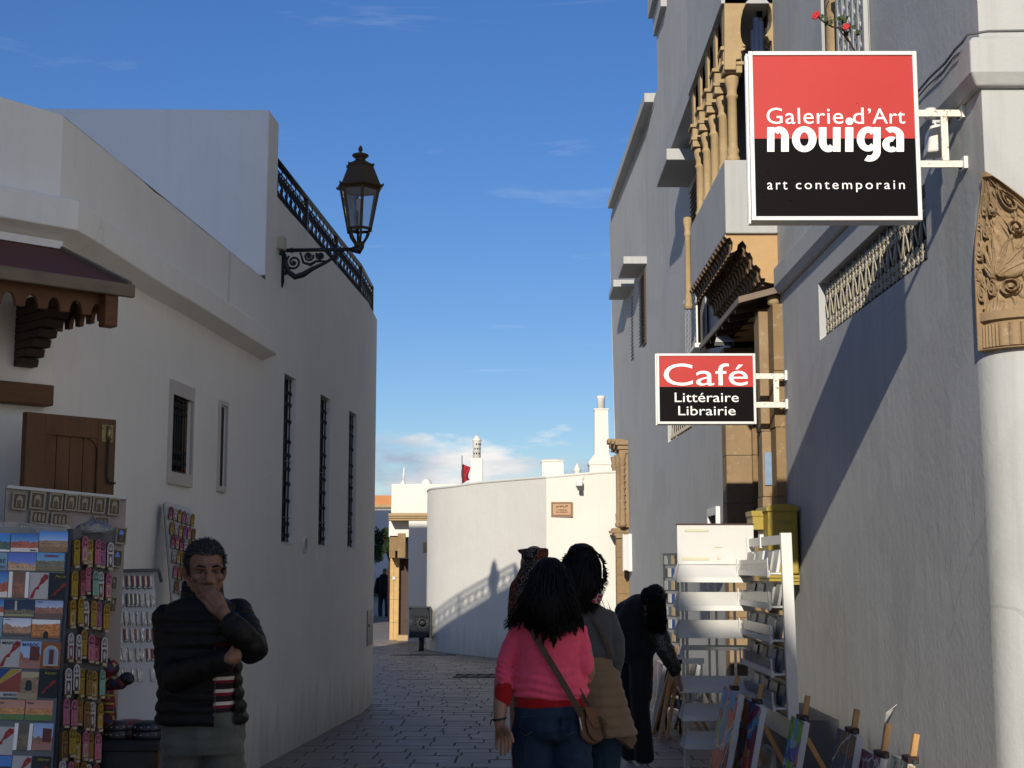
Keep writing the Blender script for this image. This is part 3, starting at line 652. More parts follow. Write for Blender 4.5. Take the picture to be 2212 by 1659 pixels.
# carved corner piece: grid in (arc, height) with its relief in the geometry
def relief(a, z):
    """a 0..1 round the corner, z 0..1 up; metres of relief"""
    if z < .17:
        f = abs(math.sin((a * 12 + .25) * PI)); return .002 + .022 * f ** .45 * (1 if .02 < z < .15 else 0)
    if z < .225: return .026
    h = .016 * max(0, math.sin(a * 36 + 4 * math.sin(z * 17)) * math.sin(z * 34 + 3 * math.sin(a * 21))) ** .5; Z = (z - .40) * 1.5
    for k in range(-3, 4):                                   # palmette of seven petals
        th = k * .36; L = .36 - .028 * abs(k); x = a - .5; c_, s_ = math.cos(th), math.sin(th)
        al = x * s_ + Z * c_ - .03; pe = x * c_ - Z * s_
        if 0 < al < L:
            w = .062 * math.sin(PI * min(1, al / L) ** .8) + .004; q = pe / w
            if abs(q) < 1: h = max(h, .014 + .030 * math.sqrt(1 - q * q) * (.75 if abs(q) < .12 else 1))
    for (ca, cz, R_, sg) in ((.24, .83, .10, 1), (.76, .83, .10, -1), (.40, .35, .075, -1), (.60, .35, .075, 1), (.12, .58, .09, 1), (.88, .58, .09, -1), (.16, .33, .085, -1), (.84, .33, .085, 1), (.5, .80, .06, 1), (.30, .68, .07, -1), (.70, .68, .07, 1), (.07, .74, .07, 1), (.93, .74, .07, -1), (.06, .44, .06, -1), (.94, .44, .06, 1)):
        q = V(a - ca, (z - cz) * 1.5, 0); r_ = q.length
        if r_ < R_:
            ph = math.atan2(q.y, q.x) * sg; f = (r_ / R_ * 2.1 - ph / (2 * PI)) % 1.0
            h = (.040 * max(0, math.sin(PI * min(1, f / .62))) ** .4 if f < .62 else .0) if r_ > .018 else .04
    for sg in (-1, 1):                                       # stems that wind up beside the palmette
        x = .5 + sg * (.30 + .10 * math.sin(z * 11)); d_ = abs(a - x)
        if d_ < .026 and z > .24: h = max(h, .026 * math.sqrt(1 - (d_ / .026) ** 2))
        x = .5 + sg * (.14 + .13 * math.sin(z * 8 + 1.2)); d_ = abs(a - x)
        if d_ < .020 and z > .55: h = max(h, .022 * math.sqrt(1 - (d_ / .02) ** 2))
    return h + .002 * noise.noise(V(a * 40, z * 40, 0))
mb = MB(); NZ, NU = 190, 150; rows = []
zA, zB = 2.575, 3.45
for i in range(NZ + 1):
    tz = i / NZ; z = zA + (zB - zA) * tz
    half = .5 * (1.02 if tz < .45 else 1.02 * max(.02, math.cos((tz - .45) / .55 * PI / 2)) ** .75)
    ring = []
    for j in range(NU + 1):
        s_ = .5 + (j / NU - .5) * 2 * half; r = rcorner(z)
        # path: flat wall, arc, flat front
        ext = .02; hl_, hr_ = r * PI / 4 * .55, r * PI / 4 + .12; ext = 0; u = r * PI / 4 + (2 * s_ - 1) * (hl_ if s_ < .5 else hr_)
        if u < ext: p = V(RWX, CY + r + ext - u, z); n = V(-1, 0, 0)
        elif u > ext + r * PI / 2: p = V(RWX + r + (u - ext - r * PI / 2), CY, z); n = V(0, -1, 0)
        else:
            a = (u - ext) / max(r, 1e-4); p = V(RWX + r - r * math.cos(a), CY + r - r * math.sin(a), z); n = V(-math.cos(a), -math.sin(a), 0)
        e = min(s_ * 0 + j / NU, 1 - j / NU); edge = 1 if e < .035 or tz > .965 or tz < .012 else 0
        h = .040 if edge else relief(j / NU, tz)
        if j in (0, NU) or i in (0, NZ): h = -.004
        ring.append(p + n * (h + .004))
    rows.append(ring)
mb.loft(rows, cap=False, closed=False, smooth=False); mb.build('carved_corner', M['stone_dk'], gal)
# window grille: bars, scroll bands and V-shaped leaves
def rg(d, z, e=.06): return V(RWX + e, d, z)
gd0, gd1 = gw1 + .02, gw0 - .05
for z in (gz0 + .10, gz1 - .10): mb = MB(); mb.tube([rg(gd0, z), rg(gd1, z)], .011, 6); mb.build('grille_rail', M['iron_grey'], go)
NB = 15
uy, uz = V(0, 1, 0), V(0, 0, 1)
for i in range(NB):
    d = gd0 + (i + .5) * (gd1 - gd0) / NB
    mb = MB(); mb.tube([rg(d, gz0), rg(d, gz1)], .009, 6)
    w = (gd1 - gd0) / NB
    for sg in (-1, 1):
        for zz, s2 in ((gz0 + .13, 1), (gz1 - .13, -1), (gz0 + .075, -1), (gz1 - .07, 1)): mb.tube(scroll(rg(d + sg * w * .25, zz, .045), .036, 1.4 * sg, uy, uz, PI if sg > 0 else 0, 12), .0085, 4)
        a = rg(d + sg * w * .05, gz0 + .15, .04); b = rg(d + sg * w * .42, gz1 - .15, .04)
        ax = (b - a).normalized(); pp = ax.cross(V(1, 0, 0)).normalized()
        mb.prism([a, a + (b - a) * .55 + pp * .012, b, a + (b - a) * .55 - pp * .012], V(-.006, 0, 0))
    mb.build('grille_bar', M['iron_grey'], go)
# pierced balustrade beside the niche
ps = thing('pierced_balustrade', 'pierced whitewashed balustrade panel high on the right wall above the gallery sign', 'balustrade', (RWX, 9.3, 4.9))
mb = MB(); pd0, pd1, pz0, pz1 = 8.93, 9.66, 4.75, 5.75; nx, nz = 5, 7
cw, ch = (pd1 - pd0) / nx, (pz1 - pz0) / nz
for i in range(nx + 1): mb.bar((RWX - .03, pd0 + i * cw, pz0), (RWX - .03, pd0 + i * cw, pz1), .03, .05)
for i in range(nx):
    for j in range(nz):
        c = V(RWX - .03, pd0 + (i + .5) * cw, pz0 + (j + .5) * ch)
        for sy in (-1, 1):
            for s2 in (-1, 1): mb.bar(c + V(0, sy * cw * .5, 0), c + V(0, sy * cw * .06, s2 * ch * .5), .045, .022, V(1, 0, 0))
mb.bar((RWX - .03, pd0 - .02, pz0), (RWX - .03, pd1 + .02, pz0), .06, .05); mb.bar((RWX - .03, pd0 - .02, pz1), (RWX - .03, pd1 + .02, pz1), .07, .06)
mb.build('pierced_panel', M['plaster_r'], ps)
mb = MB(); mb.box((RWX - .004, pd0, pz0), (RWX + .0, pd1, pz1)); mb.build('backing', M['plaster_r'], ps)
def colonnette(parent, x, y, z0, z1, r=.07, m='stone_pale', n=14, name='column'):
    H = z1 - z0
    prof = [(r * 1.45, 0), (r * 1.45, .05), (r * 1.1, .08), (r * 1.35, .12), (r * 1.05, .15), (r, .18), (r, H - .22), (r * 1.3, H - .205), (r * 1.3, H - .19), (r * 1.02, H - .175), (r * 1.05, H - .14), (r * 1.5, H - .06), (r * 1.45, H - .02), (r * 1.2, H)]
    mb = MB(); mb.lathe([(a, b) for a, b in prof], n, (x, y, z0)); return mb.build(name, M[m], parent)
colonnette(gal, RWX + .06, 10.10, 4.70, 6.3, .085)
# doorway: stone jambs, recess, door leaf
def jamb(x0, x1, y0, y1, z1, m='stone', nblk=7, name='jamb_stone'):
    zz = -.1
    for i in range(nblk):
        h = (z1 + .1) / nblk * (1 + .12 * math.sin(i * 2.3 + y0)); zt = z1 if i == nblk - 1 else zz + h
        j = R.uniform(-.004, .004)
        mb = MB(); mb.box((x0 + j, y0 + abs(j), zz), (x1, y1, zt - .003)); mb.build(name, M[m], gal, bevel=.006); zz = zt
jamb(2.215, 2.42, 12.2, 12.46, 3.80); jamb(2.14, 2.42, 12.462, 12.72, 3.78, 'stone_dk')
jamb(2.15, 2.42, 14.70, 15.0, 3.80, 'stone_dk'); jamb(2.421, 3.2, 14.66, 14.9, 3.80, 'stone')
mb = MB()
mb.quad((2.421, 12.70, -.2), (3.2, 12.70, -.2), (3.2, 12.70, 3.9), (2.421, 12.70, 3.9)); mb.quad((3.2, 12.70, -.2), (3.2, 14.7, -.2), (3.2, 14.7, 3.9), (3.2, 12.7, 3.9)); mb.quad((2.2, 12.7, 3.86), (3.2, 12.7, 3.86), (3.2, 14.7, 3.86), (2.2, 14.7, 3.86))
mb.build('door_recess', M['tanplaster'], gal, fix=False)
mb = MB(); mb.box((2.95, 12.75, 0), (3.0, 14.6, 2.6)); mb.build('door', M['wood_dark'], gal)
mb = MB(); mb.lathe([(.02, 0), (.055, .015), (.062, .06), (.05, .10), (.01, .12)], 12, (2.25, 12.33, 3.80)); mb.build('jamb_cap', M['stone_pale'], gal)
# wall above the door and up to the far part
mb = MB(); wall(mb, (RWX, DN), (RWX, 15.0), (-1, 0), 3.86, 10.2); mb.build('door_wall', M['plaster_r'], gal, fix=False)
# canopy slab over the door
dc = thing('porch_canopy', 'dark sloping timber porch roof over the doorway under the balcony', 'canopy', (2.1, 13.6, 3.84))
mb = MB(); zc_ = 3.845
mb.hexa([(1.955, 12.35, zc_), (2.30, 12.18, zc_ + .07), (2.30, 15.1, zc_ + .07), (1.955, 15.1, zc_), (1.955, 12.35, zc_ + .03), (2.30, 12.18, zc_ + .10), (2.30, 15.1, zc_ + .10), (1.955, 15.1, zc_ + .03)]); mb.build('roof_board', M['wood_dark'], dc)
mb = MB(); mb.bar((1.95, 12.33, zc_ + .012), (1.95, 15.1, zc_ + .012), .02, .055); mb.bar((1.95, 12.33, zc_ + .012), (2.30, 12.165, zc_ + .08), .02, .055); mb.build('fascia', M['wood_gray'], dc)
for i in range(6): mb = MB(); yy = 12.7 + i * .42; mb.bar((1.965, yy, zc_ - .025), (2.3, yy, zc_ + .04), .05, .05); mb.build('rafter', M['wood_dark'], dc)
# corbelled soffit: lobed profile, slice after slice
def cpx(zx, zy): return at(1481.2 + zx * .1389, 482.8 + zy * .1389, 12.36)
prof = [(636, 150), (600, 190), (640, 235), (690, 215), (735, 300), (728, 395), (700, 455), (750, 440), (795, 412), (810, 330), (885, 262), (945, 350), (940, 430), (965, 455), (1000, 450), (1045, 540), (1045, 630), (1060, 655), (1095, 640), (1165, 710), (1160, 800), (1180, 850), (1240, 850), (1235, 905), (1330, 930)]
P3 = [cpx(a, b) for a, b in prof]
zt_c = at(1566, 504, 12.32).z
corb = MB(); poly = [V(p.x, 12.36, p.z) for p in P3] + [V(2.30, 12.36, P3[-1].z), V(2.30, 12.36, zt_c), V(P3[0].x, 12.36, zt_c)]
corb.prism(poly, V(0, .02, 0)); corb.build('corbel_face', M['tanplaster'], gal)
for k in range(30):
    y0 = 12.382 + k * .083; s0 = .988 if k % 2 else 1.0; mb = MB(); dz = -.006 if k % 2 else 0
    pl = [V(p.x - (.012 if k % 2 else 0), y0, p.z + .002 - (.016 if k % 2 else 0)) for p in P3] + [V(2.298, y0, P3[-1].z), V(2.298, y0, zt_c - .004), V(P3[0].x + .01, y0, zt_c - .004)]
    mb.prism(pl, V(0, .081, 0)); mb.build('corbel_slice', M['wood_corbel'], gal)
# bay: parapet, columns, arch, upper block
by0, by1, bx = 12.32, 14.85, at(1566, 420, 12.32).x
bz0, bz1 = zt_c, at(1566, 345, 12.32).z
mb = MB(); mb.hexa([(bx, by0, bz0), (RWX + .0, by0, bz0 + .0), (RWX, by1, bz0), (bx, by1, bz0), (bx, by0, bz1), (RWX, by0, bz1), (RWX, by1, bz1), (bx, by1, bz1)])
bay = mb.build('bay_parapet', M['plaster_r'], gal, bevel=.012)
zsof = at(1491, 206, by1).z
cz1 = at(1576, 153, by0).z
nc = 5
cys = [by0 + .13 + i * (by1 - by0 - .26) / (nc - 1) for i in range(nc)]
for i, yy in enumerate(cys):
    colonnette(gal, bx + .10, yy, bz1, cz1, .043, 'stone_pale', 12)
    mb = MB(); z = cz1
    for (w_, h_) in ((.085, .07), (.10, .035), (.085, .10), (.11, .035), (.095, .01)): mb.box((bx + .10 - w_, yy - w_, z), (bx + .10 + w_, yy + w_, z + h_ - .003)); z += h_
    mb.build('capital', M['stone_pale'], gal, bevel=.006)
    mb = MB(); mb.box((bx + .03, yy - .08, z), (bx + .17, yy + .08, zsof)); mb.build('arch_pier', M['stone_pale'], gal)
for i in range(nc - 1):                                     # slender pointed arches between the columns
    ya, yb = cys[i] + .08, cys[i + 1] - .08; z0 = cz1 + .25; ym = (ya + yb) / 2
    for (p, q) in ((ya, ym), (yb, ym)):
        pl = [V(bx + .05, p, z0), V(bx + .05, p + (q - p) * .25, z0 + .35), V(bx + .05, p + (q - p) * .6, z0 + .62), V(bx + .05, q, zsof - .12), V(bx + .05, q, zsof), V(bx + .05, p, zsof)]
        mb = MB(); mb.prism(pl, V(.10, 0, 0)); mb.build('arch', M['stone_pale'], gal)
# front horseshoe arch (faces the camera)
zf0 = at(1600, 158, by0).z
def fx(px, py): a = at(px, py, by0); return V(a.x, by0, a.z)
left = [(1565, 150), (1590, 150), (1590.5, 128), (1601, 127), (1600.6, 124), (1601.5, 116), (1600.5, 110), (1608.5, 107.5), (1611, 104), (1602.6, 101), (1611.5, 99.5), (1604, 91), (1600.5, 78), (1599.5, 62), (1601, 40), (1605, 22), (1612, 6), (1622, -6), (1636, -12), (1636, -40), (1565, -40)]
mb = MB(); mb.prism([fx(*p) for p in left], V(0, .16, 0)); mb.build('arch', M['stone_pale'], gal, bevel=.004)
rgt = [(1671, -40), (1671, -12), (1667, -6), (1667.5, 40), (1665, 58), (1657, 72), (1652, 77), (1660, 80), (1665, 87), (1665.5, 108), (1680, 110), (1682, 330), (1690, 330), (1690, -40)]
rgt = [(1636, -40), (1636, -12), (1650, -6), (1660, 6), (1666, 20), (1668, 40), (1665.5, 58), (1657, 72), (1652, 77.5), (1659, 79), (1662, 87), (1667.5, 88.5), (1668, 109), (1668, 330), (1678, 330), (1677, -40)]
mb = MB(); mb.prism([fx(*p) for p in rgt], V(0, .16, 0)); mb.build('arch', M['stone_pale'], gal, bevel=.004)
mb = MB(); mb.prism([fx(1678, -60), fx(1689, -60), fx(1692, 330), fx(1678.6, 330)], V(0, .18, 0)); mb.build('bay_edge', M['plaster_r'], gal)
mb = MB(); mb.hexa([(bx, by0, zsof), (RWX, by0, zsof), (RWX, by1, zsof), (bx, by1, zsof), (bx - .0, by0, 10.2), (RWX, by0, 10.2), (RWX, by1, 10.2), (bx, by1, 10.2)]); mb.build('upper_storey', M['plaster_r'], gal)
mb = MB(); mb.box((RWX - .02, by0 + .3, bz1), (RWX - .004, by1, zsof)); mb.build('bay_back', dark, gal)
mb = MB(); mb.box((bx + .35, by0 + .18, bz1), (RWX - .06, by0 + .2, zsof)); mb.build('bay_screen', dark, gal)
# umbrella stored in the bay
um = MB(); c = fx(1638, 70); 
for (dx, r_, zt, cc) in ((-.035, .022, 66, 0), (.0, .035, 40, 0), (.04, .03, 48, 0)): um.tube([(c.x + dx, by0 + .1, bz1), (c.x + dx, by0 + .1, at(1638, zt, by0 + .1).z)], [r_, r_ * .92], 10)
um.build('folded_parasol', simple('navy_canvas', (.012, .02, .05), .5, .2, 30), label='folded navy blue parasols standing inside the horseshoe arch of the bay', cat='parasol')

# ================================================================== RIGHT HOUSE, FAR PART
far = thing('tall_house', 'long whitewashed house with projecting window hoods at the far right', 'house', (2.2, 18, 0))
def fxw(d): return RWX if d < 14 else RWX - .034 * (d - 14)
FE = 26.6
def fw(d, z, e=0): return V(fxw(d) - e, d, z)
g20, g21 = 17.75, 19.9
mb = MB(); q0 = (fxw(15.0), 15.0); q1 = (fxw(20.5), 20.5); q2 = (fxw(FE), FE)
wall(mb, q0, q1, (-1, 0), -.4, 10.2, [(g20 - 15, g21 - 15, 3.25, 3.62, .25), (15.9 - 15, 16.55 - 15, 1.55, 2.1, .08)])
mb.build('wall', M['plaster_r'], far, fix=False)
mb = MB(); n_ = 12
for i in range(n_):
    def top(d): return 8.62 - (d - 20.5) * .075
    da, db = 20.5 + (FE - 20.5) * i / n_, 20.5 + (FE - 20.5) * (i + 1) / n_
    zz = [-.4, 3, 6, None]
    for j in range(3):
        def pt(d, z):
            tz = top(d) if z is None else z
            if d > FE - 1e-4 and z is None: tz = 8.05
            lean = .13 * max(0, (d - 22) / (FE - 22)) * max(0, tz - 1) / 7
            return V(fxw(d) - lean, d, tz)
        mb.quad(pt(da, zz[j]), pt(db, zz[j]), pt(db, zz[j + 1]), pt(da, zz[j + 1]))
mb.quad((q2[0], FE, -.4), (8, FE, -.4), (8, FE, 8), (q2[0] - .13, FE, 8.05)); mb.quad((q1[0], 20.5, 8.4), (9, 20.5, 8.4), (9, 20.5, 10.2), (q1[0], 20.5, 10.2)); mb.add([(q1[0], 20.5, 8.5), (q2[0] - .1, FE, 8.0), (9, FE, 8.0), (9, 20.5, 8.5)], ((0, 1, 2, 3),))
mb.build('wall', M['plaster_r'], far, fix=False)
mb = MB(); mb.hexa([(fxw(20.9) - .14, 20.95, 8.56), (fxw(20.9) + .4, 20.95, 8.56), (fxw(26) + .4, 25.9, 8.16), (fxw(26) - .22, 25.9, 8.16), (fxw(20.9) - .14, 20.95, 8.70), (fxw(20.9) + .4, 20.95, 8.70), (fxw(26) + .4, 25.9, 8.30), (fxw(26) - .22, 25.9, 8.30)]); mb.build('roof_ledge', M['plaster_r'], far)
mb = MB(); mb.box((fxw(20.4) - .12, 19.4, 9.75), (fxw(20) + .3, 20.62, 10.25)); mb.box((fxw(20.4) - .05, 19.4, 9.45), (fxw(20) + .3, 20.56, 9.75)); mb.build('roof_cornice', M['plaster_r'], far)
mb = MB(); mb.box((1.86, 14.853, zsof), (RWX, 17.5, zsof + .30)); mb.build('ledge', M['plaster_r'], far)
def hood(d0, d1, z, prot, th=.12, shut=True):
    mb = MB(); x = fxw(d0); mb.box((x - prot, d0, z), (x + .02, d1, z + th)); h = mb.build('window_hood', M['plaster_r'], far, bevel=.01)
    if shut:
        a, b, z0, z1 = d0 + .12, d1 - .15, z - 1.25, z - .05
        mb = MB(); mb.box((fxw(a) - .028, a, z0), (fxw(a) + .01, b, z1)); s = mb.build('window_shutter', M['wood_dark'], far)
        for k in range(18): mb = MB(); zz = z0 + .05 + k * (z1 - z0 - .1) / 18; mb.obox((fxw(a) - .036, (a + b) / 2, zz + .03), V(.014, 0, .012), V(0, (b - a) / 2 - .05, 0), V(-.003, 0, .004)); mb.build('slat', M['wood_dark'], s)
hood(16.45, 17.7, at(1470, 345, 16.45).z, .45, .14); hood(22.0, 23.15, 6.27, .37); hood(23.5, 24.7, 6.20, .38)
mb = MB(); mb.box((fxw(18) + .22, g20, 3.24), (fxw(18) + .25, g21, 3.63)); w2 = mb.build('window', dark, far)
for i in range(12):
    d = g20 + .08 + i * (g21 - g20 - .12) / 11; mb = MB(); mb.tube([fw(d, 3.25, -.05), fw(d, 3.62, -.05)], .009, 5)
    for sg in (-1, 1):
        for zz in (3.33, 3.54): mb.tube(scroll(fw(d + sg * .045, zz, -.04), .035, 1.3 * sg, uy, uz, PI if sg > 0 else 0, 9), .008, 4)
    mb.build('grille_bar', M['iron_grey'], w2)
# small framed window beside the door
mb = MB(); mb.box((fxw(16) + .05, 15.9, 1.55), (fxw(16) + .07, 16.55, 2.1)); w3 = mb.build('window', M['glass_dark'], far)
mb = MB()
for (a, b, c, d) in ((15.84, 15.90, 1.45, 2.19), (16.55, 16.61, 1.45, 2.19)): mb.box((fxw(16) - .04, a, c), (fxw(16) + .05, b, d))
mb.box((fxw(16) - .04, 15.90, 2.10), (fxw(16) + .05, 16.55, 2.19)); mb.box((fxw(16) - .05, 15.90, 1.45), (fxw(16) + .05, 16.55, 1.55)); mb.build('window_frame', M['trim'], w3)
# pierced white panel and stone colonnette
pp = thing('pierced_screen', 'pierced white plaster screen high on the wall beside the scalloped bay', 'screen', (2.2, 16.4, 4.4))
pc0, pc1 = 16.3, 17.35; qz0, qz1 = at(1495, 758, 16.9).z, at(1495, 645, 16.9).z
mb = MB(); nx, nz = 7, 10; cw, ch = (pc1 - pc0) / nx, (qz1 - qz0) / nz; X = fxw(16.8) - .13
for i in range(nx + 1): mb.bar((X, pc0 + i * cw, qz0), (X, pc0 + i * cw, qz1), .018, .04)
for i in range(nx):
    for j in range(nz):
        c = V(X, pc0 + (i + .5) * cw, qz0 + (j + .5) * ch)
        for sy in (-1, 1): mb.bar(c + V(0, sy * cw * .5, -ch * .5), c + V(0, -sy * cw * .5, ch * .5), .04, .016, V(1, 0, 0))
mb.box((X - .03, pc0 - .02, qz1), (X + .13, pc1 + .02, qz1 + .05)); mb.box((X - .03, pc0 - .02, qz0 - .05), (X + .13, pc1 + .02, qz0)); mb.build('pierced_panel', M['trim'], pp)
mb = MB(); mb.box((X + .1, pc0, qz0), (X + .12, pc1, qz1)); mb.build('backing', M['plaster_r'], pp)
colonnette(far, at(1486, 560, 15.9).x, 15.9, at(1486, 668, 15.9).z, at(1486, 470, 15.9).z, .034, 'stone_pale', 12)
# carved portal of stone at the far end
po = thing('stone_portal', 'carved ochre stone portal column at the far end of the right hand houses', 'portal', (1.95, 25.3, 0))
PX = fxw(25.3)
def pz(py): return at(1335, py, 25.3).z
segs = [(1330, 1290, 1165, .15, .34), (1290, 1235, 1165, .15, .34)]
def pblock(name, y0, y1, x0, x1, zt, zb, m='stone'):
    mb = MB(); mb.box((x0, y0, pz(zb)), (x1, y1, pz(zt))); return mb.build(name, M[m], po, bevel=.008)
ed_ = [(1165, 1205), (1205, 1242), (1242, 1282), (1282, 1330)]
for i, (a, b) in enumerate(ed_): pblock('shaft_stone', 24.9, 25.2, PX - .21, PX + .03, a + .3, b)
pblock('foot_stone', 24.85, 25.25, PX - .24, PX + .03, 1330.3, 1412)
for i, (e, h) in enumerate(((.28, 1142), (.32, 1147), (.25, 1153), (.22, 1158))): pblock('impost_course', 24.85, 25.25, PX - e, PX + .03, h, h + 5.5, 'stone_dk')
for k, (yy, ex) in enumerate(((24.75, .13), (25.15, .17), (25.55, .21))):      # three upper shafts stepping back
    pblock('pier', yy, yy + .2, PX - ex + .06, PX + .03, 985, 1141, 'stone_dk')
    mb = MB(); mb.lathe([(.055, pz(1140)), (.07, pz(1133)), (.05, pz(1128)), (.06, pz(1112)), (.045, pz(1108)), (.045, pz(1010)), (.065, pz(1005)), (.05, pz(1000)), (.075, pz(985))], 10, (PX - ex + .02, yy - .02, 0)); mb.build('carved_shaft', M['stone_dk'], po)
    for q in range(7): mb = MB(); zz = pz(1100 - q * 14); mb.ell((PX - ex + .03, yy - .03, zz), (.05, .04, .035), n=8, m=6); mb.build('carved_boss', M['stone_dk'], po)
    for (e, a, b) in ((.03, 977, 985), (.06, 968, 976.6), (.10, 958, 967.6)): pblock('cornice_course', yy - e, yy + .2 + e * .5, PX - ex - e, PX + .03, a - k * 6, b - k * 6, 'stone_dk')
lb = thing('wall_light_box', 'thin white light box mounted edge-on beside the carved stone portal', 'light box', (1.95, 24.6, 2))
mb = MB(); a, b = at(1346, 1155, 24.5), at(1359, 1232, 24.5); mb.box((a.x, 24.4, b.z), (a.x + .075, 24.6, a.z)); mb.build('box_body', M['white'], lb, bevel=.006)
mb = MB(); mb.box((a.x - .012, 24.39, b.z - .015), (a.x - .001, 24.62, a.z + .012)); mb.box((a.x + .076, 24.39, b.z - .015), (PX + .02, 24.61, a.z + .012)); mb.build('box_edge', M['white_metal'], lb)

# ================================================================== FAR WHITE HOUSE ACROSS THE END OF THE STREET
wh = thing('curved_house', 'white house with a curved wall across the end of the street', 'house', (0, 26, 0))
pl = [(2.4, 25.45), (1.5, 25.38), (.495, 25.3), (-.1, 26.25), (-.75, 27.3), (-1.3, 28.25), (-1.66, 29.0), (-1.84, 29.55), (-1.92, 30.0), (-1.93, 30.5), (-1.85, 31.0), (-1.6, 31.6), (-1.0, 32.3)]
def whz(i): return 3.13 + (.11 if i == 0 else .07 if i == 1 else 0) + .012 * math.sin(i * 2.1)
fine = []; nseg = 6
for i in range(len(pl) - 1):
    a, b = pl[i], pl[i + 1]
    for k in range(nseg): 
        t_ = k / nseg
        if 2 <= i < len(pl) - 2:                           # Catmull-Rom along the curved part
            p0 = pl[i - 1] if i > 2 else (2 * a[0] - b[0], 2 * a[1] - b[1]); p3_ = pl[i + 2]
            f = lambda c: .5 * (2 * a[c] + (b[c] - p0[c]) * t_ + (2 * p0[c] - 5 * a[c] + 4 * b[c] - p3_[c]) * t_ ** 2 + (3 * a[c] - p0[c] - 3 * b[c] + p3_[c]) * t_ ** 3)
            fine.append((f(0), f(1), whz(i) + (whz(i + 1) - whz(i)) * t_, i))
        else: fine.append((a[0] + (b[0] - a[0]) * t_, a[1] + (b[1] - a[1]) * t_, whz(i) + (whz(i + 1) - whz(i)) * t_, i))
fine.append((*pl[-1], whz(len(pl) - 1), 99))
mb = MB(); split = 2 * nseg
for s0, s1 in ((0, split), (split, len(fine) - 1)):
    mb.loft([[V(x, y, -.5) for x, y, z, _ in fine[s0:s1 + 1]], [V(x, y, z - .03) for x, y, z, _ in fine[s0:s1 + 1]]], cap=False, closed=False, smooth=(s0 > 0))
n_ = len(fine)
mb.add([V(x, y, z - .03) for x, y, z, _ in fine] + [(-1, 40, 3.1), (8, 40, 3.1), (8, 25.5, 3.2)], (tuple(range(n_ + 3)),))
mb.build('wall', M['plaster_far'], wh, fix=False)
cop = MB()
inn = []
for i, (x, y, z, _) in enumerate(fine):
    a = fine[max(0, i - 1)]; b = fine[min(n_ - 1, i + 1)]; tn = V(b[0] - a[0], b[1] - a[1], 0).normalized(); nn = V(-tn.y, tn.x, 0)
    if nn.y > 0 and i < split: nn = -nn
    inn.append((V(x, y, z), nn))
rings = [[p + n * s + V(0, 0, h) for s, h in ((-.25, -.029), (.012, -.029), (.02, -.01), (.0, .012), (-.25, .018))] for p, n in [(p, (-n if n.x > .2 else n)) for p, n in inn]]
cop.loft(rings, smooth=False); cop.build('coping', M['plaster_far'], wh)
def chim_pot(mb, x, y, z, r, h, cap=True, holes=True):
    mb.lathe([(r, 0), (r * .97, h * .72), (r * 1.05, h * .74)] + ([(r * 1.25, h * .76), (r * 1.2, h * .80), (r * .5, h * .94), (r * .15, h)] if cap else [(r * 1.1, h * .96), (r * .8, h), (r * .6, h * .97)]), 14, (x, y, z))
def vz_(py, d): return at(1120, py, d).z
# tall chimney with flared base
D = 29.5; a = at(1299, 1000, D); w = lambda p: p * D / FP
mb = MB(); z0 = 3.0; cxm = a.x
def taper(mb, x, y, w0_, w1_, z0_, z1_): mb.hexa([(x - w0_, y - w0_, z0_), (x + w0_, y - w0_, z0_), (x + w0_, y + w0_, z0_), (x - w0_, y + w0_, z0_), (x - w1_, y - w1_, z1_), (x + w1_, y - w1_, z1_), (x + w1_, y + w1_, z1_), (x - w1_, y + w1_, z1_)])
taper(mb, cxm, D, w(27), w(27), 2.9, vz_(1006, D)); taper(mb, cxm, D, w(29), w(29), vz_(1006, D) + .002, vz_(1000, D)); taper(mb, cxm, D, w(29), w(15.5), vz_(1000, D) + .001, vz_(982, D)); taper(mb, cxm, D, w(15.5), w(14.5), vz_(982, D) + .001, vz_(886, D)); taper(mb, cxm, D, w(16), w(16), vz_(887, D), vz_(884, D))
ch = mb.build('chimney', M['plaster_far'], wh, label='tall square chimney with flared base'); mb = MB(); chim_pot(mb, cxm, D, vz_(884, D), w(8.5), vz_(855, D) - vz_(884, D), False); mb.build('chimney_pot', M['plaster_far'], ch)
D = 34.0; a = at(1030, 1000, D); mb = MB(); taper(mb, a.x, D, w(13), w(13), 2.5, vz_(990, D)); ch = mb.build('chimney', M['plaster_far'], wh, label='square chimney with pierced round pot', bevel=.01)
mb = MB(); hz = vz_(940, D) - vz_(990, D); chim_pot(mb, a.x, D, vz_(990, D), w(8.5), hz); mb.build('chimney_pot', M['plaster_far'], ch)
for k in range(3):
    for q in (-.5, .15, .8):
        mb = MB(); an = -PI / 2 + q + k * .3 - .2; mb.ell((a.x + w(8.5) * math.cos(an), D + w(8.5) * math.sin(an), vz_(990, D) + hz * (.2 + .2 * k)), (.018, .018, .022), n=6, m=5); mb.build('vent_hole', dark, ch)
D = 28.5; a = at(1194, 1000, D); mb = MB(); taper(mb, a.x, D + .2, w(24), w(24), 2.9, vz_(998, D)); taper(mb, a.x, D + .2, w(26), w(26), vz_(998, D) + .001, vz_(995.5, D)); ch = mb.build('roof_vent', M['plaster_far'], wh, label='low square roof vent with domed lid', bevel=.01)
mb = MB(); ww = w(25); hh = vz_(990, D) - vz_(996, D)
mb.loft([[V(a.x + ww * s * cx_, D + .2 + ww * s * cy_, vz_(995.5, D) + hh * math.sqrt(1 - s * s)) for cx_, cy_ in ((-1, -1), (0, -1), (1, -1), (1, 0), (1, 1), (0, 1), (-1, 1), (-1, 0))] for s in (1, .9, .7, .45, .2, .02)]); mb.build('vent_lid', M['plaster_far'], ch)
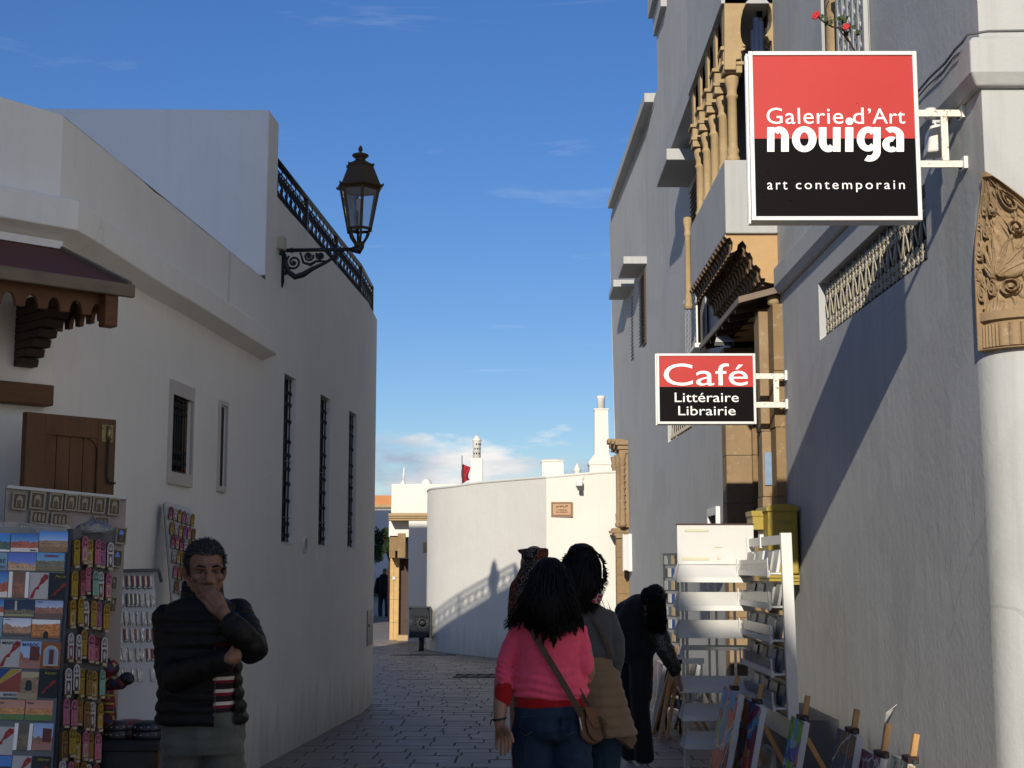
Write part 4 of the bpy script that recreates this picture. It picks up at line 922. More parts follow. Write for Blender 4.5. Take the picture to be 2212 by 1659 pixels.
D = 28.0; a = at(1247, 1010, D); mb = MB(); chim_pot(mb, a.x, D, 2.95, w(6.5), vz_(1001, D) - 2.95); mb.build('roof_vent', M['plaster_far'], wh, label='small round clay vent pot')
# street name plaque
pa, pb = at(1190, 1084, 25.3), at(1237, 1116, 25.3)
yp = lambda x: 25.3 + (x - .495) * .08
pq = thing('street_plaque', 'terracotta street name plaque on the sunlit white wall', 'street sign', ((pa.x + pb.x) / 2, 25.3, (pa.z + pb.z) / 2))
mb = MB(); mb.box((pa.x, yp(pa.x) - .03, pb.z), (pb.x, yp(pa.x) + .05, pa.z)); mb.build('plaque_slab', simple('plaque_clay', (.42, .26, .15), .7, .08, 20), pq)
mb = MB(); brn = simple('plaque_brown', (.16, .09, .05), .6, .1, 20); e = .012; f_ = .02; yq = yp(pa.x) - .036
for (x0, x1, z0, z1) in ((pa.x + e, pb.x - e, pa.z - e - f_, pa.z - e), (pa.x + e, pb.x - e, pb.z + e, pb.z + e + f_), (pa.x + e, pa.x + e + f_, pb.z + e + f_, pa.z - e - f_), (pb.x - e - f_, pb.x - e, pb.z + e + f_, pa.z - e - f_)): mb.box((x0, yq, z0), (x1, yq + .008, z1))
mb.build('plaque_border', brn, pq)
def text(s, name, box, o, ux, uz, m, parent=None, bold=0., spacing=1.0, ext=.002, shear=0., **k):
    """lettering fitted into a w x h box whose lower left corner is at o; normal = ux x uz"""
    cu = bpy.data.curves.new(name, 'FONT'); cu.body = s; cu.size = 1; cu.space_character = spacing; cu.offset = bold; cu.shear = shear; cu.resolution_u = 4; cu.fill_mode = 'BOTH'; cu.extrude = 0.0
    ob = bpy.data.objects.new(name, cu); COL.objects.link(ob); dg = bpy.context.evaluated_depsgraph_get(); dg.update()
    me = bpy.data.meshes.new_from_object(ob.evaluated_get(dg)); bpy.data.objects.remove(ob); bpy.data.curves.remove(cu)
    xs = [v.co.x for v in me.vertices]; ys = [v.co.y for v in me.vertices]; x0, x1, y0, y1 = min(xs), max(xs), min(ys), max(ys)
    n = Vector(ux).cross(Vector(uz)).normalized()
    bm = bmesh.new(); bm.from_mesh(me)
    r = bmesh.ops.extrude_face_region(bm, geom=bm.faces[:]); 
    top = [g for g in r['geom'] if isinstance(g, bmesh.types.BMVert)]
    for v in bm.verts: v.co = Vector(o) + Vector(ux) * ((v.co.x - x0) / (x1 - x0) * box[0]) + Vector(uz) * ((v.co.y - y0) / (y1 - y0) * box[1])
    for v in top: v.co += n * ext
    bmesh.ops.recalc_face_normals(bm, faces=bm.faces); bm.to_mesh(me); bm.free()
    me.materials.clear(); me.materials.append(m)
    return link(bpy.data.objects.new(name, me), parent, **k)
UX, UZ = V(1, 0, 0), V(0, 0, 1)
W_, H_ = pb.x - pa.x, pa.z - pb.z
text('AVENUE', 'lettering', (W_ * .42, H_ * .10), (pa.x + W_ * .29, yq + .005, pb.z + H_ * .40), UX, UZ, brn, pq, .012, ext=.006)
text('EL JAMAE', 'lettering', (W_ * .52, H_ * .11), (pa.x + W_ * .24, yq + .005, pb.z + H_ * .24), UX, UZ, brn, pq, .012, ext=.006)
def arabic(parent, o, sx, sz, m):
    """street name in Arabic letters drawn as pen strokes, right to left, in unit box"""
    st = [[(1, .35), (.985, .62)], [(1, .35), (.965, .33), (.96, .58)], [(.96, .33), (.93, .33), (.925, .58)], [(.925, .33), (.88, .30), (.865, .9)], [(.82, .55), (.83, .2), (.76, .0)], [(.72, .45), (.67, .6), (.63, .5), (.68, .36), (.62, .2), (.66, -.05), (.75, -.05)],
          [(.55, .95), (.55, .3)], [(.50, .95), (.49, .33), (.45, .3), (.42, .55), (.36, .42), (.45, .30), (.34, .30)], [(.34, .3), (.31, .95)], [(.26, .32), (.22, .5), (.2, .33), (.26, .3), (.14, .3)], [(.14, .3), (.08, .55), (.02, .5), (.09, .34), (.0, .2), (.03, -.12), (.16, -.12)]]
    dots = [(.985, .78), (.96, .78), (.972, .9), (.40, .08)]
    mb = MB()
    for s_ in st:
        pts = [Vector(o) + UX * (x * sx) + UZ * (z * sz) for x, z in s_]
        for a_, b_ in zip(pts, pts[1:]): mb.bar(a_, b_, .006, .009, UZ if abs((b_ - a_).normalized().z) < .9 else UX)
    for x, z in dots: mb.obox(Vector(o) + UX * x * sx + UZ * z * sz, UX * .005, V(0, .003, 0), UZ * .005)
    mb.build('arabic_lettering', m, parent)
arabic(pq, V(pa.x + W_ * .24, yq + .003, pb.z + H_ * .62), W_ * .52, H_ * .18, brn)
# flood lamp and camera box on the white wall
fl = thing('flood_lamp', 'small white flood lamp on the sunlit wall above the street plaque', 'lamp', at(1251, 1046, 25.25))
c = at(1251, 1043, 25.2); mb = MB(); mb.box((c.x - .055, c.y - .06, c.z - .055), (c.x + .055, c.y + .14, c.z + .055)); mb.build('lamp_box', M['white_metal'], fl, bevel=.006)
mb = MB(); mb.box((c.x - .03, c.y - .10, c.z - .13), (c.x + .04, c.y - .02, c.z - .062)); mb.build('lamp_sensor', M['iron'], fl)
mb = MB(); mb.tube([(c.x + .05, yp(c.x) - .012, c.z + .05), (c.x + .09, yp(c.x) - .012, c.z + .1), (c.x + .085, yp(c.x) - .012, 3.15)], .007, 5); mb.build('lamp_cable', M['white'], fl)
# flag
fg = thing('flag', 'dark red flag on a thin pole behind the chimney', 'flag', at(999, 1045, 35))
p = at(999, 1048, 35); q = at(998, 984, 35); mb = MB(); mb.tube([p - V(0, 0, .6), q], .012, 6); mb.build('flag_pole', M['grey_metal'], fg)
def flagpt(u, v): 
    a = at(1000 + 17 * u, 1002 + 8 * u * (1 - v) + (42 - 8 * u) * v + 0, 35.0); 
    return a + V(-.05 * math.sin(v * 3.1) * (1 - u) + .03 * math.sin(v * 5) * u - .07 * u * math.sin(v * PI), .10 * math.sin(u * 5 + v * 2), 0)
mb = MB(); mb.loft([[flagpt(u / 10, v / 10) for u in range(11)] for v in range(11)], cap=False, closed=False); mb.build('flag_cloth', simple('flag_red', (.30, .012, .02), .8, .15, 8), fg)

# ================================================================== FAR LEFT: GATE HOUSE AND SQUARE
gh = thing('gate_house', 'low white gate house with a stone cornice left of the curved wall', 'house', (-2.3, 33, 0))
D = 33.0; s_ = D / FP
gx0, gx1 = at(882, 1250, D).x, -.6
ztp, zcb, zct = at(880, 1045, D).z, at(880, 1124, D).z, at(880, 1109, D).z
xL = at(845, 1080, D).x
mb = MB(); mb.hexa([(xL, D, zct), (gx1, D, zct), (gx1, D + 4, zct), (xL, D + 4, zct), (xL, D, ztp), (gx1, D, ztp), (gx1, D + 4, ztp), (xL, D + 4, ztp)]); mb.build('parapet_wall', M['plaster_far'], gh, bevel=.02)
mb = MB(); mb.hexa([(gx0, D + .01, -.5), (gx1, D + .01, -.5), (gx1, D + 4, -.5), (gx0, D + 4, -.5), (gx0, D + .01, zcb), (gx1, D + .01, zcb), (gx1, D + 4, zcb), (gx0, D + 4, zcb)]); mb.build('wall', M['plaster_far'], gh)
mb = MB()
for (e, a, b) in ((.02, zcb, zcb + .05), (.06, zcb + .05, zcb + .10), (.10, zcb + .10, zct - .001)): mb.hexa([(xL - .05, D - e, a), (gx1, D - e, a), (gx1, D + 2, a), (xL - .05, D + 2, a), (xL - .05, D - e, b), (gx1, D - e, b), (gx1, D + 2, b), (xL - .05, D + 2, b)])
mb.build('cornice', M['stone_pale'], gh)
mb = MB(); a = at(853, 1130, D + .6); mb.box((a.x - .13, D + .5, at(853, 1160, D + .5).z), (gx0 - .002, D + 1.5, zcb - .001)); mb.build('reveal', M['plaster_far'], gh)
# niche block, gate pier of stones, door edge
b0, b1 = at(842, 1155, 33.6), at(876, 1205, 33.6)
mb = MB(); xa_, xb_ = b0.x, b1.x; mid_z = at(860, 1190, 33.6).z
mb.box((xa_, 33.5, mid_z), (xb_, 34.3, b0.z - .02)); mb.box((xa_, 33.5, b1.z), (xa_ + .14, 34.3, mid_z - .001)); mb.box((xb_ - .14, 33.5, b1.z), (xb_, 34.3, mid_z - .001)); mb.box((xb_ - .18, 33.47, b1.z + .0), (xb_ + .005, 34.3, b0.z + .03))
mb.build('niche_stone', M['stone'], gh, bevel=.008)
zz0 = -.25; 
pxa, pxb = at(843, 1280, 34.2).x, at(862, 1280, 34.2).x
zs5 = [gz(34.2) - .05, at(850, 1345, 34.2).z, at(850, 1295, 34.2).z, at(850, 1248, 34.2).z, at(850, 1212, 34.2).z, b1.z - .002]
for a_, b_ in zip(zs5, zs5[1:]):
    for (x0, x1) in ((pxa, pxa + .09), (pxa + .094, pxb)): mb = MB(); mb.box((x0, 34.1 + R.uniform(0, .01), a_ + .004), (x1, 34.6, b_)); mb.build('pier_stone', M['stone_far'], gh, bevel=.005)
mb = MB(); a = at(867, 1290, 34.0); mb.box((pxb + .01, 34.3, -.3), (gx0 - .01, 34.5, b1.z - .01)); mb.build('doorway', M['wood_dark'], gh)
mb = MB(); mb.box((pxb, 33.7, gz(33.7) - .1), (gx0 - .02, 34.1, gz(33.7) + .12)); mb.build('doorstep', M['stone_pale'], gh)
c = at(851, 1249, 34.05); mb = MB(); mb.box((c.x - .035, 34.06, c.z - .035), (c.x + .035, 34.099, c.z + .035)); mb.build('door_bell', M['white'], gh)
c = at(919, 1183, D); mb = MB(); mb.box((c.x - .05, D - .012, c.z - .12), (c.x + .05, D + .008, c.z + .12)); mb.build('wall_plate', M['stone_pale'], gh)
c = at(871, 1043, 34.0); mb = MB(); mb.lathe([(.08, 0), (.06, .09), (.03, .12), (.03, .13)], 10, (c.x, 34, ztp)); mb.tube([(c.x, 34, ztp + .1), (c.x + .02, 34, at(871, 1010, 34).z)], .022, 6); mb.build('antenna_mast', M['white_metal'], label='short white antenna mast on the gate house roof', cat='antenna')
c = at(921, 1042, 34.0); mb = MB(); mb.lathe([(.13, 0), (.13, .05), (.125, .10), (.10, .16), (.06, .195), (.01, .205)], 14, (c.x, 34, ztp - .02)); mb.build('roof_dome', M['white_metal'], label='small white dome on the gate house roof', cat='dome')
# wall closing the square
bw = thing('garden_wall', 'long white wall with an ochre top behind the square', 'wall', (-5, 54, 0))
zo = at(825, 1097, 54).z; zt2 = at(825, 1070, 54).z
mb = MB(); mb.box((-14, 54, -1), (-1.5, 54.6, zo)); mb.build('wall', M['plaster_far'], bw); mb = MB(); mb.box((-14, 54.05, zo + .12), (-1.5, 54.6, zt2)); mb.build('ochre_top', M['ochre'], bw); mb = MB(); mb.box((-14, 53.9, zo + .002), (-1.5, 54.6, zo + .118)); mb.build('ledge', M['stone_pale'], bw)
a, b = at(806, 1270, 53.9), at(822, 1288, 53.9); mb = MB(); mb.box((a.x - .4, 53.6, b.z), (b.x, 53.99, a.z)); mb.build('wall_cabinet', M['grey_metal'], label='dark grey cabinet on the far wall beside the distant man', cat='cabinet')
def leafcloud(mb, c, rad, n, size, seed, flat=1.0):
    rr_ = random.Random(seed); cl = [(Vector(c) + V(rr_.uniform(-1, 1) * rad[0], rr_.uniform(-1, 1) * rad[1], rr_.uniform(-1, 1) * rad[2]) * .75, rr_.uniform(.25, .5)) for _ in range(14)]
    for _ in range(n):
        cc, rs = rr_.choice(cl); d = V(rr_.gauss(0, 1), rr_.gauss(0, 1), rr_.gauss(0, 1)).normalized() * rs * rr_.uniform(.4, 1)
        p = cc + V(d.x * rad[0], d.y * rad[1], d.z * rad[2]); ax = V(rr_.gauss(0, 1), rr_.gauss(0, 1), rr_.gauss(.3, 1)).normalized(); b_ = ax.orthogonal().normalized(); L = size * rr_.uniform(.6, 1.3)
        mb.add([p - ax * L * .5, p + b_ * L * .18, p + ax * L * .5, p - b_ * L * .18], ((0, 1, 2, 3),))
leafm = simple('dark_foliage', (.030, .048, .016), .6, .4, 20, 0)
tr = thing('tree', 'small dark green tree behind the gate house at the far left', 'tree', (at(838, 1300, 47).x, 47, gz(47)))
tc_ = at(836, 1182, 47); bx_ = tc_.x + .15
mb = MB(); mb.tube([(bx_, 47, gz(47) - .1), (bx_ - .03, 47, 1.4), (bx_ + .05, 47, 2.2)], [.11, .09, .05], 8); mb.build('trunk', M['wood_dark'], tr)
for k in range(5): mb = MB(); an = k * 1.3; mb.tube([(bx_ - .02, 47, 1.5 + .08 * k), (bx_ + .3 * math.cos(an), 47 + .3 * math.sin(an), 2.1 + .1 * k), (bx_ + .55 * math.cos(an), 47 + .5 * math.sin(an), 2.6)], [.05, .03, .012], 6); mb.build('limb', M['wood_dark'], tr)
mb = MB(); leafcloud(mb, tc_, (.62, .6, .62), 2600, .15, 4); mb.build('crown', leafm, tr)
# spiky plant by the portal
pn = thing('spiky_plant', 'spiky green agave plant at the foot of the white wall beyond the women', 'plant', (1.62, 24.4, gz(24.4)))
gm = simple('agave_green', (.055, .095, .025), .5, .35, 12, 0)
pt_ = MB(); pt_.lathe([(.16, 0), (.2, .05), (.24, .56), (.27, .60), (.25, .62), (.05, .58)], 14, (1.66, 24.4, gz(24.4))); pt_.build('plant_pot', M['stone'], pn)
for k in range(30):
    an = k * 2.4; el = .35 + 1.0 * ((k * 37) % 30) / 30; L = R.uniform(.4, .62); c = V(1.66, 24.4, .60 + gz(24.4)); dr = V(math.cos(an) * math.cos(el), math.sin(an) * math.cos(el), math.sin(el)); sd = dr.cross(UZ).normalized()
    pts = [c + dr * L * t_ + V(0, 0, -.10 * t_ * t_ * math.cos(el)) for t_ in (0, .3, .65, 1)]; ws_ = (.022, .034, .024, .002)
    mb = MB(); up = dr.cross(sd) * -.008; mb.loft([[p - sd * w_, p + up * (1 if w_ > .01 else .2) * -1, p + sd * w_] for p, w_ in zip(pts, ws_)], cap=False, closed=False); mb.build('leaf', gm, pn)
# litter bin with a pierced star
binm = simple('bin_paint', (.026, .030, .036), .55, .12, 5, .05, 30, spec=.25)
bn = thing('litter_bin', 'dark grey litter bin on a post with a pierced star, before the curved wall', 'litter bin', (-2.0, 29.3, gz(29.3)))
D = 29.0; a, b = at(884, 1314, D), at(926, 1378, D); xm = (a.x + b.x) / 2; zb0, zb1 = b.z, a.z; hw = (b.x - a.x) / 2
mb = MB(); n_ = 24; cxs, czs, R0 = xm + .07, (zb0 + zb1) / 2 - .0, .145
circ = [(cxs + R0 * math.cos(2 * PI * i / n_), czs + R0 * math.sin(2 * PI * i / n_)) for i in range(n_)]
def sq(i):
    an = 2 * PI * i / n_; c_, s2 = math.cos(an), math.sin(an); x0, x1 = xm - hw - cxs, xm + hw - cxs; zl_, zh = zb0 - czs, zb1 - czs
    t1 = (x1 / c_ if c_ > 1e-6 else x0 / c_ if c_ < -1e-6 else 1e9); t2 = (zh / s2 if s2 > 1e-6 else zl_ / s2 if s2 < -1e-6 else 1e9); t_ = min(t1, t2); return (cxs + c_ * t_, czs + s2 * t_)
for i in range(n_):
    j = (i + 1) % n_; A, B = sq(i), sq(j); c0, c1 = circ[i], circ[j]
    mb.quad((c0[0], D, c0[1]), (A[0], D, A[1]), (B[0], D, B[1]), (c1[0], D, c1[1])); mb.quad((c0[0], D, c0[1]), (c1[0], D, c1[1]), (c1[0], D + .02, c1[1]), (c0[0], D + .02, c0[1]))
x0, x1 = xm - hw, xm + hw
mb.quad((x0, D, zb0), (x0, D, zb1), (x0, D + .34, zb1), (x0, D + .34, zb0)); mb.quad((x1, D, zb0), (x1, D, zb1), (x1, D + .34, zb1), (x1, D + .34, zb0)); mb.quad((x0, D + .34, zb0), (x1, D + .34, zb0), (x1, D + .34, zb1), (x0, D + .34, zb1)); mb.quad((x0, D, zb0), (x1, D, zb0), (x1, D + .34, zb0), (x0, D + .34, zb0))
mb.build('bin_body', binm, bn, fix=False)
mb = MB(); mb.box((x0 - .02, D - .02, zb1), (x1 + .02, D + .36, zb1 + .03)); mb.build('bin_lid', binm, bn, bevel=.006)
mb = MB(); mb.box((x0 + .01, D + .05, zb0 + .01), (x1 - .01, D + .3, zb1 - .02)); mb.build('bin_liner', M['dark'], bn)
mb = MB(); starm = simple('star_metal', (.09, .095, .095), .5, .1, 9)
for k in range(10): an = 2 * PI * k / 10; an2 = 2 * PI * (k + 3) / 10; mb.bar((cxs + R0 * math.cos(an), D + .008, czs + R0 * math.sin(an)), (cxs + R0 * math.cos(an2), D + .008, czs + R0 * math.sin(an2)), .012, .016, V(0, 1, 0))
mb.lathe([(.045, -.0), (.05, .006)], 12, (0, 0, 0)); mb.v[-24:] = [V(cxs + p.x, D + .01 - p.z, czs + p.y) for p in mb.v[-24:]]; mb.build('star_lattice', starm, bn)
mb = MB(); mb.tube([(xm + .04, D + .17, gz(D) - .05), (xm + .04, D + .17, zb0 + .02)], .055, 10); mb.build('bin_post', binm, bn)
# ================================================================== WALL LANTERN
dl = 12.0
wl = at(597, 541, dl); za = wl.z
base = lw(dl, za, .0); arm = at(778, 541, dl + .02).x - base.x
tip = base + LN * arm
lamp = thing('wall_lantern', 'six sided brown street lantern on a black scrolled wall bracket', 'street lamp', base)
S_ = 1 / 1.03
br = MB(); br.tube([base, tip + LN * -.03], .017, 8); br.build('arm', M['iron'], lamp)
br = MB(); br.tube([base + V(0, 0, .06) + LN * .012, base + V(0, 0, -.29) + LN * .012], [.018, .014], 6); br.ell(base + V(0, 0, -.20) + LN * .03, (.025, .025, .02), n=8, m=6); br.tube([base + V(0, 0, -.27) + LN * .012, base + V(0, 0, -.33) + LN * .008], [.016, .004], 6); br.build('wall_bar', M['iron'], lamp)
def lp(u, z): return base + LN * u + V(0, 0, z)
br = MB()
br.tube([lp(.02, -.03), lp(.03, -.10), lp(.06, -.19), lp(.12, -.235), lp(.19, -.215), lp(.27, -.165), lp(.38, -.115), lp(.48, -.05), lp(.53, -.02)], [.018, .022, .024, .026, .026, .02, .014, .014, .012], 8)
br.build('brace', M['iron'], lamp)
for (u, z, r, tn_, st_) in ((.105, -.105, .068, 1.7, 2.2), (.235, -.055, .042, -1.5, .3), (.335, -.052, .036, 1.5, 2.4)):
    b2 = MB(); b2.tube(scroll(lp(u, z), r, tn_, LN, UZ, st_, 28), .0105, 6); b2.ell(lp(u, z), (.016,) * 3, n=8, m=6); b2.build('scroll', M['iron'], lamp)
b2 = MB(); b2.tube([lp(.16, -.02), lp(.19, -.11), lp(.25, -.13), lp(.30, -.10), lp(.38, -.10)], [.008, .012, .016, .012, .008], 6); b2.tube([lp(.40, -.02), lp(.43, -.06), lp(.47, -.05)], .008, 6); b2.ell(lp(.085, 0), (.024, .024, .024), n=8, m=6); b2.ell(lp(.46, 0), (.022, .022, .024), n=8, m=6); b2.build('leaf_scroll', M['iron'], lamp)
b2 = MB(); b2.tube([tip + LN * -.06, tip + V(0, 0, -.012), tip + LN * .012 + V(0, 0, .02), tip + V(0, 0, .06)], [.026, .034, .034, .030], 10); b2.build('elbow', M['iron'], lamp)
U = .00104
def hx(r, z, n=6, ph=PI / 6 + .25): return [tip + V(r * math.cos(2 * PI * i / n + ph), r * math.sin(2 * PI * i / n + ph), z) for i in range(n)]
zE, zT, zG1, zG0, zC = 525 * U, 695 * U, 500 * U, 165 * U, 40 * U
rE, rT, rG1, rG0 = .215, .122, .172, .105
b2 = MB()
for i in range(6):
    a, b = hx(rG0 * .9, zG0 - .005)[i], hx(.03, zC)[i]; m_ = hx(rG0 * .72, (zG0 + zC) / 2)[i]; b2.tube([a, m_, b], [.010, .012, .012], 5)
b2.lathe([(.04, .02), (.045, .035), (.045, .055), (.03, .065)], 12, tip); b2.build('cage', M['bronze'], lamp)
b2 = MB(); g1, g0 = hx(rG1, zG1), hx(rG0, zG0)
for i in range(6):
    j = (i + 1) % 6; b2.tube([g1[i], g0[i]], [.014, .011], 6, smooth=False); b2.tube([g1[i], g1[j]], .014, 5, smooth=False); b2.tube([g0[i], g0[j]], .014, 5, smooth=False); b2.ell(g0[i] - V(0, 0, .02), (.010, .010, .012), n=6, m=5)
lf = b2.build('lantern_frame', M['bronze'], lamp)
for i in range(6):
    j = (i + 1) % 6; b2 = MB(); q = [g0[i], g0[j], g1[j], g1[i]]; c = sum(q, V(0, 0, 0)) / 4; q = [c + (p - c) * .93 for p in q]; nn = (c - V(tip.x, tip.y, c.z)).normalized(); b2.prism(q, nn * .003); b2.build('pane', M['glass'], lf)
b2 = MB(); b2.loft([hx(rG1 * .95, zG1), hx(rE, zE - .006), hx(rE * 1.0, zE + .004), hx(.186, zE + .02), hx(rT, zT), hx(rT * 1.07, zT + .006), hx(rT * 1.05, zT + .016), hx(rT * .8, zT + .03)], smooth=False)
for p in hx(rE, zE + .008) + hx(rT * 1.02, zT + .018): b2.ell(p, (.007, .007, .012), n=6, m=5)
b2.build('lantern_roof', M['bronze'], lamp)
b2 = MB(); b2.lathe([(rT * .82, zT + .028), (.068, zT + .045), (.046, zT + .06), (.042, zT + .075), (.055, zT + .085), (.073, zT + .10), (.070, zT + .112), (.045, zT + .122), (.02, zT + .127)], 20, tip); b2.build('chimney_cap', M['bronze'], lamp)
b2 = MB(); z0 = zT + .127; b2.lathe([(.012, z0), (.010, z0 + .012), (.018, z0 + .022), (.020, z0 + .036), (.014, z0 + .054), (.004, z0 + .068)], 12, tip); b2.build('finial', M['bronze'], lamp)
b2 = MB(); b2.lathe([(.012, zG0), (.012, zG0 + .16), (.03, zG0 + .17), (.03, zG0 + .26), (.01, zG0 + .27)], 10, tip); b2.build('bulb_holder', M['white'], lamp)
jb = at(592, 526, 11.85); c = lw(11.86, jb.z, .0)
b2 = MB(); uxl = (lw(2, 0) - lw(1, 0)).normalized(); b2.obox(c + LN * .03, LN * .033, uxl * .045, UZ * .055); o = b2.build('junction_box', simple('cream_plastic', (.46, .42, .30), .5, .1, 12), label='cream junction box on the left wall above the lantern bracket', cat='junction box', bevel=.008)
b2 = MB(); b2.tube([c + LN * .03 + V(0, 0, -.05), c + LN * .02 + V(0, 0, -.1)], .012, 6); b2.build('cable_gland', M['iron'], o)

# ================================================================== THE TWO LIGHT BOX SIGNS
def lightbox(name, label, TL, BR, d, t_, split, words, yb, bxs, mount_px, boldx=0):
    a, b = at(*TL, d), at(*BR, d); o = thing(name, label, 'sign', ((a.x + b.x) / 2, d + t_ / 2, (a.z + b.z) / 2))
    x0, x1, z0, z1 = a.x, b.x, b.z, a.z; zsp = at(TL[0], split, d).z; fr = .022
    mb = MB(); mb.box((x0 + .004, d + .012, z0 + .004), (x1 - .004, d + t_, z1 - .004)); mb.build('cabinet', M['alu'], o, bevel=.004)
    mb = MB(); mb.box((x0 + fr, d + .004, zsp), (x1 - fr, d + .011, z1 - fr)); mb.build('face_panel', M['sign_red'], o)
    mb = MB(); mb.box((x0 + fr, d + .004, z0 + fr), (x1 - fr, d + .011, zsp - .0005)); mb.build('face_panel', M['sign_black'], o)
    for (p, q) in (((x0, d - .006, z0), (x0 + fr, d + .03, z1)), ((x1 - fr, d - .006, z0), (x1, d + .03, z1)), ((x0 + fr, d - .005, z1 - fr), (x1 - fr, d + .03, z1)), ((x0 + fr, d - .005, z0), (x1 - fr, d + .03, z0 + fr))):
        mb = MB(); mb.box(p, q); mb.build('frame_bar', M['alu'], o, bevel=.003)
    for e in (.045, .075): mb = MB(); mb.box((x0 - .006, d + e, z0 - .004), (x0 + .004, d + e + .015, z1 + .004)); mb.build('side_rib', M['alu'], o)
    for (s, px0, px1, py0, py1, bold, sp) in words:
        p, q = at(px0, py1, d), at(px1, py0, d); text(s, 'lettering', (q.x - p.x, q.z - p.z), (p.x, d + .0035, p.z), UX, UZ, M['sign_white'], o, bold, sp)
    # wall bracket: two flat arms, an upright and wall plates
    for yy in yb:
        z = at(x0, yy, d).z if False else at(TL[0], yy, d).z
        mb = MB(); mb.box((x1 + .001, d + .02, z - bxs), (RWX - .02, d + .035, z + bxs)); mb.build('bracket_arm', M['rusty_white'], o, bevel=.002)
        mb = MB(); mb.box((RWX - .02, d + .0, z - bxs * 1.5), (RWX + .004, d + .07, z + bxs * 2.0)); mb.build('wall_plate', M['white_metal'], o)
        for s2 in (-.6, 1): mb = MB(); mb.lathe([(.011, 0), (.011, .01), (.006, .012)], 8); mb.v = [V(RWX - .021 - p.z, d + .05 + p.x, z + bxs * s2 + p.y) for p in mb.v]; mb.build('bolt', M['grey_metal'], o)
    za_, zb__ = at(TL[0], yb[0], d).z, at(TL[0], yb[1], d).z; xm_ = at(mount_px, 300, d).x
    mb = MB(); mb.box((xm_ - bxs, d + .018, zb__ + bxs + .0005), (xm_ + bxs, d + .034, za_ - bxs - .0005)); mb.build('bracket_upright', M['rusty_white'], o, bevel=.002)
    return o, (x0, x1, z0, z1)
g_, gb = lightbox('gallery_sign', 'big square red and black art gallery light box sign', (1616, 111), (1993, 476), 7.07, .13, 299,
    [('Galerie', 1656.5, 1821, 232.3, 267.5, .0, 1.05), ('d', 1843, 1865.5, 232.3, 267, .0, 1.0), ('’', 1875, 1881, 234, 245.5, .0, 1.0), ('Art', 1885, 1954.7, 234, 267, .0, 1.03), ('art', 1657.8, 1700.8, 391.5, 409.2, 0, 1.3), ('contemporain', 1719.7, 1954.3, 389.5, 414.8, 0, 1.3)], (242, 352), .018, 2044)
# heavy lower-case name built stroke by stroke; picture units: x-height line 273.4, base line 327.4
XH, BL, SW = 273.4, 327.4, 16.5
def gpt(px, py, e): q = at(px, py, 7.07); return V(q.x, 7.0735 - e, q.z)
def glyph(strips):
    mb = MB()
    for k, poly in enumerate(strips): mb.prism([gpt(x, y, .0003 * k) for x, y in poly], V(0, -.0015, 0))
    mb.build('lettering', M['sign_white'], g_)
def arcband(cx_, cy_, ro, ri, a0, a1, sq=1.0, n=18):
    """strip between two ellipses, angles in degrees, 0 = right, 90 = up"""
    A = [math.radians(a0 + (a1 - a0) * i / n) for i in range(n + 1)]
    return [[(cx_ + ro[0] * math.cos(p), cy_ - ro[1] * math.sin(p)), (cx_ + ro[0] * math.cos(q), cy_ - ro[1] * math.sin(q)), (cx_ + ri[0] * math.cos(q), cy_ - ri[1] * math.sin(q)), (cx_ + ri[0] * math.cos(p), cy_ - ri[1] * math.sin(p))] for p, q in zip(A, A[1:])]
def band_(poly_list):
    """merge a chain of quads into one outline"""
    o = [q[0] for q in poly_list] + [poly_list[-1][1]]; i_ = [q[3] for q in poly_list] + [poly_list[-1][2]]; return o + i_[::-1]
def rect(x0, x1, y0, y1): return [(x0, y0), (x1, y0), (x1, y1), (x0, y1)]
x = 1657.5                                                   # n
glyph([rect(x, x + SW - 1, 274.5, BL), band_(arcband(x + 26.5, 296, (20, 23), (4.0, 9.5), 0, 140)), rect(x + 30, x + 46.5, 295, BL)])
glyph([band_(arcband(1737.5, 300.3, (26.5, 28), (9.6, 15), 0, 180)), band_(arcband(1737.5, 300.3, (26.5, 28), (9.6, 15), 180, 360))])       # o
x = 1769                                                     # u
glyph([rect(x, x + SW, 274.5, 306), band_(arcband(x + 20.5, 305, (20.5, 23.4), (4.2, 9.5), 180, 318)), rect(x + 30.5, x + 46.8, 274.5, BL)])
glyph([rect(1826, 1843.5, 274.5, BL)])                       # dotless i, its dot stands above
glyph([band_(arcband(1875.5, 300, (24.5, 27), (8.2, 14), 42, 318)), rect(1886.5, 1902.5, 274.5, 328), band_(arcband(1878.5, 327, (24, 21.8), (8, 8.6), -118, 0))])   # g
glyph([band_(arcband(1928, 294.5, (25, 21.2), (8.6, 9.2), -4, 128)), rect(1936.6, 1953, 295, BL), band_(arcband(1925.5, 311.5, (19.5, 17), (4.2, 6.0), 60, 320))])       # a
p = at(1835, 262, 7.07); mb = MB(); n_ = 24; rad = 8.6 * 7.1 / FP
mb.prism([V(p.x + rad * math.cos(2 * PI * i / n_), 7.0720, p.z + rad * math.sin(2 * PI * i / n_)) for i in range(n_)], V(0, -.0016, 0)); mb.build('lettering', M['sign_white'], g_)
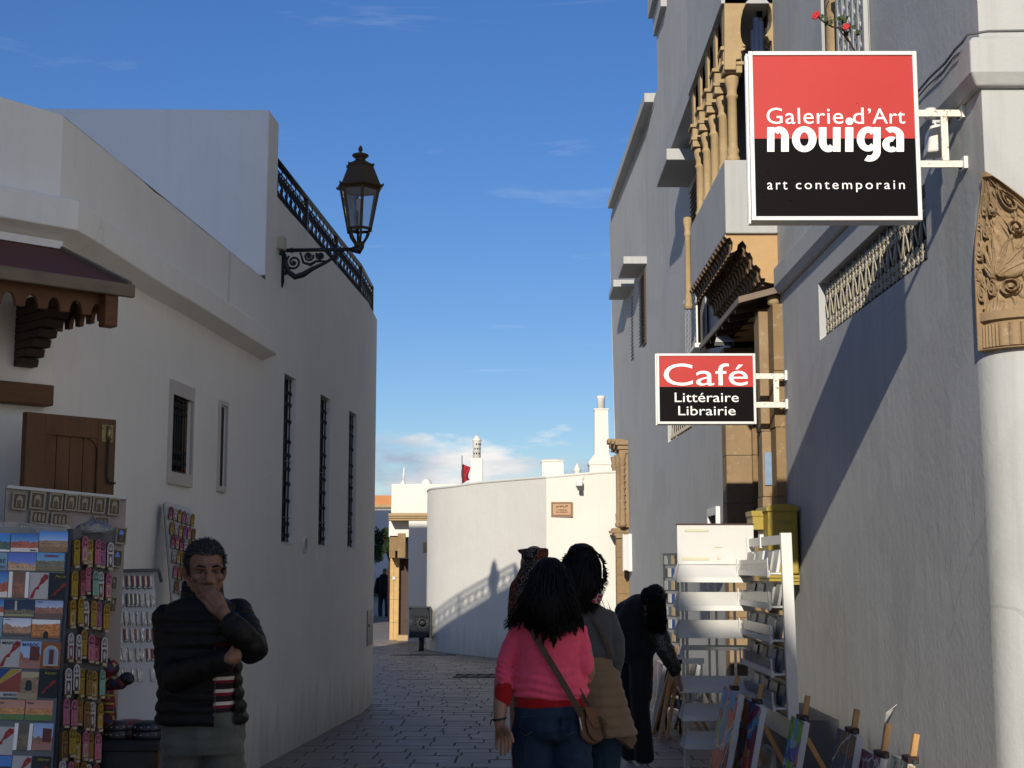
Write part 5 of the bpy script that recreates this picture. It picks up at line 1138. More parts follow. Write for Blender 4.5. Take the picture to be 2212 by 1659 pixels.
# scuffs and rivets on the sign
for (px, py) in ((1651, 541), (1708, 432), (1651, 426), (1740, 465), (1972, 165), (1660, 372), (1852, 222)):
    if py < 470: q = at(px, py, 7.07); mb = MB(); mb.ell((q.x, 7.073, q.z), (.005, .002, .005), n=8, m=5); mb.build('rivet', M['sign_black'] if py > 299 else M['sign_red'], g_)
lightbox('cafe_sign', 'smaller red and black café and bookshop light box sign beyond the gallery sign', (1418, 763.5), (1634.5, 916), 12.05, .15, 835.5,
    [('Café', 1434, 1615, 785, 833, .0, 1.0), ('Littéraire', 1457.7, 1595.4, 848, 868.5, .0, 1.0), ('Librairie', 1465.5, 1588.7, 877, 897, .0, 1.0)], (812, 874), .024, 1665)
# floodlight and cable by the sign bracket
fo = thing('flood_light', 'small white floodlight on the wall behind the gallery sign bracket', 'floodlight', (2.2, 7.35, 4.0))
c = at(2022, 300, 7.3); mb = MB(); mb.hexa([(c.x - .06, 7.26, c.z - .085), (c.x + .035, 7.22, c.z - .085), (c.x + .045, 7.36, c.z - .09), (c.x - .05, 7.38, c.z - .09), (c.x - .045, 7.24, c.z + .06), (c.x + .03, 7.21, c.z + .06), (c.x + .04, 7.34, c.z + .05), (c.x - .04, 7.36, c.z + .05)]); mb.build('lamp_housing', M['white_metal'], fo, bevel=.01)
mb = MB(); mb.tube([(c.x - .0, 7.3, c.z + .05), (c.x + .0, 7.33, c.z + .1), (RWX + .01, 7.36, c.z + .11)], .014, 8); mb.lathe([(.03, -.02), (.035, 0), (.03, .03)], 10, (c.x - .055, 7.2, c.z + .10)); mb.build('lamp_arm', M['white_metal'], fo)
cb = MB()
pts = [RW(2112, 97) + V(-.02, 0, 0), RW(2098, 110), RW(2075, 140), RW(2040, 172), RW(2010, 206), RW(1996, 225)]
pts = [V(RWX - .080, p.y, p.z + .01) for p in pts if p.y > CY + .02]; cb.tube([V(RWX + .9, CY - .082, pts[0].z + .03), V(RWX + .02, CY - .082, pts[0].z + .02), V(RWX - .078, CY - .06, pts[0].z + .012)] + pts, .007, 6); cb.tube([p + V(-.004, .03, -.035) for p in pts], .005, 6)
cb.build('wall_cable', simple('grey_cable', (.10, .10, .10), .6, .1, 9), label='thin grey cables running along the right wall to the gallery sign', cat='cable')
# red flowers on a trailing stem
fp = thing('flower_plant', 'trailing stem with small red flowers hanging by the balustrade above the gallery sign', 'plant', at(1850, 105, 8.9))
lfm = simple('geranium_leaf', (.045, .060, .018), .6, .35, 30, 0); flm = simple('red_petals', (.42, .018, .022), .6, .2, 30, 0)
stem = [at(1860, 130, 8.9), at(1840, 100, 8.85), at(1820, 62, 8.8), at(1798, 58, 8.8), at(1780, 48, 8.8), at(1765, 34, 8.8)]
mb = MB(); mb.tube(stem, .006, 5); mb.tube([at(1838, 96, 8.85), at(1810, 60, 8.8), at(1830, 55, 8.85), at(1848, 60, 8.9)], .005, 5); mb.tube([at(1790, 55, 8.8), at(1783, 20, 8.85), at(1790, 2, 8.85)], .004, 5); mb.build('stem', M['wood_dark'], fp)
for k in range(60):
    c = R.choice([at(1786, 42, 8.8), at(1800, 50, 8.8), at(1822, 46, 8.8), at(1830, 64, 8.8), at(1845, 66, 8.85), at(1825, 80, 8.85)]) + V(R.uniform(-.035, .035), R.uniform(-.03, .03), R.uniform(-.03, .03)); mb = MB(); n = V(R.uniform(-1, 1), R.uniform(-1, -.2), R.uniform(-.5, 1)).normalized(); a = n.orthogonal().normalized(); b = n.cross(a); r = R.uniform(.009, .017)
    mb.add([c] + [c + (a * math.cos(q) + b * math.sin(q)) * r + n * .003 * (-1) ** i for i, q in enumerate([2 * PI * i / 7 for i in range(7)])], [(0, i + 1, (i + 1) % 7 + 1) for i in range(7)]); mb.build('leaf', lfm, fp)
for (px, py) in ((1764, 31), (1760, 36), (1829, 57), (1826, 59)):
    c = at(px, py, 8.77)
    for k in range(5): mb = MB(); q = k * 1.26; mb.ell(c + V(math.cos(q), -.3, math.sin(q)) * .012, (.011, .007, .011), n=7, m=5); mb.build('petal', flm, fp)
# porch flood lamp
pf = at(1562, 742, 13.9); o = thing('porch_lamp', 'white flood lamp under the dark porch canopy', 'lamp', pf)
mb = MB(); mb.hexa([(pf.x - .11, 13.75, pf.z - .045), (pf.x + .10, 13.75, pf.z - .045), (pf.x + .08, 14.0, pf.z + .06), (pf.x - .06, 14.0, pf.z + .06), (pf.x - .10, 13.75, pf.z - .01), (pf.x + .09, 13.75, pf.z - .01), (pf.x + .07, 13.98, pf.z + .085), (pf.x - .05, 13.98, pf.z + .085)]); mb.build('lamp_housing', M['iron'], o)
mb = MB(); mb.quad((pf.x - .10, 13.742, pf.z - .01), (pf.x + .09, 13.742, pf.z - .01), (pf.x + .065, 13.97, pf.z + .092), (pf.x - .05, 13.97, pf.z + .092)); mb.build('lamp_cover', M['white_metal'], o)
# blue notice on the jamb
a, b = at(1651, 977, 12.45), at(1669, 1048, 12.45); mb = MB(); mb.box((a.x, 12.445, b.z), (b.x, 12.458, a.z)); mb.build('notice_plate', simple('faded_blue', (.16, .24, .36), .5, .25, 18), label='faded blue notice on the stone door jamb', cat='notice')
# post box
mbx = thing('post_box', 'weathered yellow post box with rounded top fixed to the right wall by the doorway', 'post box', (2.15, 11.75, 1.7))
d = 11.62; a, b = at(1658, 1100, d), at(1721, 1240, d); x0, x1 = a.x, b.x + .02; z0, z1 = b.z, a.z
mb = MB(); mb.box((x0, d, z0), (x1, d + .5, z1)); mb.build('box_body', M['yellow'], mbx, bevel=.012)
mb = MB(); n_ = 9; mb.loft([[V(x0 - .012, y, z1 - .015) , V(x0 - .012, y, z1 + .01), *[V(x0 + (x1 - x0) * (i / n_), y, z1 + .012 + .032 * math.sin(PI * (.15 + .7 * i / n_))) for i in range(n_ + 1)], V(x1 + .005, y, z1 + .01), V(x1 + .005, y, z1 - .015)] for y in (d - .02, d + .52)], smooth=False); mb.build('box_roof', M['yellow'], mbx)
for i in range(3): mb = MB(); mb.box((x0 - .01 + i * .01, d - .012 + i * .004, z0 - .03 - i * .028), (x1, d + .5, z0 - .008 - i * .028)); mb.build('box_moulding', M['yellow'], mbx)
mb = MB(); mb.box((x0 - .09, d + .2, z1 - .16), (x0 - .002, d + .5, z1 - .05)); mb.box((x0 - .10, d + .19, z1 - .048), (x0 - .002, d + .5, z1 - .005)); mb.build('side_hood', M['yellow'], mbx)
ink = simple('faded_print', (.22, .19, .09), .6, .2, 30, 0)
c = V(x0 + (x1 - x0) * .36, d - .003, z0 + (z1 - z0) * .80); mb = MB()
for s2 in (-1, 1): mb.bar(c, c + V(s2 * .022, 0, .016), .004, .006); mb.bar(c + V(0, 0, -.006), c + V(s2 * .014, 0, .004), .004, .005)
mb.build('bird_emblem', ink, mbx)
a = c + V(.03, 0, .0)
for s2, w_, dz in (('بريد المغرب', .085, .004), ('POSTE', .07, -.016)):
    if s2 == 'POSTE': text(s2, 'lettering', (w_, .011), a + V(.004, 0, dz), UX, UZ, ink, mbx, 0)
    else:
        mb = MB(); 
        for k in range(8): mb.bar(a + V(k * .011, 0, dz), a + V(k * .011 + .009, 0, dz + .003 * (k % 3)), .003, .004); mb.bar(a + V(k * .011 + .006, 0, dz), a + V(k * .011 + .006, 0, dz + .008 + .004 * (k % 2)), .003, .003)
        mb.build('lettering', ink, mbx)

# ================================================================== WHITE BOOK STAND (right)
bs = thing('book_stand', 'white metal book stand with slanted empty shelves and taped back board', 'display stand', (1.5, 11.2, gz(11.2)))
d = 11.2; k_ = d / FP
def bp(px, py, dd=d): return at(px, py, dd)
a, b = bp(1463, 1134), bp(1630, 1219); mb = MB(); mb.box((a.x, d + .02, b.z), (b.x, d + .035, a.z)); mb.build('back_board', M['white'], bs)
mb = MB(); mb.box((a.x - .005, d + .015, a.z), (b.x + .005, d + .06, a.z + .012)); mb.build('top_trim', M['wood_dark'], bs)
for (px0, py0, w_, h_) in ((1479, 1143, 52, 5.5), (1473, 1204, 60, 6), (1544, 1181, 16, 2), (1549, 1203, 8, 6)):
    p, q = bp(px0, py0), bp(px0 + w_, py0 + h_); mb = MB(); mb.box((p.x, d + .014, q.z), (q.x, d + .019, p.z)); mb.build('tape_strip', simple('yellowed_tape', (.50, .47, .33), .5, .1, 20) if 'tape' not in M else M['tape'], bs)
shelves = [(1222, 1251, 0), (1281, 1312, 0), (1341, 1370, 0), (1462, 1486, 0), (1522, 1546, 0), (1582, 1606, 0)]
xl, xr_ = bp(1458, 1300).x, bp(1617, 1300).x; xli = bp(1469, 1300).x
for i, (yt, yb_, _) in enumerate(shelves):
    zt_, zl_ = bp(1500, yt).z, bp(1500, yb_).z; dep = .17; sh = R.uniform(-.004, .004); dx = .012 * max(0, i - 2)
    P = [(xl + dx, d - dep, zl_), (xr_ + dx, d - dep, zl_ + sh), (xr_ + dx, d + .02, zt_ + sh), (xli + dx, d + .02, zt_)]
    mb = MB(); mb.hexa([*P, *[(x, y + .004, z + .008) for x, y, z in P]]); s = mb.build('shelf', M['white_metal'], bs)
    mb = MB(); h_ = 5 * k_; mb.hexa([(xl + dx, d - dep - .012, zl_ - h_ * 1.2), (xr_ + dx, d - dep - .012, zl_ - h_ * 1.2 + sh), (xr_ + dx, d - dep, zl_ - h_ * 1.2 + sh), (xl + dx, d - dep, zl_ - h_ * 1.2), (xl + dx, d - dep - .012, zl_ + h_ * .9), (xr_ + dx, d - dep - .012, zl_ + h_ * .9 + sh), (xr_ + dx, d - dep, zl_ + h_ * .9 + sh), (xl + dx, d - dep, zl_ + h_ * .9)]); mb.build('shelf_lip', M['white_metal'], s)
    mb = MB(); mb.prism([V(xl + dx - .002, d - dep - .012, zl_ - .015), V(xl + dx - .03, d - dep - .02, zl_ + .012), V(xli + dx - .01, d + .02, zt_ + .012), V(xli + dx, d + .02, zt_ - .01)], V(-.006, 0, .002)); mb.build('end_wing', M['white_metal'], s)
    mb = MB(); mb.hexa([(xl + dx, d - dep + .01, zl_ - h_ * 1.3), (xr_ + dx, d - dep + .01, zl_ - h_ * 1.3), (xr_ + dx, d + .02, zt_ - .02), (xli + dx, d + .02, zt_ - .02), (xl + dx, d - dep + .01, zl_ - h_ * 1.2), (xr_ + dx, d - dep + .01, zl_ - h_ * 1.2), (xr_ + dx, d + .02, zt_ - .012), (xli + dx, d + .02, zt_ - .012)]); mb.build('shelf_underside', M['white_metal'], s)
for (px0, px1, dd) in ((1475, 1480.5, .05), (1618, 1624, .05), (1493, 1499, .35), (1601, 1606, .35), (1543, 1548, .35), (1560, 1565, .36)):
    p, q = bp(px0, 1400), bp(px1, 1400); mb = MB(); mb.hexa([(p.x, d + dd, gz(d)), (q.x, d + dd, gz(d)), (q.x, d + dd + .022, gz(d)), (p.x, d + dd + .022, gz(d)), (p.x - .0, d + dd, bp(1480, 1225).z), (q.x, d + dd, bp(1480, 1225).z), (q.x, d + dd + .022, bp(1480, 1225).z), (p.x, d + dd + .022, bp(1480, 1225).z)]); mb.build('upright', M['white_metal'], bs)
zt_, zl_ = bp(1500, 1394).z, bp(1500, 1422).z                       # frame of the missing shelf
mb = MB(); mb.box((xli + .02, d + .02, zt_ - .04), (xr_, d + .035, zt_)); mb.prism([V(xl, d - .16, zl_ + .0), V(xl + .03, d - .16, zl_), V(xli + .03, d + .02, zt_), V(xli + .01, d + .02, zt_)], V(0, 0, -.03)); mb.box((xl, d - .16, zl_ - .03), (xl + .20, d - .15, zl_ + .01)); mb.build('shelf_bracket', M['white_metal'], bs)
# rack with clear book pockets, parallel to the wall
X_ = 1.80; r0, r1 = 11.15, 9.68
br_ = thing('book_rack', 'white metal rack with five rows of clear acrylic pockets standing along the right wall', 'display rack', (X_, 10.4, .3))
zT_, zB_ = at(1690, 1151, r1).z, at(1722, 1556, r1).z
def rp(d_, z, e=0): return V(X_ - e + .07 * (z - 1.1) * -1 * .25, d_, z)
def rbox(name, d0, d1, z0, z1, e0, e1, m='white_metal', par=None, dz=0):
    mb = MB(); mb.hexa([rp(d0, z0, e0), rp(d1, z0 + dz, e0), rp(d1, z0 + dz, e1), rp(d0, z0, e1), rp(d0, z1, e0), rp(d1, z1 + dz, e0), rp(d1, z1 + dz, e1), rp(d0, z1, e1)]); return mb.build(name, M[m], par or br_)
rbox('post', r1, r1 + .05, zB_, zT_, -.06, .012); rbox('post', r0 - .03, r0, zB_, zT_, -.03, .012)
rbox('top_rail', r1 + .05, r0 - .03, zT_ - .075, zT_ - .012, -.02, 0)
tie = rbox('cable_tie', 10.55, 10.62, zT_ - .09, zT_ + .01, -.02, .008, 'white_metal')
NR = 5; ph = (zT_ - zB_ - .12) / NR
bookm = [col('book_grey', (.36, .35, .33), .5), col('book_blue', (.012, .05, .20), .45), col('book_white', (.55, .54, .50), .5), col('book_black', (.02, .02, .022), .4), col('book_tan', (.38, .30, .19), .55), col('book_slate', (.09, .11, .13), .5)]
bnames = ['grey', 'blue', 'white', 'black', 'tan', 'dark slate']
ordn = ['top', 'second', 'third', 'fourth', 'lowest']; cnt = ['farthest', 'second farthest', 'third farthest', 'in the middle', 'third nearest', 'second nearest', 'nearest']
layout = [[0, 0, 0, 2, 1, 0, 2], [3, 3, 2, 0, 0, 0, 0], [5, 0, 0, 0, 2, 0, 5], [5, 3, 3, 4, 0, 1, 5], [0, 2, 1, 5, 0, 3, 5]]
for r in range(NR):
    zt_ = zT_ - .10 - r * ph; z0 = zt_ - ph * .80
    rbox('pocket_tray', r1 + .05, r0 - .03, z0, z0 + .012, -.03, .085); rbox('pocket_lip', r1 + .05, r0 - .03, z0 - .012, z0 + .028, .086, .096)
    for dd in (r1 + .055, r0 - .06): rbox('pocket_bracket', dd, dd + .035, z0 - .02, z0 + ph * .50, .097, .103)
    mb = MB(); mb.hexa([rp(r1 + .06, z0 + .013, .078), rp(r0 - .04, z0 + .013, .078), rp(r0 - .04, z0 + .013, .082), rp(r1 + .06, z0 + .013, .082), rp(r1 + .06 + (.1 if r == 0 else 0), z0 + ph * .46, .078), rp(r0 - .04, z0 + ph * .46, .078), rp(r0 - .04, z0 + ph * .46, .082), rp(r1 + .06 + (.1 if r == 0 else 0), z0 + ph * .46, .082)]); mb.build('acrylic_front', M['glass_shelf'], br_)
    rbox('pocket_back', r1 + .05, r0 - .03, zt_ - .07 - .0, zt_ - .01, -.028, -.02)
    w_ = (r0 - r1 - .12) / 7
    for i, b in enumerate(layout[r]):
        da = r0 - .04 - (i + 1) * w_ + .006; hh = ph * R.uniform(.66, .74); e_ = .02 + .012 * (i % 2)
        bk = thing('book', f'{bnames[b]} book, {cnt[i]} of the {ordn[r]} row in the acrylic rack', 'book', rp(da, z0 + .014, e_), 'books in the acrylic rack')
        mb = MB(); mb.hexa([rp(da, z0 + .014, e_), rp(da + w_ - .01, z0 + .014, e_), rp(da + w_ - .01, z0 + .014, e_ + .02), rp(da, z0 + .014, e_ + .02), rp(da, z0 + hh, e_ - .03), rp(da + w_ - .01, z0 + hh, e_ - .03), rp(da + w_ - .01, z0 + hh, e_ - .01), rp(da, z0 + hh, e_ - .01)]); mb.build('cover', bookm[b], bk)
mb = MB(); mb.box((X_ + .06, 9.75, gz(10)), (X_ + .35, 11.0, .5)); mb.build('low_bench', M['grey_metal'], label='low dark bench under the acrylic book rack', cat='bench')
mb = MB(); mb.hexa([rp(r1 + .02, zB_ - .14, -.02), rp(r0, zB_ - .14, -.02), rp(r0, zB_ - .14, 0), rp(r1 + .02, zB_ - .14, 0), rp(r1 + .02, zB_ - .02, -.06), rp(r0, zB_ - .02, -.06), rp(r0, zB_ - .02, -.04), rp(r1 + .02, zB_ - .02, -.04)]); mb.build('kick_panel', M['white_metal'], br_)
# wire postcard rack beyond the stand
wr = thing('wire_rack', 'tall dark wire rack of small cards behind the white book stand', 'card rack', (1.5, 14.0, gz(14)))
a, b = at(1442, 1207, 14), at(1466, 1354, 14); zb_2 = gz(14)
mb = MB()
for x in (a.x, b.x): mb.tube([(x, 14 + (.35 if x == a.x else 0), zb_2), (x, 14 + (.35 if x == a.x else 0), a.z + .02)], .012, 6)
mb.bar((a.x, 14.35, a.z + .03), (b.x, 14, a.z + .03), .02, .05); mb.build('rack_frame', M['grey_metal'], wr)
for r in range(12):
    z = a.z - .06 - r * .125; mb = MB(); mb.bar((a.x, 14.34, z), (b.x, 13.99, z), .02, .012); mb.build('rack_wire', M['grey_metal'], wr)
    for q in range(4):
        f = (q + .5) / 4; cx_, cy_ = a.x + (b.x - a.x) * f, 14.34 - .35 * f - .02; mb = MB(); mb.obox((cx_, cy_, z + .05), V(.011, -.012 * 3, 0), V(.003, .001, 0), V(0, 0, .043)); mb.build('card', bookm[(r * 3 + q * 5) % 6], wr)

# ================================================================== PAINTINGS ON EASELS
def artmat(i, pal, sc):
    t = NT('painted_canvas'); p = t.pos((sc, sc * .9, sc * .55), 'gen', (i * 1.7, i * .6, i * 2.3))
    w_ = t.n('ShaderNodeTexNoise', {'Vector': p, 'Scale': 1.3, 'Detail': 1.5}); mixv = t.n('ShaderNodeMix', data_type='RGBA'); mixv.inputs['Factor'].default_value = .38; t.t.links.new(p, mixv.inputs['A']); t.t.links.new(w_.outputs['Color'], mixv.inputs['B'])
    v = t.n('ShaderNodeTexVoronoi', {'Vector': mixv.outputs['Result'], 'Scale': 6.0}); e = t.n('ShaderNodeTexVoronoi', {'Vector': mixv.outputs['Result'], 'Scale': 6.0}, feature='DISTANCE_TO_EDGE')
    f = t.n('ShaderNodeSeparateXYZ', {0: v.outputs['Color']}).outputs[0]
    c = t.ramp(f, [(j / len(pal), rgb(h)) for j, h in enumerate(pal)], 'CONSTANT'); c = t.mix(t.math('LESS_THAN', e.outputs[0], .025), c, rgb('1a1416'))
    e2 = t.n('ShaderNodeTexVoronoi', {'Vector': mixv.outputs['Result'], 'Scale': 2.1}, feature='DISTANCE_TO_EDGE'); c = t.mix(t.math('LESS_THAN', e2.outputs[0], .014), c, rgb('c9c2bb'))
    t.set(color=c, rough=.5); t.bump(t.noise(t.pos(), 60, 3), .2, .003); return t.m
pals = [['8a2a3f', '1f7f9f', 'd0482f', '5fb02f', '6a3f96', '3f9fce', 'c0808f', 'e0aa2f'], ['b03a28', '4a2f7a', '3fa0b8', 'c07040', '7f2348', '4588c8', 'b04f65'], ['4fa8ce', '7fb82f', '7a4faa', 'c03848', 'a8c8d0', '4460ba'], ['3a3048', '51406a', '2a3f58', '7a5a3a', '5f3344'], ['4a2f4f', '7a2f55', '3a3a5a', '8a4f5f'], ['6f7f6a', 'a0a89a', '4f5f4f', '8a7f6a', '3f4f5f'], ['6a3f4f', '2f5f7f', '9a5f3a', '4f3f6a']]
def easel(label, plabel, px_near, px_far, py_top, X, mast, i, Hc=.62, plainback=False):
    """table easel facing left; px_near/px_far are the picture columns of the canvas' near and far upper corners"""
    def dd(px): return onwall(px, py_top, X, 0).y
    dn, df = dd(px_near), dd(px_far); zt_ = onwall(px_near, py_top, X, 0).z; g = gz(dn)
    lean = .20
    def q(d_, s, e=0): return V(X - lean * (Hc - s) - e, d_, zt_ - (Hc - s))              # s height along canvas
    dm = (dn + df) / 2
    es = thing('easel', label, 'easel', (X, dm, g), 'wooden easels along the right wall')
    mz = onwall(mast[0], mast[1], X + .08, 0); md = mz.y
    L = mz.z - zt_
    mb = MB(); mb.bar(V(X - lean * (zt_ - g) * .95 + .03, md, g), V(X + .03 + lean * L * 1.1, md, mz.z), .034, .03, V(1, 0, 0)); mb.build('mast', M['wood_easel'], es, bevel=.002)
    for s2 in (-1, 1): mb = MB(); mb.bar(V(X - lean * (zt_ - g) * 1.0, md + s2 * .30, g), V(X + .015, md + s2 * .05, zt_ - .02), .022, .026, V(1, 0, 0)); mb.build('leg', M['wood_easel'], es)
    mb = MB(); mb.bar(V(X + .33, md, g), V(X + .05, md, zt_ - .12), .03, .024, V(0, 1, 0)); mb.build('leg', M['wood_easel'], es)
    mb = MB(); mb.obox(V(X + .025, md, zt_ + .012), V(.028, 0, 0), V(0, .062, 0), V(0, 0, .016)); mb.build('clamp', M['wood_dark'], es, bevel=.004)
    mb = MB(); mb.ell(V(X + .025, md - .08, zt_ + .008), (.012, .022, .012), n=8, m=6); mb.build('wing_nut', M['grey_metal'], es)
    mb = MB(); mb.bar(V(X - lean * Hc - .012, dn - .06, zt_ - Hc - .012), V(X - lean * Hc - .012, df + .06, zt_ - Hc - .012), .05, .02); mb.build('ledge', M['wood_easel'], es)
    pt = thing('painting', plabel, 'painting', (X, dm, zt_), 'paintings on the easels')
    mb = MB(); th = .036; a = [q(dn, 0), q(df, 0), q(df, Hc), q(dn, Hc)]; b = [p + V(-.001, 0, 0) for p in a]; off = V(th, 0, -th * lean)
    mb.hexa([a[0], a[1], a[1] + off, a[0] + off, a[3], a[2], a[2] + off, a[3] + off]); mb.build('stretcher', M['white'], pt)
    mb = MB(); n_ = V(-1, 0, lean).normalized(); mb.hexa([a[0] + n_ * .001, a[1] + n_ * .001, a[1] + n_ * .004, a[0] + n_ * .004, a[3] + n_ * .001, a[2] + n_ * .001, a[2] + n_ * .004, a[3] + n_ * .004]); mb.build('canvas', artmat(i, pals[i % len(pals)], 1.0 + .2 * (i % 3)), pt)
    return es
easel('easel with its mast top before the lowest shelves of the book stand', 'painting of bright faces in red, green and blue, before the book stand', 1597, 1565, 1500, 1.50, (1602, 1459), 0)
easel('easel just right of the one before the book stand', 'dark painting of outlined red, blue and brown figures beside the bright faces', 1645, 1611, 1528, 1.60, (1652, 1477), 1)
easel('easel at the near foot of the acrylic book rack', 'painting with lilac, blue and green stripes at the foot of the acrylic rack', 1737, 1711, 1560, 1.75, (1751.5, 1503), 2)
easel('easel alone by the grey wall, right of the book rack', 'dark purple and slate painting standing apart by the wall', 1851, 1811, 1592, 1.86, (1860, 1532), 3)
easel('easel under the peeling plaster flake on the wall', 'plum coloured painting whose top corner just shows at the picture edge', 1903, 1864, 1638, 1.90, (1924, 1563), 4)
easel('easel nearest the camera, rightmost along the wall', 'pale grey green painting, nearest the camera and almost cut off', 1962, 1928, 1648, 1.93, (1988, 1585), 5)
easel('far easel beside the bending woman, before the wire rack', 'tall painting in muted rainbow strokes beside the bending woman', 1433, 1417, 1436, 1.42, (1462, 1392), 6, .70)
easel('far easel second from the bending woman', 'narrow blue and ochre painting behind the far muted one', 1449, 1437, 1440, 1.50, (1476, 1400), 2, .66)
easel('distant easel seen through the empty shelf of the book stand', 'small green and pink painting seen through the empty shelf of the book stand', 1506, 1495, 1436, 1.70, (1511, 1425), 5, .5)
# stray items: loose plaster flakes, leaning white canvas
mb = MB(); a, b = at(1658, 1613, 10.2), at(1667, 1700, 10.2); mb.hexa([(a.x - .05, 10.0, -.05), (a.x + .03, 10.0, -.05), (a.x + .03, 10.35, -.05), (a.x - .05, 10.35, -.05), (a.x, 10.0, a.z), (b.x, 10.0, a.z), (b.x, 10.35, a.z), (a.x, 10.35, a.z)]); mb.build('blank_canvas', M['white'], label='blank white canvas leaning edge-on behind the second easel', cat='canvas')
fk = RW(1938, 1535); mb = MB(); f2 = [RW(1940, 1522), RW(1936, 1530), RW(1932, 1545), RW(1927, 1558), RW(1934, 1540)]
mb.prism([p + V(-.004 - .012 * i, 0, 0) for i, p in enumerate(f2)], V(-.004, .004, 0)); mb.build('plaster_flake', M['trim'], gal)

# ================================================================== SOUVENIR STALL (left)
def cardmat(name, sky0, sky1, bld, gnd, hz=.45, amp=.35, fr=6, border=None, gh=.12):
    t = NT(name); g = t.pos((1, 1, 1), 'gen'); s = t.n('ShaderNodeSeparateXYZ', {0: g}); x, z = s.outputs[0], s.outputs[2]
    oi = t.n('ShaderNodeObjectInfo').outputs['Random']; cmb = t.n('ShaderNodeCombineXYZ', {0: x, 1: t.math('MULTIPLY', oi, 40.0), 2: 0.0})
    sk = t.noise(cmb.outputs[0], fr, 3, .8); line = t.math('ADD', hz - amp * .5, t.math('MULTIPLY', sk, amp))
    c = t.mix(z, sky1, sky0); f = t.noise(t.pos((9, 1, 9), 'gen'), 2.2, 5, .7)
    vo = t.n('ShaderNodeTexVoronoi', {'Vector': t.pos((1.3, 1, 1), 'gen'), 'Scale': 9.0}); vr = t.n('ShaderNodeSeparateXYZ', {0: vo.outputs['Color']}).outputs[0]; b = t.mix(t.math('ADD', t.math('MULTIPLY', f, .55), t.math('MULTIPLY', vr, .45)), [v * .25 for v in bld], [min(1, v * 1.9) for v in bld]); c = t.mix(t.math('LESS_THAN', z, line), c, b)
    gd = t.mix(t.noise(t.pos((14, 1, 20), 'gen'), 1.5, 4), [v * .5 for v in gnd], [min(1, v * 1.5) for v in gnd]); c = t.mix(t.math('LESS_THAN', z, t.math('ADD', gh - .05, t.math('MULTIPLY', sk, .12))), c, gd)
    if border:
        bx_ = t.math('GREATER_THAN', t.math('ABSOLUTE', t.math('SUBTRACT', x, .5)), border); c = t.mix(bx_, c, (.62, .61, .6))
    t.set(color=t.mix(1.0, c, (1.7, 1.65, 1.55), 'MULTIPLY'), rough=.3, coat=.15); return t.m
CM = {
 'fort': cardmat('card_red_fort', (.02, .10, .36), (.22, .42, .62), (.30, .075, .035), (.55, .5, .46), .55, .5, 3, gh=.2),
 'pano': cardmat('card_panorama', (.02, .16, .50), (.55, .65, .74), (.24, .15, .07), (.20, .12, .05), .55, .12, 9, gh=.25),
 'ruin': cardmat('card_ruins', (.07, .12, .42), (.16, .22, .52), (.34, .22, .12), (.40, .30, .2), .45, .9, 2.4),
 'view': cardmat('card_viewpoint', (.08, .22, .42), (.20, .36, .48), (.13, .12, .07), (.16, .12, .05), .55, .3, 4, gh=.2),
 'night': cardmat('card_night', (.008, .014, .045), (.015, .025, .07), (.12, .10, .05), (.25, .22, .12), .4, .5, 5),
 'castle': cardmat('card_castle', (.20, .26, .45), (.6, .62, .66), (.24, .10, .06), (.12, .07, .05), .62, .55, 3, gh=.3),
 'tower': cardmat('card_tower', (.42, .46, .56), (.66, .66, .64), (.30, .17, .09), (.10, .07, .06), .55, .8, 2.2),
 'gate': cardmat('card_gate', (.62, .62, .62), (.7, .7, .68), (.40, .15, .025), (.25, .09, .02), .75, .5, 2, gh=.1),
 'minaret': cardmat('card_minaret', (.20, .30, .50), (.36, .46, .60), (.24, .09, .055), (.27, .12, .09), .5, 1.1, 2, gh=.22),
 'sunset': cardmat('card_sunset', (.36, .17, .11), (.42, .24, .16), (.40, .17, .05), (.07, .14, .025), .60, .12, 10, gh=.28),
 'door': cardmat('card_door', (.14, .065, .035), (.16, .08, .045), (.20, .085, .04), (.17, .08, .04), .6, .3, 5, .32, .1),
 'ddoor': cardmat('card_dark_door', (.07, .055, .03), (.09, .07, .04), (.11, .08, .04), (.08, .06, .03), .6, .3, 5, .30, .1),
 'window': cardmat('card_window', (.34, .28, .17), (.26, .19, .10), (.20, .13, .06), (.26, .19, .10), .8, .3, 4, gh=.22),
 'sea': cardmat('card_sea', (.03, .16, .48), (.10, .30, .6), (.06, .10, .07), (.65, .66, .64), .55, .4, 3, gh=.1),
 'blue': cardmat('card_blue', (.04, .14, .42), (.05, .16, .45), (.01, .012, .02), (.02, .03, .05), .6, .1, 3),
 'white': M['white'], 'black': col('card_black', (.010, .010, .011), .35), 'pale': col('card_pale_blue', (.26, .42, .52), .4), 'orange': col('card_orange', (.34, .11, .035), .4),
}
mapred = col('map_red', (.36, .012, .016), .4); scr_y = col('print_yellow', (.32, .30, .05), .4); ink_d = col('print_dark', (.02, .022, .03), .4); ink_r = col('print_crimson', (.40, .02, .06), .4); skyb = col('print_sky', (.30, .42, .58), .4); cream = col('print_cream', (.6, .53, .42), .5); brick_ = col('print_brick', (.16, .04, .03), .5); seab = col('print_sea', (.012, .07, .26), .4); sand = col('print_sand', (.50, .34, .03), .4); redg = col('print_redland', (.33, .06, .035), .4)
MAP = [(.80, .98), (.83, .94), (.97, .92), (.98, .78), (.84, .70), (.75, .62), (.60, .54), (.53, .50), (.50, .37), (.33, .35), (.28, .2), (.22, .03), (.02, .03), (.13, .2), (.30, .42), (.46, .50), (.56, .66), (.61, .80), (.74, .91)]
rack = thing('postcard_rack', 'tall grey revolving rack covered with postcards and painted door magnets', 'display rack', at(100, 1400, 6.35))
TLc, TRc, BRc = at(-70, 1134, 6.13), at(152, 1143, 6.33), at(119, 1668, 6.20)
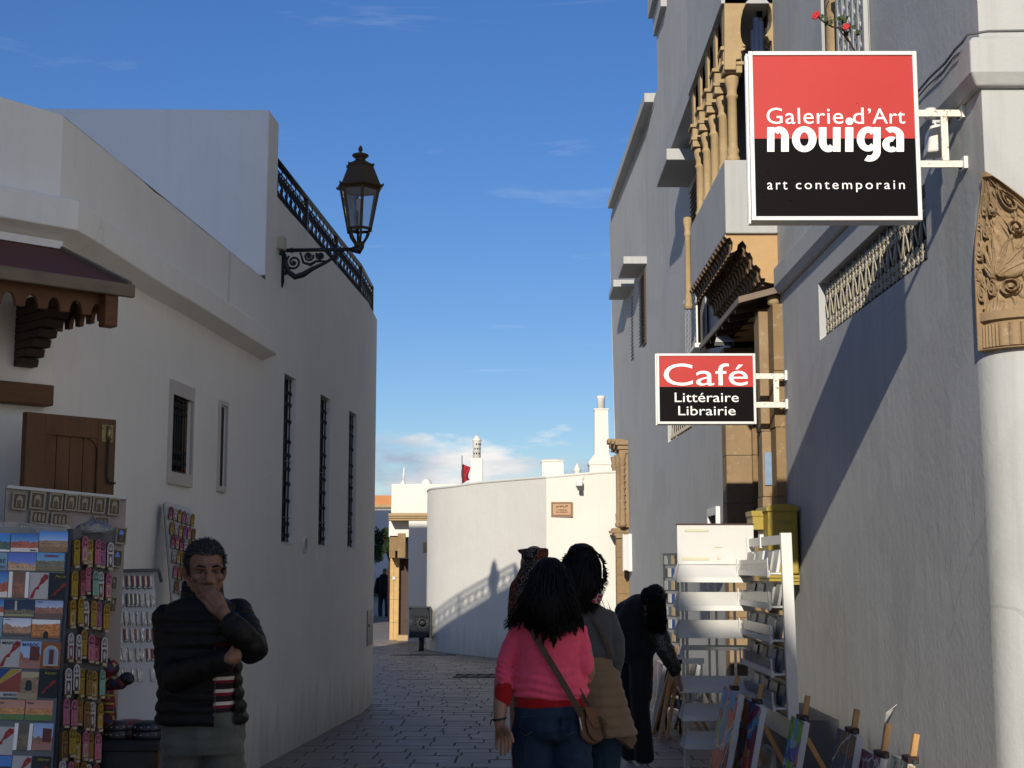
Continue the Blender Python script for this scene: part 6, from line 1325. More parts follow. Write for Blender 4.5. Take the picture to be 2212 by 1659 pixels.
def rk(px, py, e=0):
    """point on the postcard face: its plane holds the rack's corner edge and runs a little nearer to the left"""
    t_ = (py - 1143) / (1668 - 1143); dr = 6.33 - .13 * t_; dleft = dr - .20
    xe = 152 - 33 * t_; s = (xe - px) / 222; p = at(px, py, dr + (dleft - dr) * s); return p + NF * e
NF = (BRc - TRc).cross(TLc - TRc).normalized()
if NF.y > 0: NF = -NF
pr, pb_ = at(242, 1150, 6.52), at(209, 1668, 6.40)
mb = MB(); mb.add([TLc, TRc, BRc, at(-103, 1660, 6.0)] + [p - NF * .02 for p in (TLc, TRc, BRc, at(-103, 1660, 6.0))], ((0, 1, 2, 3), (4, 7, 6, 5), (0, 4, 5, 1), (1, 5, 6, 2), (2, 6, 7, 3), (3, 7, 4, 0))); mb.build('card_panel', simple('rack_grey', (.16, .175, .18), .4, .1, 6, .05), rack)
NF2 = (pb_ - TRc).cross(pr - TRc).normalized()
if NF2.y > 0: NF2 = -NF2
mb = MB(); mb.add([TRc, pr, pb_, BRc] + [p - NF2 * .02 for p in (TRc, pr, pb_, BRc)], ((0, 1, 2, 3), (4, 7, 6, 5), (0, 4, 5, 1), (1, 5, 6, 2), (2, 6, 7, 3), (3, 7, 4, 0))); mb.build('magnet_panel', simple('rack_grey_dark', (.10, .105, .105), .5, .1, 6, .05), rack)
mb = MB(); mb.tube([TRc, BRc], .012, 8); mb.build('corner_tube', M['grey_metal'], rack)
mb = MB(); fl_ = [[TLc + (TRc - TLc) * (i / 8) + NF * (.004 + .006 * math.sin(i * 2.1 + j)) + V(0, 0, .02 - j * .06) for i in range(9)] for j in range(2)]; mb.loft(fl_, cap=False, closed=False); mb.build('plastic_cover', M['film'], rack)
c_ = at(205, 1150, 6.42); mb = MB(); mb.loft([[c_ + V(.10 * math.cos(a) * r, .05 * math.sin(a) * r, .05 * (1 - r * r) + .012 * math.sin(5 * a + r * 4)) for a in [2 * PI * k / 18 for k in range(18)]] for r in (1, .8, .5, .2, .02)]); mb.build('crumpled_wrap', M['film'], rack)
mb = MB(); mb.tube([at(60, 1900, 6.4), at(75, 1650, 6.4)], .03, 8); mb.build('rack_post', M['grey_metal'], rack)
cards = [(-34, 20, 1151, 1191, 'sea', 'sea view postcard cut by the picture edge, top row'), (22, 81.5, 1152, 1192, 'fort', 'postcard of a red fortress under deep blue sky, top row'), (83, 145, 1148, 1192.5, 'pano', 'postcard with a wide city panorama, top row'),
 (-44, 14, 1193, 1231, 'pale', 'pale blue postcard with dark script, second row'), (15.5, 76, 1193.5, 1232, 'ruin', 'postcard of ruins under a violet sky, second row'), (77, 137, 1193.5, 1233, 'view', 'viewpoint postcard with crimson script, second row'),
 (-32, 14.5, 1234, 1290, 'fort', 'postcard of red cliffs cut by the picture edge, third row'), (16, 60, 1235, 1291, 'door', 'postcard of a brown door between white margins, third row'), (61.5, 102, 1237, 1294, 'white', 'white postcard with a red map, upper one of the full cards'), (104.5, 147, 1238, 1295, 'black', 'black postcard with a small red map, topmost of the black ones'),
 (-40, 6.5, 1294, 1330, 'fort', 'rust red postcard cut by the picture edge, fourth row'), (8, 72, 1295, 1331, 'night', 'postcard of a city at night, fourth row'), (73.5, 134, 1297, 1337, 'castle', 'postcard of a rust coloured castle, fourth row'),
 (-36, 2.5, 1332, 1375, 'pale', 'pale postcard cut by the picture edge, fifth row'), (4.5, 65, 1335, 1372, 'tower', 'postcard of a stone tower on pale sky, fifth row'), (66.5, 127, 1338, 1378, 'gate', 'postcard of an ochre town gate, fifth row'),
 (-4, 41, 1381, 1441, 'white', 'white postcard with a red map beside the MAROC tower card', ), (39.5, 85, 1385, 1444, 'minaret', 'postcard of a brick tower lettered MAROC'), (86, 128, 1387, 1444, 'orange', 'postcard of a tower framed by an orange arch'),
 (-12, 41, 1444.5, 1506, 'white', 'drawn map postcard with blue sea, yellow coast and red land'), (36, 79, 1451, 1511, 'window', 'postcard of an old stone window'), (80, 122, 1446, 1507, 'black', 'black postcard with a small red map, beside the stone window card'),
 (-15, 50, 1511, 1554, 'sunset', 'sunset town postcard at the picture edge'), (52, 111, 1512, 1556, 'sunset', 'sunset town postcard, the whole one of the two'), (-24, 25, 1569, 1630, 'white', 'white postcard with a red map, low at the picture edge'), (26, 66, 1562, 1620, 'ddoor', 'postcard of a dark wooden door between pale margins'),
 (67.5, 110, 1562, 1620, 'minaret', 'postcard of a red tower on blue sky beside the dark door card'), (-24, 19, 1632, 1690, 'blue', 'blue postcard at the bottom edge of the picture'), (21, 62, 1632, 1690, 'white', 'white postcard with a red map at the bottom edge'), (63.5, 105, 1633, 1690, 'black', 'black postcard with a red map at the bottom edge')]
def on_card(T, name, polys, m, y=-.0025, par=None):
    mb = MB()
    for pl in polys: mb.prism([T @ V(x, y, z) for x, z in pl], (T.to_3x3() @ V(0, .0012, 0)))
    return mb.build(name, m, par)
for (x0, x1, y0, y1, kd, lab) in cards:
    sh = (y0 - 1143) * .0
    o_, ux_, uz_ = rk(x0, y1, .008), rk(x1, y1 + .02 * (x1 - x0), .008), rk(x0 + .06 * (y1 - y0), y0, .008)
    w_ = (ux_ - o_).length; h_ = (uz_ - o_).length; T = frame(o_, ux_ - o_, uz_ - o_)
    th_ = thing('postcard', lab, 'postcard', o_, 'postcards on the rack')
    me = MB(); me.box((0, 0, 0), (w_, .002, h_)); cd = me.build('card', CM[kd], th_, fix=True); cd.matrix_parent_inverse = Matrix.Identity(4); cd.matrix_basis = Matrix.Translation(-Vector(o_)) @ T
    ux, uz = (T.to_3x3() @ V(1, 0, 0)), (T.to_3x3() @ V(0, 0, 1)); nf = ux.cross(uz)
    def tx(s, fx0, fz0, fw, fh, m, bold=0, shear=0): text(s, 'lettering', (w_ * fw, h_ * fh), T @ V(w_ * fx0, -.0008, h_ * fz0), ux, uz, m, th_, bold, ext=.0012, shear=shear)
    mp2_ = lambda ax, az, sx, sz: [[(w_ * (ax + sx * x), h_ * (az + sz * z)) for x, z in MAP]]
    if kd == 'white' and 'red map' in lab:
        on_card(T, 'map_print', mp2_(0, 0, 1, 1), mapred, -.0018, th_)
        on_card(T, 'star_print', [[(w_ * (.74 + .06 * math.sin(4 * PI * k / 5)), h_ * (.76 + .04 * math.cos(4 * PI * k / 5))) for k in (0, 1, 2, 3, 4)]], scr_y, -.0022, th_)
    if kd == 'black': on_card(T, 'map_print', mp2_(.15, .13, .75, .52), mapred, -.0018, th_); tx('Maroc', .25, .82, .65, .11, scr_y, .03, .35)
    if 'MAROC' in lab: tx('MAROC', .10, .82, .8, .11, ink_d, .01)
    if 'drawn map' in lab:
        on_card(T, 'sea_print', [[(0, h_ * .5), (w_ * .55, h_), (0, h_)]], seab, -.0018, th_); on_card(T, 'coast_print', [[(0, h_ * .38), (w_ * .95, h_ * .98), (w_ * .56, h_), (0, h_ * .5)]], sand, -.0018, th_); on_card(T, 'land_print', [[(0, h_ * .2), (w_, h_ * .2), (w_, h_ * .96), (0, h_ * .37)]], redg, -.0018, th_); tx('MAROC', .35, .05, .55, .09, ink_d, .01)
    if kd == 'orange':
        arc = [(w_ * .12, h_ * .1), (w_ * .88, h_ * .1), (w_ * .88, h_ * .6)] + [(w_ * (.5 + .38 * math.cos(a)), h_ * (.6 + .28 * math.sin(a))) for a in (.5, 1.0, PI / 2, 2.1, 2.6)] + [(w_ * .12, h_ * .6)]
        on_card(T, 'arch_print', [arc], cream, -.0018, th_); on_card(T, 'sky_print', [[(w_ * .5 + (x - w_ * .5) * .78, h_ * .16 + (z - h_ * .1) * .86) for x, z in arc]], skyb, -.0022, th_); on_card(T, 'tower_print', [[(w_ * .40, h_ * .16), (w_ * .64, h_ * .16), (w_ * .64, h_ * .72), (w_ * .40, h_ * .72)]], brick_, -.0026, th_); tx('Rabat', .3, .02, .4, .07, ink_d, 0, .3)
    if 'fortress' in lab: tx('Rabat', .70, .05, .24, .10, ink_d, .01, .3)
    if 'crimson script' in lab: tx('Casablanca', .28, .76, .5, .16, ink_r, .01, .4)
    if kd == 'pale' and 'script' in lab: tx('Rabat', .15, .42, .80, .30, ink_d, 0, .3); tx('Maroc', .45, .10, .5, .2, ink_d, 0, .3)
    if kd == 'castle' or kd == 'tower': tx('Rabat', .08, .88, .2, .07, ink_d, 0, .3)
    if kd == 'sunset': tx('Rabat', .05, .80, .26, .12, ink_d, 0)
    if kd == 'minaret': on_card(T, 'tower_print', [[(w_ * .48, h_ * .3), (w_ * .93, h_ * .3), (w_ * .93, h_ * .80), (w_ * .48, h_ * .82)]], brick_, -.0018, th_)
    if kd == 'gate': on_card(T, 'arch_print', [[(w_ * .42, 0), (w_ * .6, 0), (w_ * .6, h_ * .28), (w_ * .51, h_ * .4), (w_ * .42, h_ * .28)]], ink_d, -.0018, th_)
    if kd == 'window': on_card(T, 'window_print', [[(w_ * .36, h_ * .32), (w_ * .68, h_ * .32), (w_ * .68, h_ * .6), (w_ * .6, h_ * .7), (w_ * .44, h_ * .7), (w_ * .36, h_ * .6)]], ink_d, -.0018, th_)
    if kd == 'night': on_card(T, 'tower_print', [[(w_ * .33, h_ * .35), (w_ * .42, h_ * .35), (w_ * .41, h_ * .93), (w_ * .34, h_ * .93)]], cream, -.0018, th_)
# door shaped magnets
mgc = {'yellow': (.34, .21, .02), 'pink': (.42, .13, .18), 'ochre': (.24, .13, .025), 'white': (.5, .47, .45), 'mint': (.20, .36, .27), 'crimson': (.22, .05, .055), 'violet': (.26, .09, .20), 'brown': (.10, .05, .035), 'beige': (.42, .34, .22)}
MG = {k: col('magnet_' + k, v, .55, var=.25, scale=60) for k, v in mgc.items()}
wb = col('magnet_backing', (.10, .055, .03), .6, var=.3, scale=30)
def magnet_proto(c1, c2, w_=.030, h_=.105):
    """a little arched door: backing board, coloured door frame with pierced top, lower panel"""
    root = bpy.data.objects.new('door_magnet', None); COL.objects.link(root); root['category'] = 'magnet'
    def arch(w, h, n=7): return [(-w / 2, 0), (w / 2, 0), (w / 2, h * .78)] + [(w / 2 * math.cos(a) ** 1.0, h * .78 + h * .22 * math.sin(a) ** .8) for a in [PI * k / (2 * n) for k in range(1, n + 1)]] + [(-w / 2 * math.cos(a), h * .78 + h * .22 * math.sin(a) ** .8) for a in [PI * k / (2 * n) for k in range(n - 1, 0, -1)]] + [(-w / 2, h * .78)]
    mb = MB(); mb.prism([V(x, 0, z) for x, z in arch(w_, h_)], V(0, .010, 0)); mb.build('backing', wb, root, local=True)
    mb = MB(); fr = .0035
    A = arch(w_ * .94, h_ * .985); B = [(x * (1 - 2 * fr / w_), h_ * .62 + (z - h_ * .62) * .86) if z > h_ * .55 else (x * (1 - 2 * fr / w_), z) for x, z in A]
    top = [p for p in A if p[1] > h_ * .6]; topi = [p for p in B if p[1] > h_ * .6]
    for i in range(len(top) - 1): mb.hexa([V(*p) for p in ((top[i][0], -.005, top[i][1]), (top[i + 1][0], -.005, top[i + 1][1]), (topi[i + 1][0], -.005, topi[i + 1][1]), (topi[i][0], -.005, topi[i][1]), (top[i][0], -.001, top[i][1]), (top[i + 1][0], -.001, top[i + 1][1]), (topi[i + 1][0], -.001, topi[i + 1][1]), (topi[i][0], -.001, topi[i][1]))])
    for a_ in (.5, 1.1, 1.9, 2.6): mb.bar(V(0, -.003, h_ * .66), V(w_ * .42 * math.cos(a_), -.003, h_ * .70 + h_ * .24 * math.sin(a_)), .0028, .003, V(0, 1, 0))
    mb.box((-w_ * .47, -.006, h_ * .55), (w_ * .47, -.001, h_ * .63)); mb.box((-w_ * .47, -.004, h_ * .08), (-w_ * .32, -.001, h_ * .78)); mb.box((w_ * .32, -.004, h_ * .08), (w_ * .47, -.001, h_ * .78)); mb.build('door_frame', MG[c1], root, local=True)
    mb = MB(); mb.box((-w_ * .31, -.0035, h_ * .09), (w_ * .31, -.0005, h_ * .545)); dp = mb.build('door_panel', MG[c2], root, local=True)
    mb = MB(); mb.ell((0, -.004, h_ * .32), (w_ * .2, .002, h_ * .16), n=8, m=6); mb.build('medallion', MG[c1], dp, local=True)
    mb = MB(); mb.box((-w_ * .32, -.009, -.004), (w_ * .32, -.001, h_ * .055)); mb.build('name_tag', MG['beige'], root, local=True)
    return root
protos = {}
for c1, c2 in (('yellow', 'yellow'), ('pink', 'pink'), ('ochre', 'brown'), ('white', 'brown'), ('mint', 'mint'), ('crimson', 'pink'), ('violet', 'violet'), ('ochre', 'ochre'), ('pink', 'beige'), ('yellow', 'beige'), ('white', 'crimson')):
    protos[(c1, c2)] = magnet_proto(c1, c2)
used = set()
def put_magnet(key, Mx, label, group):
    p = protos[key]
    if key not in used: used.add(key); p.matrix_basis = Mx; p['label'] = label; p['group'] = group; return p
    return dup(p, Mx, label, group)
rowsP = [[('yellow', 'yellow'), ('pink', 'beige'), ('yellow', 'beige'), ('pink', 'pink'), ('violet', 'violet'), ('white', 'brown')], [('yellow', 'yellow'), ('crimson', 'pink'), ('pink', 'pink'), ('mint', 'mint'), ('white', 'crimson'), ('pink', 'beige')],
 [('yellow', 'beige'), ('yellow', 'yellow'), ('white', 'brown'), ('yellow', 'yellow'), ('violet', 'violet'), ('yellow', 'yellow')], [('white', 'crimson'), ('white', 'brown'), ('yellow', 'yellow'), ('pink', 'pink'), ('crimson', 'pink'), ('white', 'brown')],
 [('white', 'brown'), ('white', 'brown'), ('yellow', 'yellow'), ('ochre', 'ochre'), ('yellow', 'beige'), ('mint', 'mint')], [('pink', 'pink'), ('pink', 'pink'), ('ochre', 'ochre'), ('ochre', 'brown'), ('white', 'brown'), ('yellow', 'beige')],
 [('ochre', 'brown'), ('yellow', 'yellow'), ('yellow', 'beige'), ('pink', 'beige'), ('ochre', 'ochre'), ('pink', 'pink')], [('white', 'crimson'), ('pink', 'pink'), ('ochre', 'brown'), ('ochre', 'brown'), ('white', 'brown'), ('crimson', 'pink')]]
rown = ['top', 'second', 'third', 'fourth', 'fifth', 'sixth', 'seventh', 'bottom']; posn = ['first', 'second', 'third', 'fourth', 'fifth', 'last']
mrow_y = [1223, 1290, 1356, 1429, 1503, 1572, 1640, 1705]
for r, row in enumerate(rowsP):
    for i, key in enumerate(row):
        f = (i + .5) / 6; yb_ = mrow_y[r] - (8 if i in (1, 2) else 0) * ((r + i) % 2) + R.uniform(-3, 3) + 6 * f; t_ = (yb_ - 1143) / (1668 - 1143)
        px = (156 - 34 * t_) + f * 84; pd = 6.33 - .13 * t_ + f * .19
        o_ = at(px, yb_, pd) + NF2 * (.022 + .010 * (i % 2)); xd = (pr - TRc); zd = (TRc - BRc)
        Mx = frame(o_, xd, zd) @ Matrix.Rotation(R.uniform(-.35, .15), 4, 'Z') @ Matrix.Diagonal((1.05, 1.2, 1.16, 1))
        put_magnet(key, Mx, f'{key[0]} door magnet, {key[1]} panel, {posn[i]} in {rown[r]} row of the postcard rack', 'door magnets on the postcard rack')
# board with framed plaque magnets behind the rack
mbd = thing('magnet_board', 'large dusty pink board of framed door plaques leaning behind the postcard rack', 'display board', at(140, 1200, 6.6))
bTL, bTR, bBR, bBL = at(14, 1053, 6.50), at(273, 1078, 6.78), at(249, 1660, 6.70), at(-20, 1660, 6.42)
NB_ = (bBR - bTR).cross(bTL - bTR).normalized()
if NB_.y > 0: NB_ = -NB_
bdm = simple('board_pinkish', (.34, .285, .255), .7, .08, 5, .1)
mb = MB(); mb.add([bTL, bTR, bBR, bBL] + [p - NB_ * .025 for p in (bTL, bTR, bBR, bBL)], ((0, 1, 2, 3), (4, 7, 6, 5), (0, 4, 5, 1), (1, 5, 6, 2), (2, 6, 7, 3), (3, 7, 4, 0))); mb.build('board_panel', bdm, mbd)
mb = MB(); mb.bar(bTL + V(0, 0, .004), bTR + V(0, 0, .004), .04, .014); mb.build('board_rail', M['white'], mbd)
def bd(px, py): 
    f = (px - 14) / 259; return at(px, py, 6.50 + .28 * f - .08 * (py - 1053) / 600) + NB_ * .012
plq = simple('plaque_bronze', (.13, .085, .045), .5, .5, 130, .6, 220, .004); plq2 = simple('plaque_tile', (.30, .25, .16), .45, .5, 90, .5, 200, .003)
plaques = [(22, 54, 1063, 1101, 0), (60, 94, 1061, 1099, 0), (102, 132, 1065, 1102, 0), (136, 163, 1067, 1103, 0), (165, 193, 1068, 1106, 0), (196, 224, 1071, 1109, 0), (230, 256, 1075, 1113, 0), (62, 101, 1103, 1130, 1), (106, 145, 1107, 1135, 1), (198, 234, 1115, 1141, 1), (35, 64, 1130, 1150, 1), (246, 269, 1118 + 20, 1173 + 2, 0), (236, 260, 1185, 1225, 0), (236, 248, 1244, 1275, 0), (232, 246, 1288, 1324, 0), (170, 196, 1138, 1150, 1), (245, 256, 1300, 1330, 0)]
pn_ = ['first', 'second', 'third', 'fourth', 'fifth', 'sixth', 'seventh']
for i, (x0, x1, y0, y1, land) in enumerate(plaques[:16]):
    lab = f'bronze framed door plaque, {pn_[i]} from the left in the top row of the pink board' if i < 7 else ['wide bronze plaque below the second upright one', 'wide bronze plaque below the third upright one', 'wide bronze plaque at the right of the second row', 'plaque with a white arch half hidden by the postcard rack', 'plaque with a blue arch at the right edge of the pink board', 'brown plaque under the blue arch one', 'dark plaque low on the right edge of the pink board', 'grey green plaque lowest on the right edge of the pink board', 'wide plaque tucked behind the crumpled plastic'][i - 7]
    o_ = bd(x0, y1); Tx = frame(o_, bd(x1, y1 + .1 * (x1 - x0)) - o_, bd(x0 + .03 * (y1 - y0), y0) - o_); w_ = (bd(x1, y1) - o_).length; h_ = (bd(x0, y0) - o_).length
    th_ = thing('door_plaque', lab, 'magnet', o_, 'framed plaques on the pink board')
    def pbx(name, a, b, m, y0_, y1_): 
        mb = MB(); mb.box((a[0] * w_, y0_, a[1] * h_), (b[0] * w_, y1_, b[1] * h_)); mb.v = [Tx @ p for p in mb.v]; return mb.build(name, m, th_)
    pbx('plate', (0, 0), (1, 1), plq, -.004, .0)
    for (a, b) in (((0, 0), (1, .1)), ((0, .9), (1, 1)), ((0, .1), (.12, .9)), ((.88, .1), (1, .9))): pbx('rim', a, b, plq2, -.009, -.0045)
    inner = CM['blue'] if 'blue arch' in lab else M['white'] if 'white arch' in lab else plq2
    if land:
        for k in range(3): mb = MB(); cx_ = (.28 + .22 * k) * w_; mb.prism([Tx @ V(cx_ + dx * w_, -.008, z * h_) for dx, z in ((-.07, .2), (.07, .2), (.07, .6), (.04, .75), (0, .82), (-.04, .75), (-.07, .6))], (Tx.to_3x3() @ V(0, .003, 0))); mb.build('door_relief', inner, th_)
    else: 
        mb = MB(); mb.prism([Tx @ V((.5 + dx) * w_, -.009, z * h_) for dx, z in ((-.22, .16), (.22, .16), (.22, .62), (.14, .76), (0, .84), (-.14, .76), (-.22, .62))], (Tx.to_3x3() @ V(0, .004, 0))); mb.build('door_relief', inner, th_)
        pbx('door_leaf', (.38, .16), (.62, .55), plq, -.012, -.0095)
# narrow board of magnets leaning on the wall
nbd = thing('magnet_board', 'narrow white board of coloured door magnets leaning on the wall behind the man', 'display board', at(390, 1250, 8.75))
q0, q1, q2, q3 = at(357, 1084, 8.85), at(417, 1097, 8.95), at(436, 1420, 8.75), at(383, 1420, 8.6)
NN = (q2 - q1).cross(q0 - q1).normalized()
if NN.y > 0: NN = -NN
mb = MB(); mb.add([q0, q1, q2, q3] + [p - NN * .03 for p in (q0, q1, q2, q3)], ((0, 1, 2, 3), (4, 7, 6, 5), (0, 4, 5, 1), (1, 5, 6, 2), (2, 6, 7, 3), (3, 7, 4, 0))); mb.build('board_panel', simple('speckled_white_board', (.50, .49, .46), .6, .3, 26, .1), nbd)
mb = MB(); mb.hexa([q0 - NN * .031, q0 - NN * .031 + V(-.012, .1, 0), q3 - NN * .031 + V(-.012, .2, 0), q3 - NN * .031, q0 - NN * .04, q0 - NN * .04 + V(-.012, .1, 0), q3 - NN * .04 + V(-.012, .2, 0), q3 - NN * .04]); mb.build('board_shadow', M['iron'], nbd)  # black strip standing in for the shadow gap beside the board
keys = list(protos); order = [5, 0, 9, 8, 1, 10, 7, 0, 2, 7, 9, 2, 10, 3, 5, 1, 10, 9, 5, 8, 10, 3, 6, 1]
yr = [1122, 1156, 1186, 1218, 1252, 1284]
def nq(u, v): return (q0 * (1 - u) + q1 * u) * (1 - v) + (q3 * (1 - u) + q2 * u) * v
for r, yy in enumerate(yr):
    for i in range(6):
        f = (yy - 1084) / 336; px = 363 + 13 * f + i * 9.3; pyy = yy + 1.4 * i; o_ = nq(.10 + .158 * i, f + .004 * i) + NN * .015; key = keys[order[(r * 6 + i * 5 + r) % 24]]
        Mx = frame(o_, q1 - q0, q0 - q3) @ Matrix.Diagonal((.8, .9, .78, 1)); lab = f'small {key[0]} and {key[1]} magnet, {posn[i]} in {rown[r]} row of the narrow board'
        put_magnet(key, Mx, lab, 'door magnets on the narrow board')
# keyring board
kb = thing('keyring_board', 'white board with rows of bagged keyrings leaning between the stall and the man', 'display board', at(295, 1400, 7.2))
k0, k1, k2, k3 = at(257, 1239, 7.22), at(333, 1237, 7.33), at(352, 1600, 7.2), at(243, 1600, 7.05)
NK = (k2 - k1).cross(k0 - k1).normalized()
if NK.y > 0: NK = -NK
mb = MB(); mb.add([k0, k1, k2, k3] + [p - NK * .02 for p in (k0, k1, k2, k3)], ((0, 1, 2, 3), (4, 7, 6, 5), (0, 4, 5, 1), (1, 5, 6, 2), (2, 6, 7, 3), (3, 7, 4, 0))); mb.build('board_panel', simple('cool_white_board', (.46, .47, .48), .5, .05, 4, .05), kb)
mb = MB(); mb.bar(k0 + V(0, 0, .01) + NK * .01, k1 + V(.02, 0, .01) + NK * .01, .02, .02); mb.bar(k1 + V(.02, 0, .01) + NK * .01, k1 + V(.035, 0, -.05) + NK * .01, .012, .015); mb.build('board_rail', M['grey_metal'], kb)
kr = col('keyring_red', (.20, .03, .022), .4); ks = col('keyring_silver', (.35, .35, .34), .35, metal=.6); kg = col('keyring_green', (.03, .10, .06), .4)
krows = [(1243, [('w', 258), ('r', 272), ('r', 284), ('r', 296), ('r', 308), ('r', 319)]), (1282, [('p', 258), ('g', 272), ('g', 281), ('g', 290), ('b', 302), ('b', 314), ('b', 325)]), (1322, [('b', 256), ('b', 268), ('b', 280), ('b', 294), ('b', 306), ('b', 318), ('b', 328)]), (1358, [('b', 254), ('r', 267), ('b', 281), ('r', 290), ('b', 303), ('r', 316), ('r', 328)]), (1400, [('b', 253), ('b', 263), ('b', 277), ('b', 293), ('b', 303), ('r', 315), ('r', 326)]), (1444, [('b', 250), ('b', 262), ('b', 284), ('b', 296), ('b', 324)])]
kn = {'w': 'dark bottle opener keyring', 'r': 'red and silver keyring', 'g': 'green keyring', 'b': 'keyring in a clear bag', 'p': 'rosy keyring'}
def kpos(px, py): f = (py - 1239) / 361; g = (px - 257) / 76; return at(px, py, 7.22 + .11 * g - .14 * f) + NK * .006
for r, (yy, it) in enumerate(krows):
    for i, (kd, px) in enumerate(it):
        y0 = yy; y1 = yy + 30; o_ = kpos(px, y1); top_ = kpos(px + 1, y0); Tx = frame(o_, k1 - k0, top_ - o_); h_ = (top_ - o_).length
        lab = f'{kn[kd]}, {pn_[i]} from left in {rown[r]} row of the white board'
        th_ = thing('keyring', lab, 'keyring', o_, 'keyrings on the white board')
        mb = MB(); w_ = .018
        mb.box((0, -.010, h_ * .18), (w_ * .55, -.002, h_ * .95)); mb.v = [Tx @ p for p in mb.v]; mb.build('tag', kr if kd in 'rp' else kg if kd == 'g' else ks if kd == 'b' else M['iron'], th_)
        mb = MB(); mb.box((w_ * .56, -.009, h_ * .2), (w_, -.002, h_ * .9)); mb.ell((w_ * .5, -.006, h_ * .1), (w_ * .7, .004, .008), n=8, m=5); mb.v = [Tx @ p for p in mb.v]; mb.build('charm', ks, th_)
        if kd == 'b':
            mb = MB(); nn_ = 5; mb.loft([[Tx @ V(-.004 + .026 * k / nn_, -.014 - .006 * R.random(), h_ * (1 - j / 4 * 1.05)) for k in range(nn_ + 1)] for j in range(5)], cap=False, closed=False, smooth=False); mb.build('bag', M['film'], th_)
# table with boxes
tb = thing('stall_table', 'low dark table with brown legs holding little boxes beside the man', 'table', at(280, 1659, 6.7))
t0 = at(196, 1606, 6.45); zt_ = at(356, 1588, 6.75).z; xr2 = at(357, 1590, 6.55).x
mb = MB(); mb.box((-2.35, 6.42, zt_ - .035), (xr2, 6.98, zt_)); mb.build('table_top', simple('black_cloth', (.012, .012, .013), .7, .2, 8, .2), tb, bevel=.006)
mb = MB(); mb.box((-2.35, 6.425, zt_ - .17), (xr2 - .012, 6.45, zt_ - .036)); mb.build('table_skirt', M['iron'], tb)
for (x, y) in ((xr2 - .06, 6.46), (xr2 - .06, 6.92), (-2.3, 6.46), (-2.3, 6.92)): mb = MB(); mb.box((x, y, gz(y)), (x + .055, y + .05, zt_ - .036)); mb.build('leg', M['wood_valance'], tb)
mb = MB(); mb.box((-2.24, 6.452, zt_ - .23), (xr2 - .062, 6.49, zt_ - .19)); mb.build('stretcher', M['wood_beam'], tb)
for i, (px, cw_, cc, nm, kd) in enumerate(((254, .062, (.03, .028, .03), 'small black trinket box dotted with silver, leftmost on the stall table', 0), (280, .075, (.15, .035, .03), 'small red trinket box dotted with silver on the stall table', 0), (321, .075, (.015, .02, .03), 'blue black trinket box dotted with silver at the right of the stall table', 0), (222, .05, (.16, .04, .02), 'small red leather box half behind the postcard rack', 0))):
    c = at(px, 1582, 6.62 + .05 * (i % 2)); hb = .07; o = thing('trinket_box', nm, 'box', (c.x, c.y, zt_), 'trinket boxes on the stall table'); bm_ = col('trinket_%d' % i, cc, .4, var=.5, scale=70)
    mb = MB(); mb.lathe([(cw_ * .98, .002), (cw_, .012), (cw_, .035), (cw_ * .97, .038)], 12, (c.x, c.y, zt_)); mb.build('box_body', bm_, o)
    mb = MB(); mb.lathe([(cw_ * 1.03, .039), (cw_ * 1.03, .05), (cw_ * .95, .068), (cw_ * .6, .078), (.004, .080)], 12, (c.x, c.y, zt_)); mb.build('box_lid', bm_, o)
    for k in range(14):
        for zz in (.022, .056): mb = MB(); an = 2 * PI * k / 14; mb.ell((c.x + cw_ * math.cos(an), c.y + cw_ * math.sin(an), zt_ + zz), (.006, .006, .004), n=5, m=4); mb.build('stud', ks, o)
c = at(225, 1560, 6.66); mb = MB(); mb.lathe([(.13, .0), (.14, .01), (.12, .03), (.05, .05), (.02, .09), (.004, .1)], 14, (c.x - .02, c.y + .1, zt_ + .001)); mb.build('brass_lid', M['grey_metal'], label='dark metal dish lid on the stall table behind the trinket boxes', cat='dish')
# rag dolls hanging from the rack side
t = NT('rag_cloth'); p = t.pos(); v = t.n('ShaderNodeTexVoronoi', {'Vector': p, 'Scale': 55.0}); f = t.n('ShaderNodeSeparateXYZ', {0: v.outputs['Color']}).outputs[0]
t.set(color=t.ramp(f, [(0, (.16, .012, .015)), (.25, (.02, .02, .025)), (.45, (.26, .03, .03)), (.62, (.03, .05, .15)), (.75, (.36, .28, .10)), (.85, (.10, .02, .02))], 'CONSTANT'), rough=.8); ragm = t.m
dlt = thing('rag_doll', 'patchwork rag camel of red and black cloth hanging beside the postcard rack', 'toy', at(240, 1470, 6.55))
c = at(232, 1448, 6.55); mb = MB(); mb.ell(c + V(-.01, 0, .01), (.065, .05, .045), n=14, m=10); mb.build('head', ragm, dlt)
mb = MB(); mb.chain([at(215, 1478, 6.55), at(245, 1474, 6.53), at(262, 1476, 6.5)], [.035, .035, .028]); mb.build('neck', ragm, dlt)
mb = MB(); mb.ell(at(274, 1466, 6.5), (.035, .03, .03), n=12, m=8); mb.ell(at(279, 1470, 6.47), (.02, .02, .018), n=8, m=6); mb.build('muzzle', M['iron'], dlt)
mb = MB(); mb.chain([at(222, 1510, 6.56), at(228, 1545, 6.56)], [.055, .05]); mb.build('body', ragm, dlt)
for k in range(6): mb = MB(); a = at(210 + k * 1, 1500 + k * 9, 6.50); b = at(246, 1494 + k * 9, 6.49); mb.tube([a, (a + b) / 2 + V(0, -.02, .01), b], .0055, 5); mb.build('trim', M['yellow'] if k % 2 else kr, dlt)
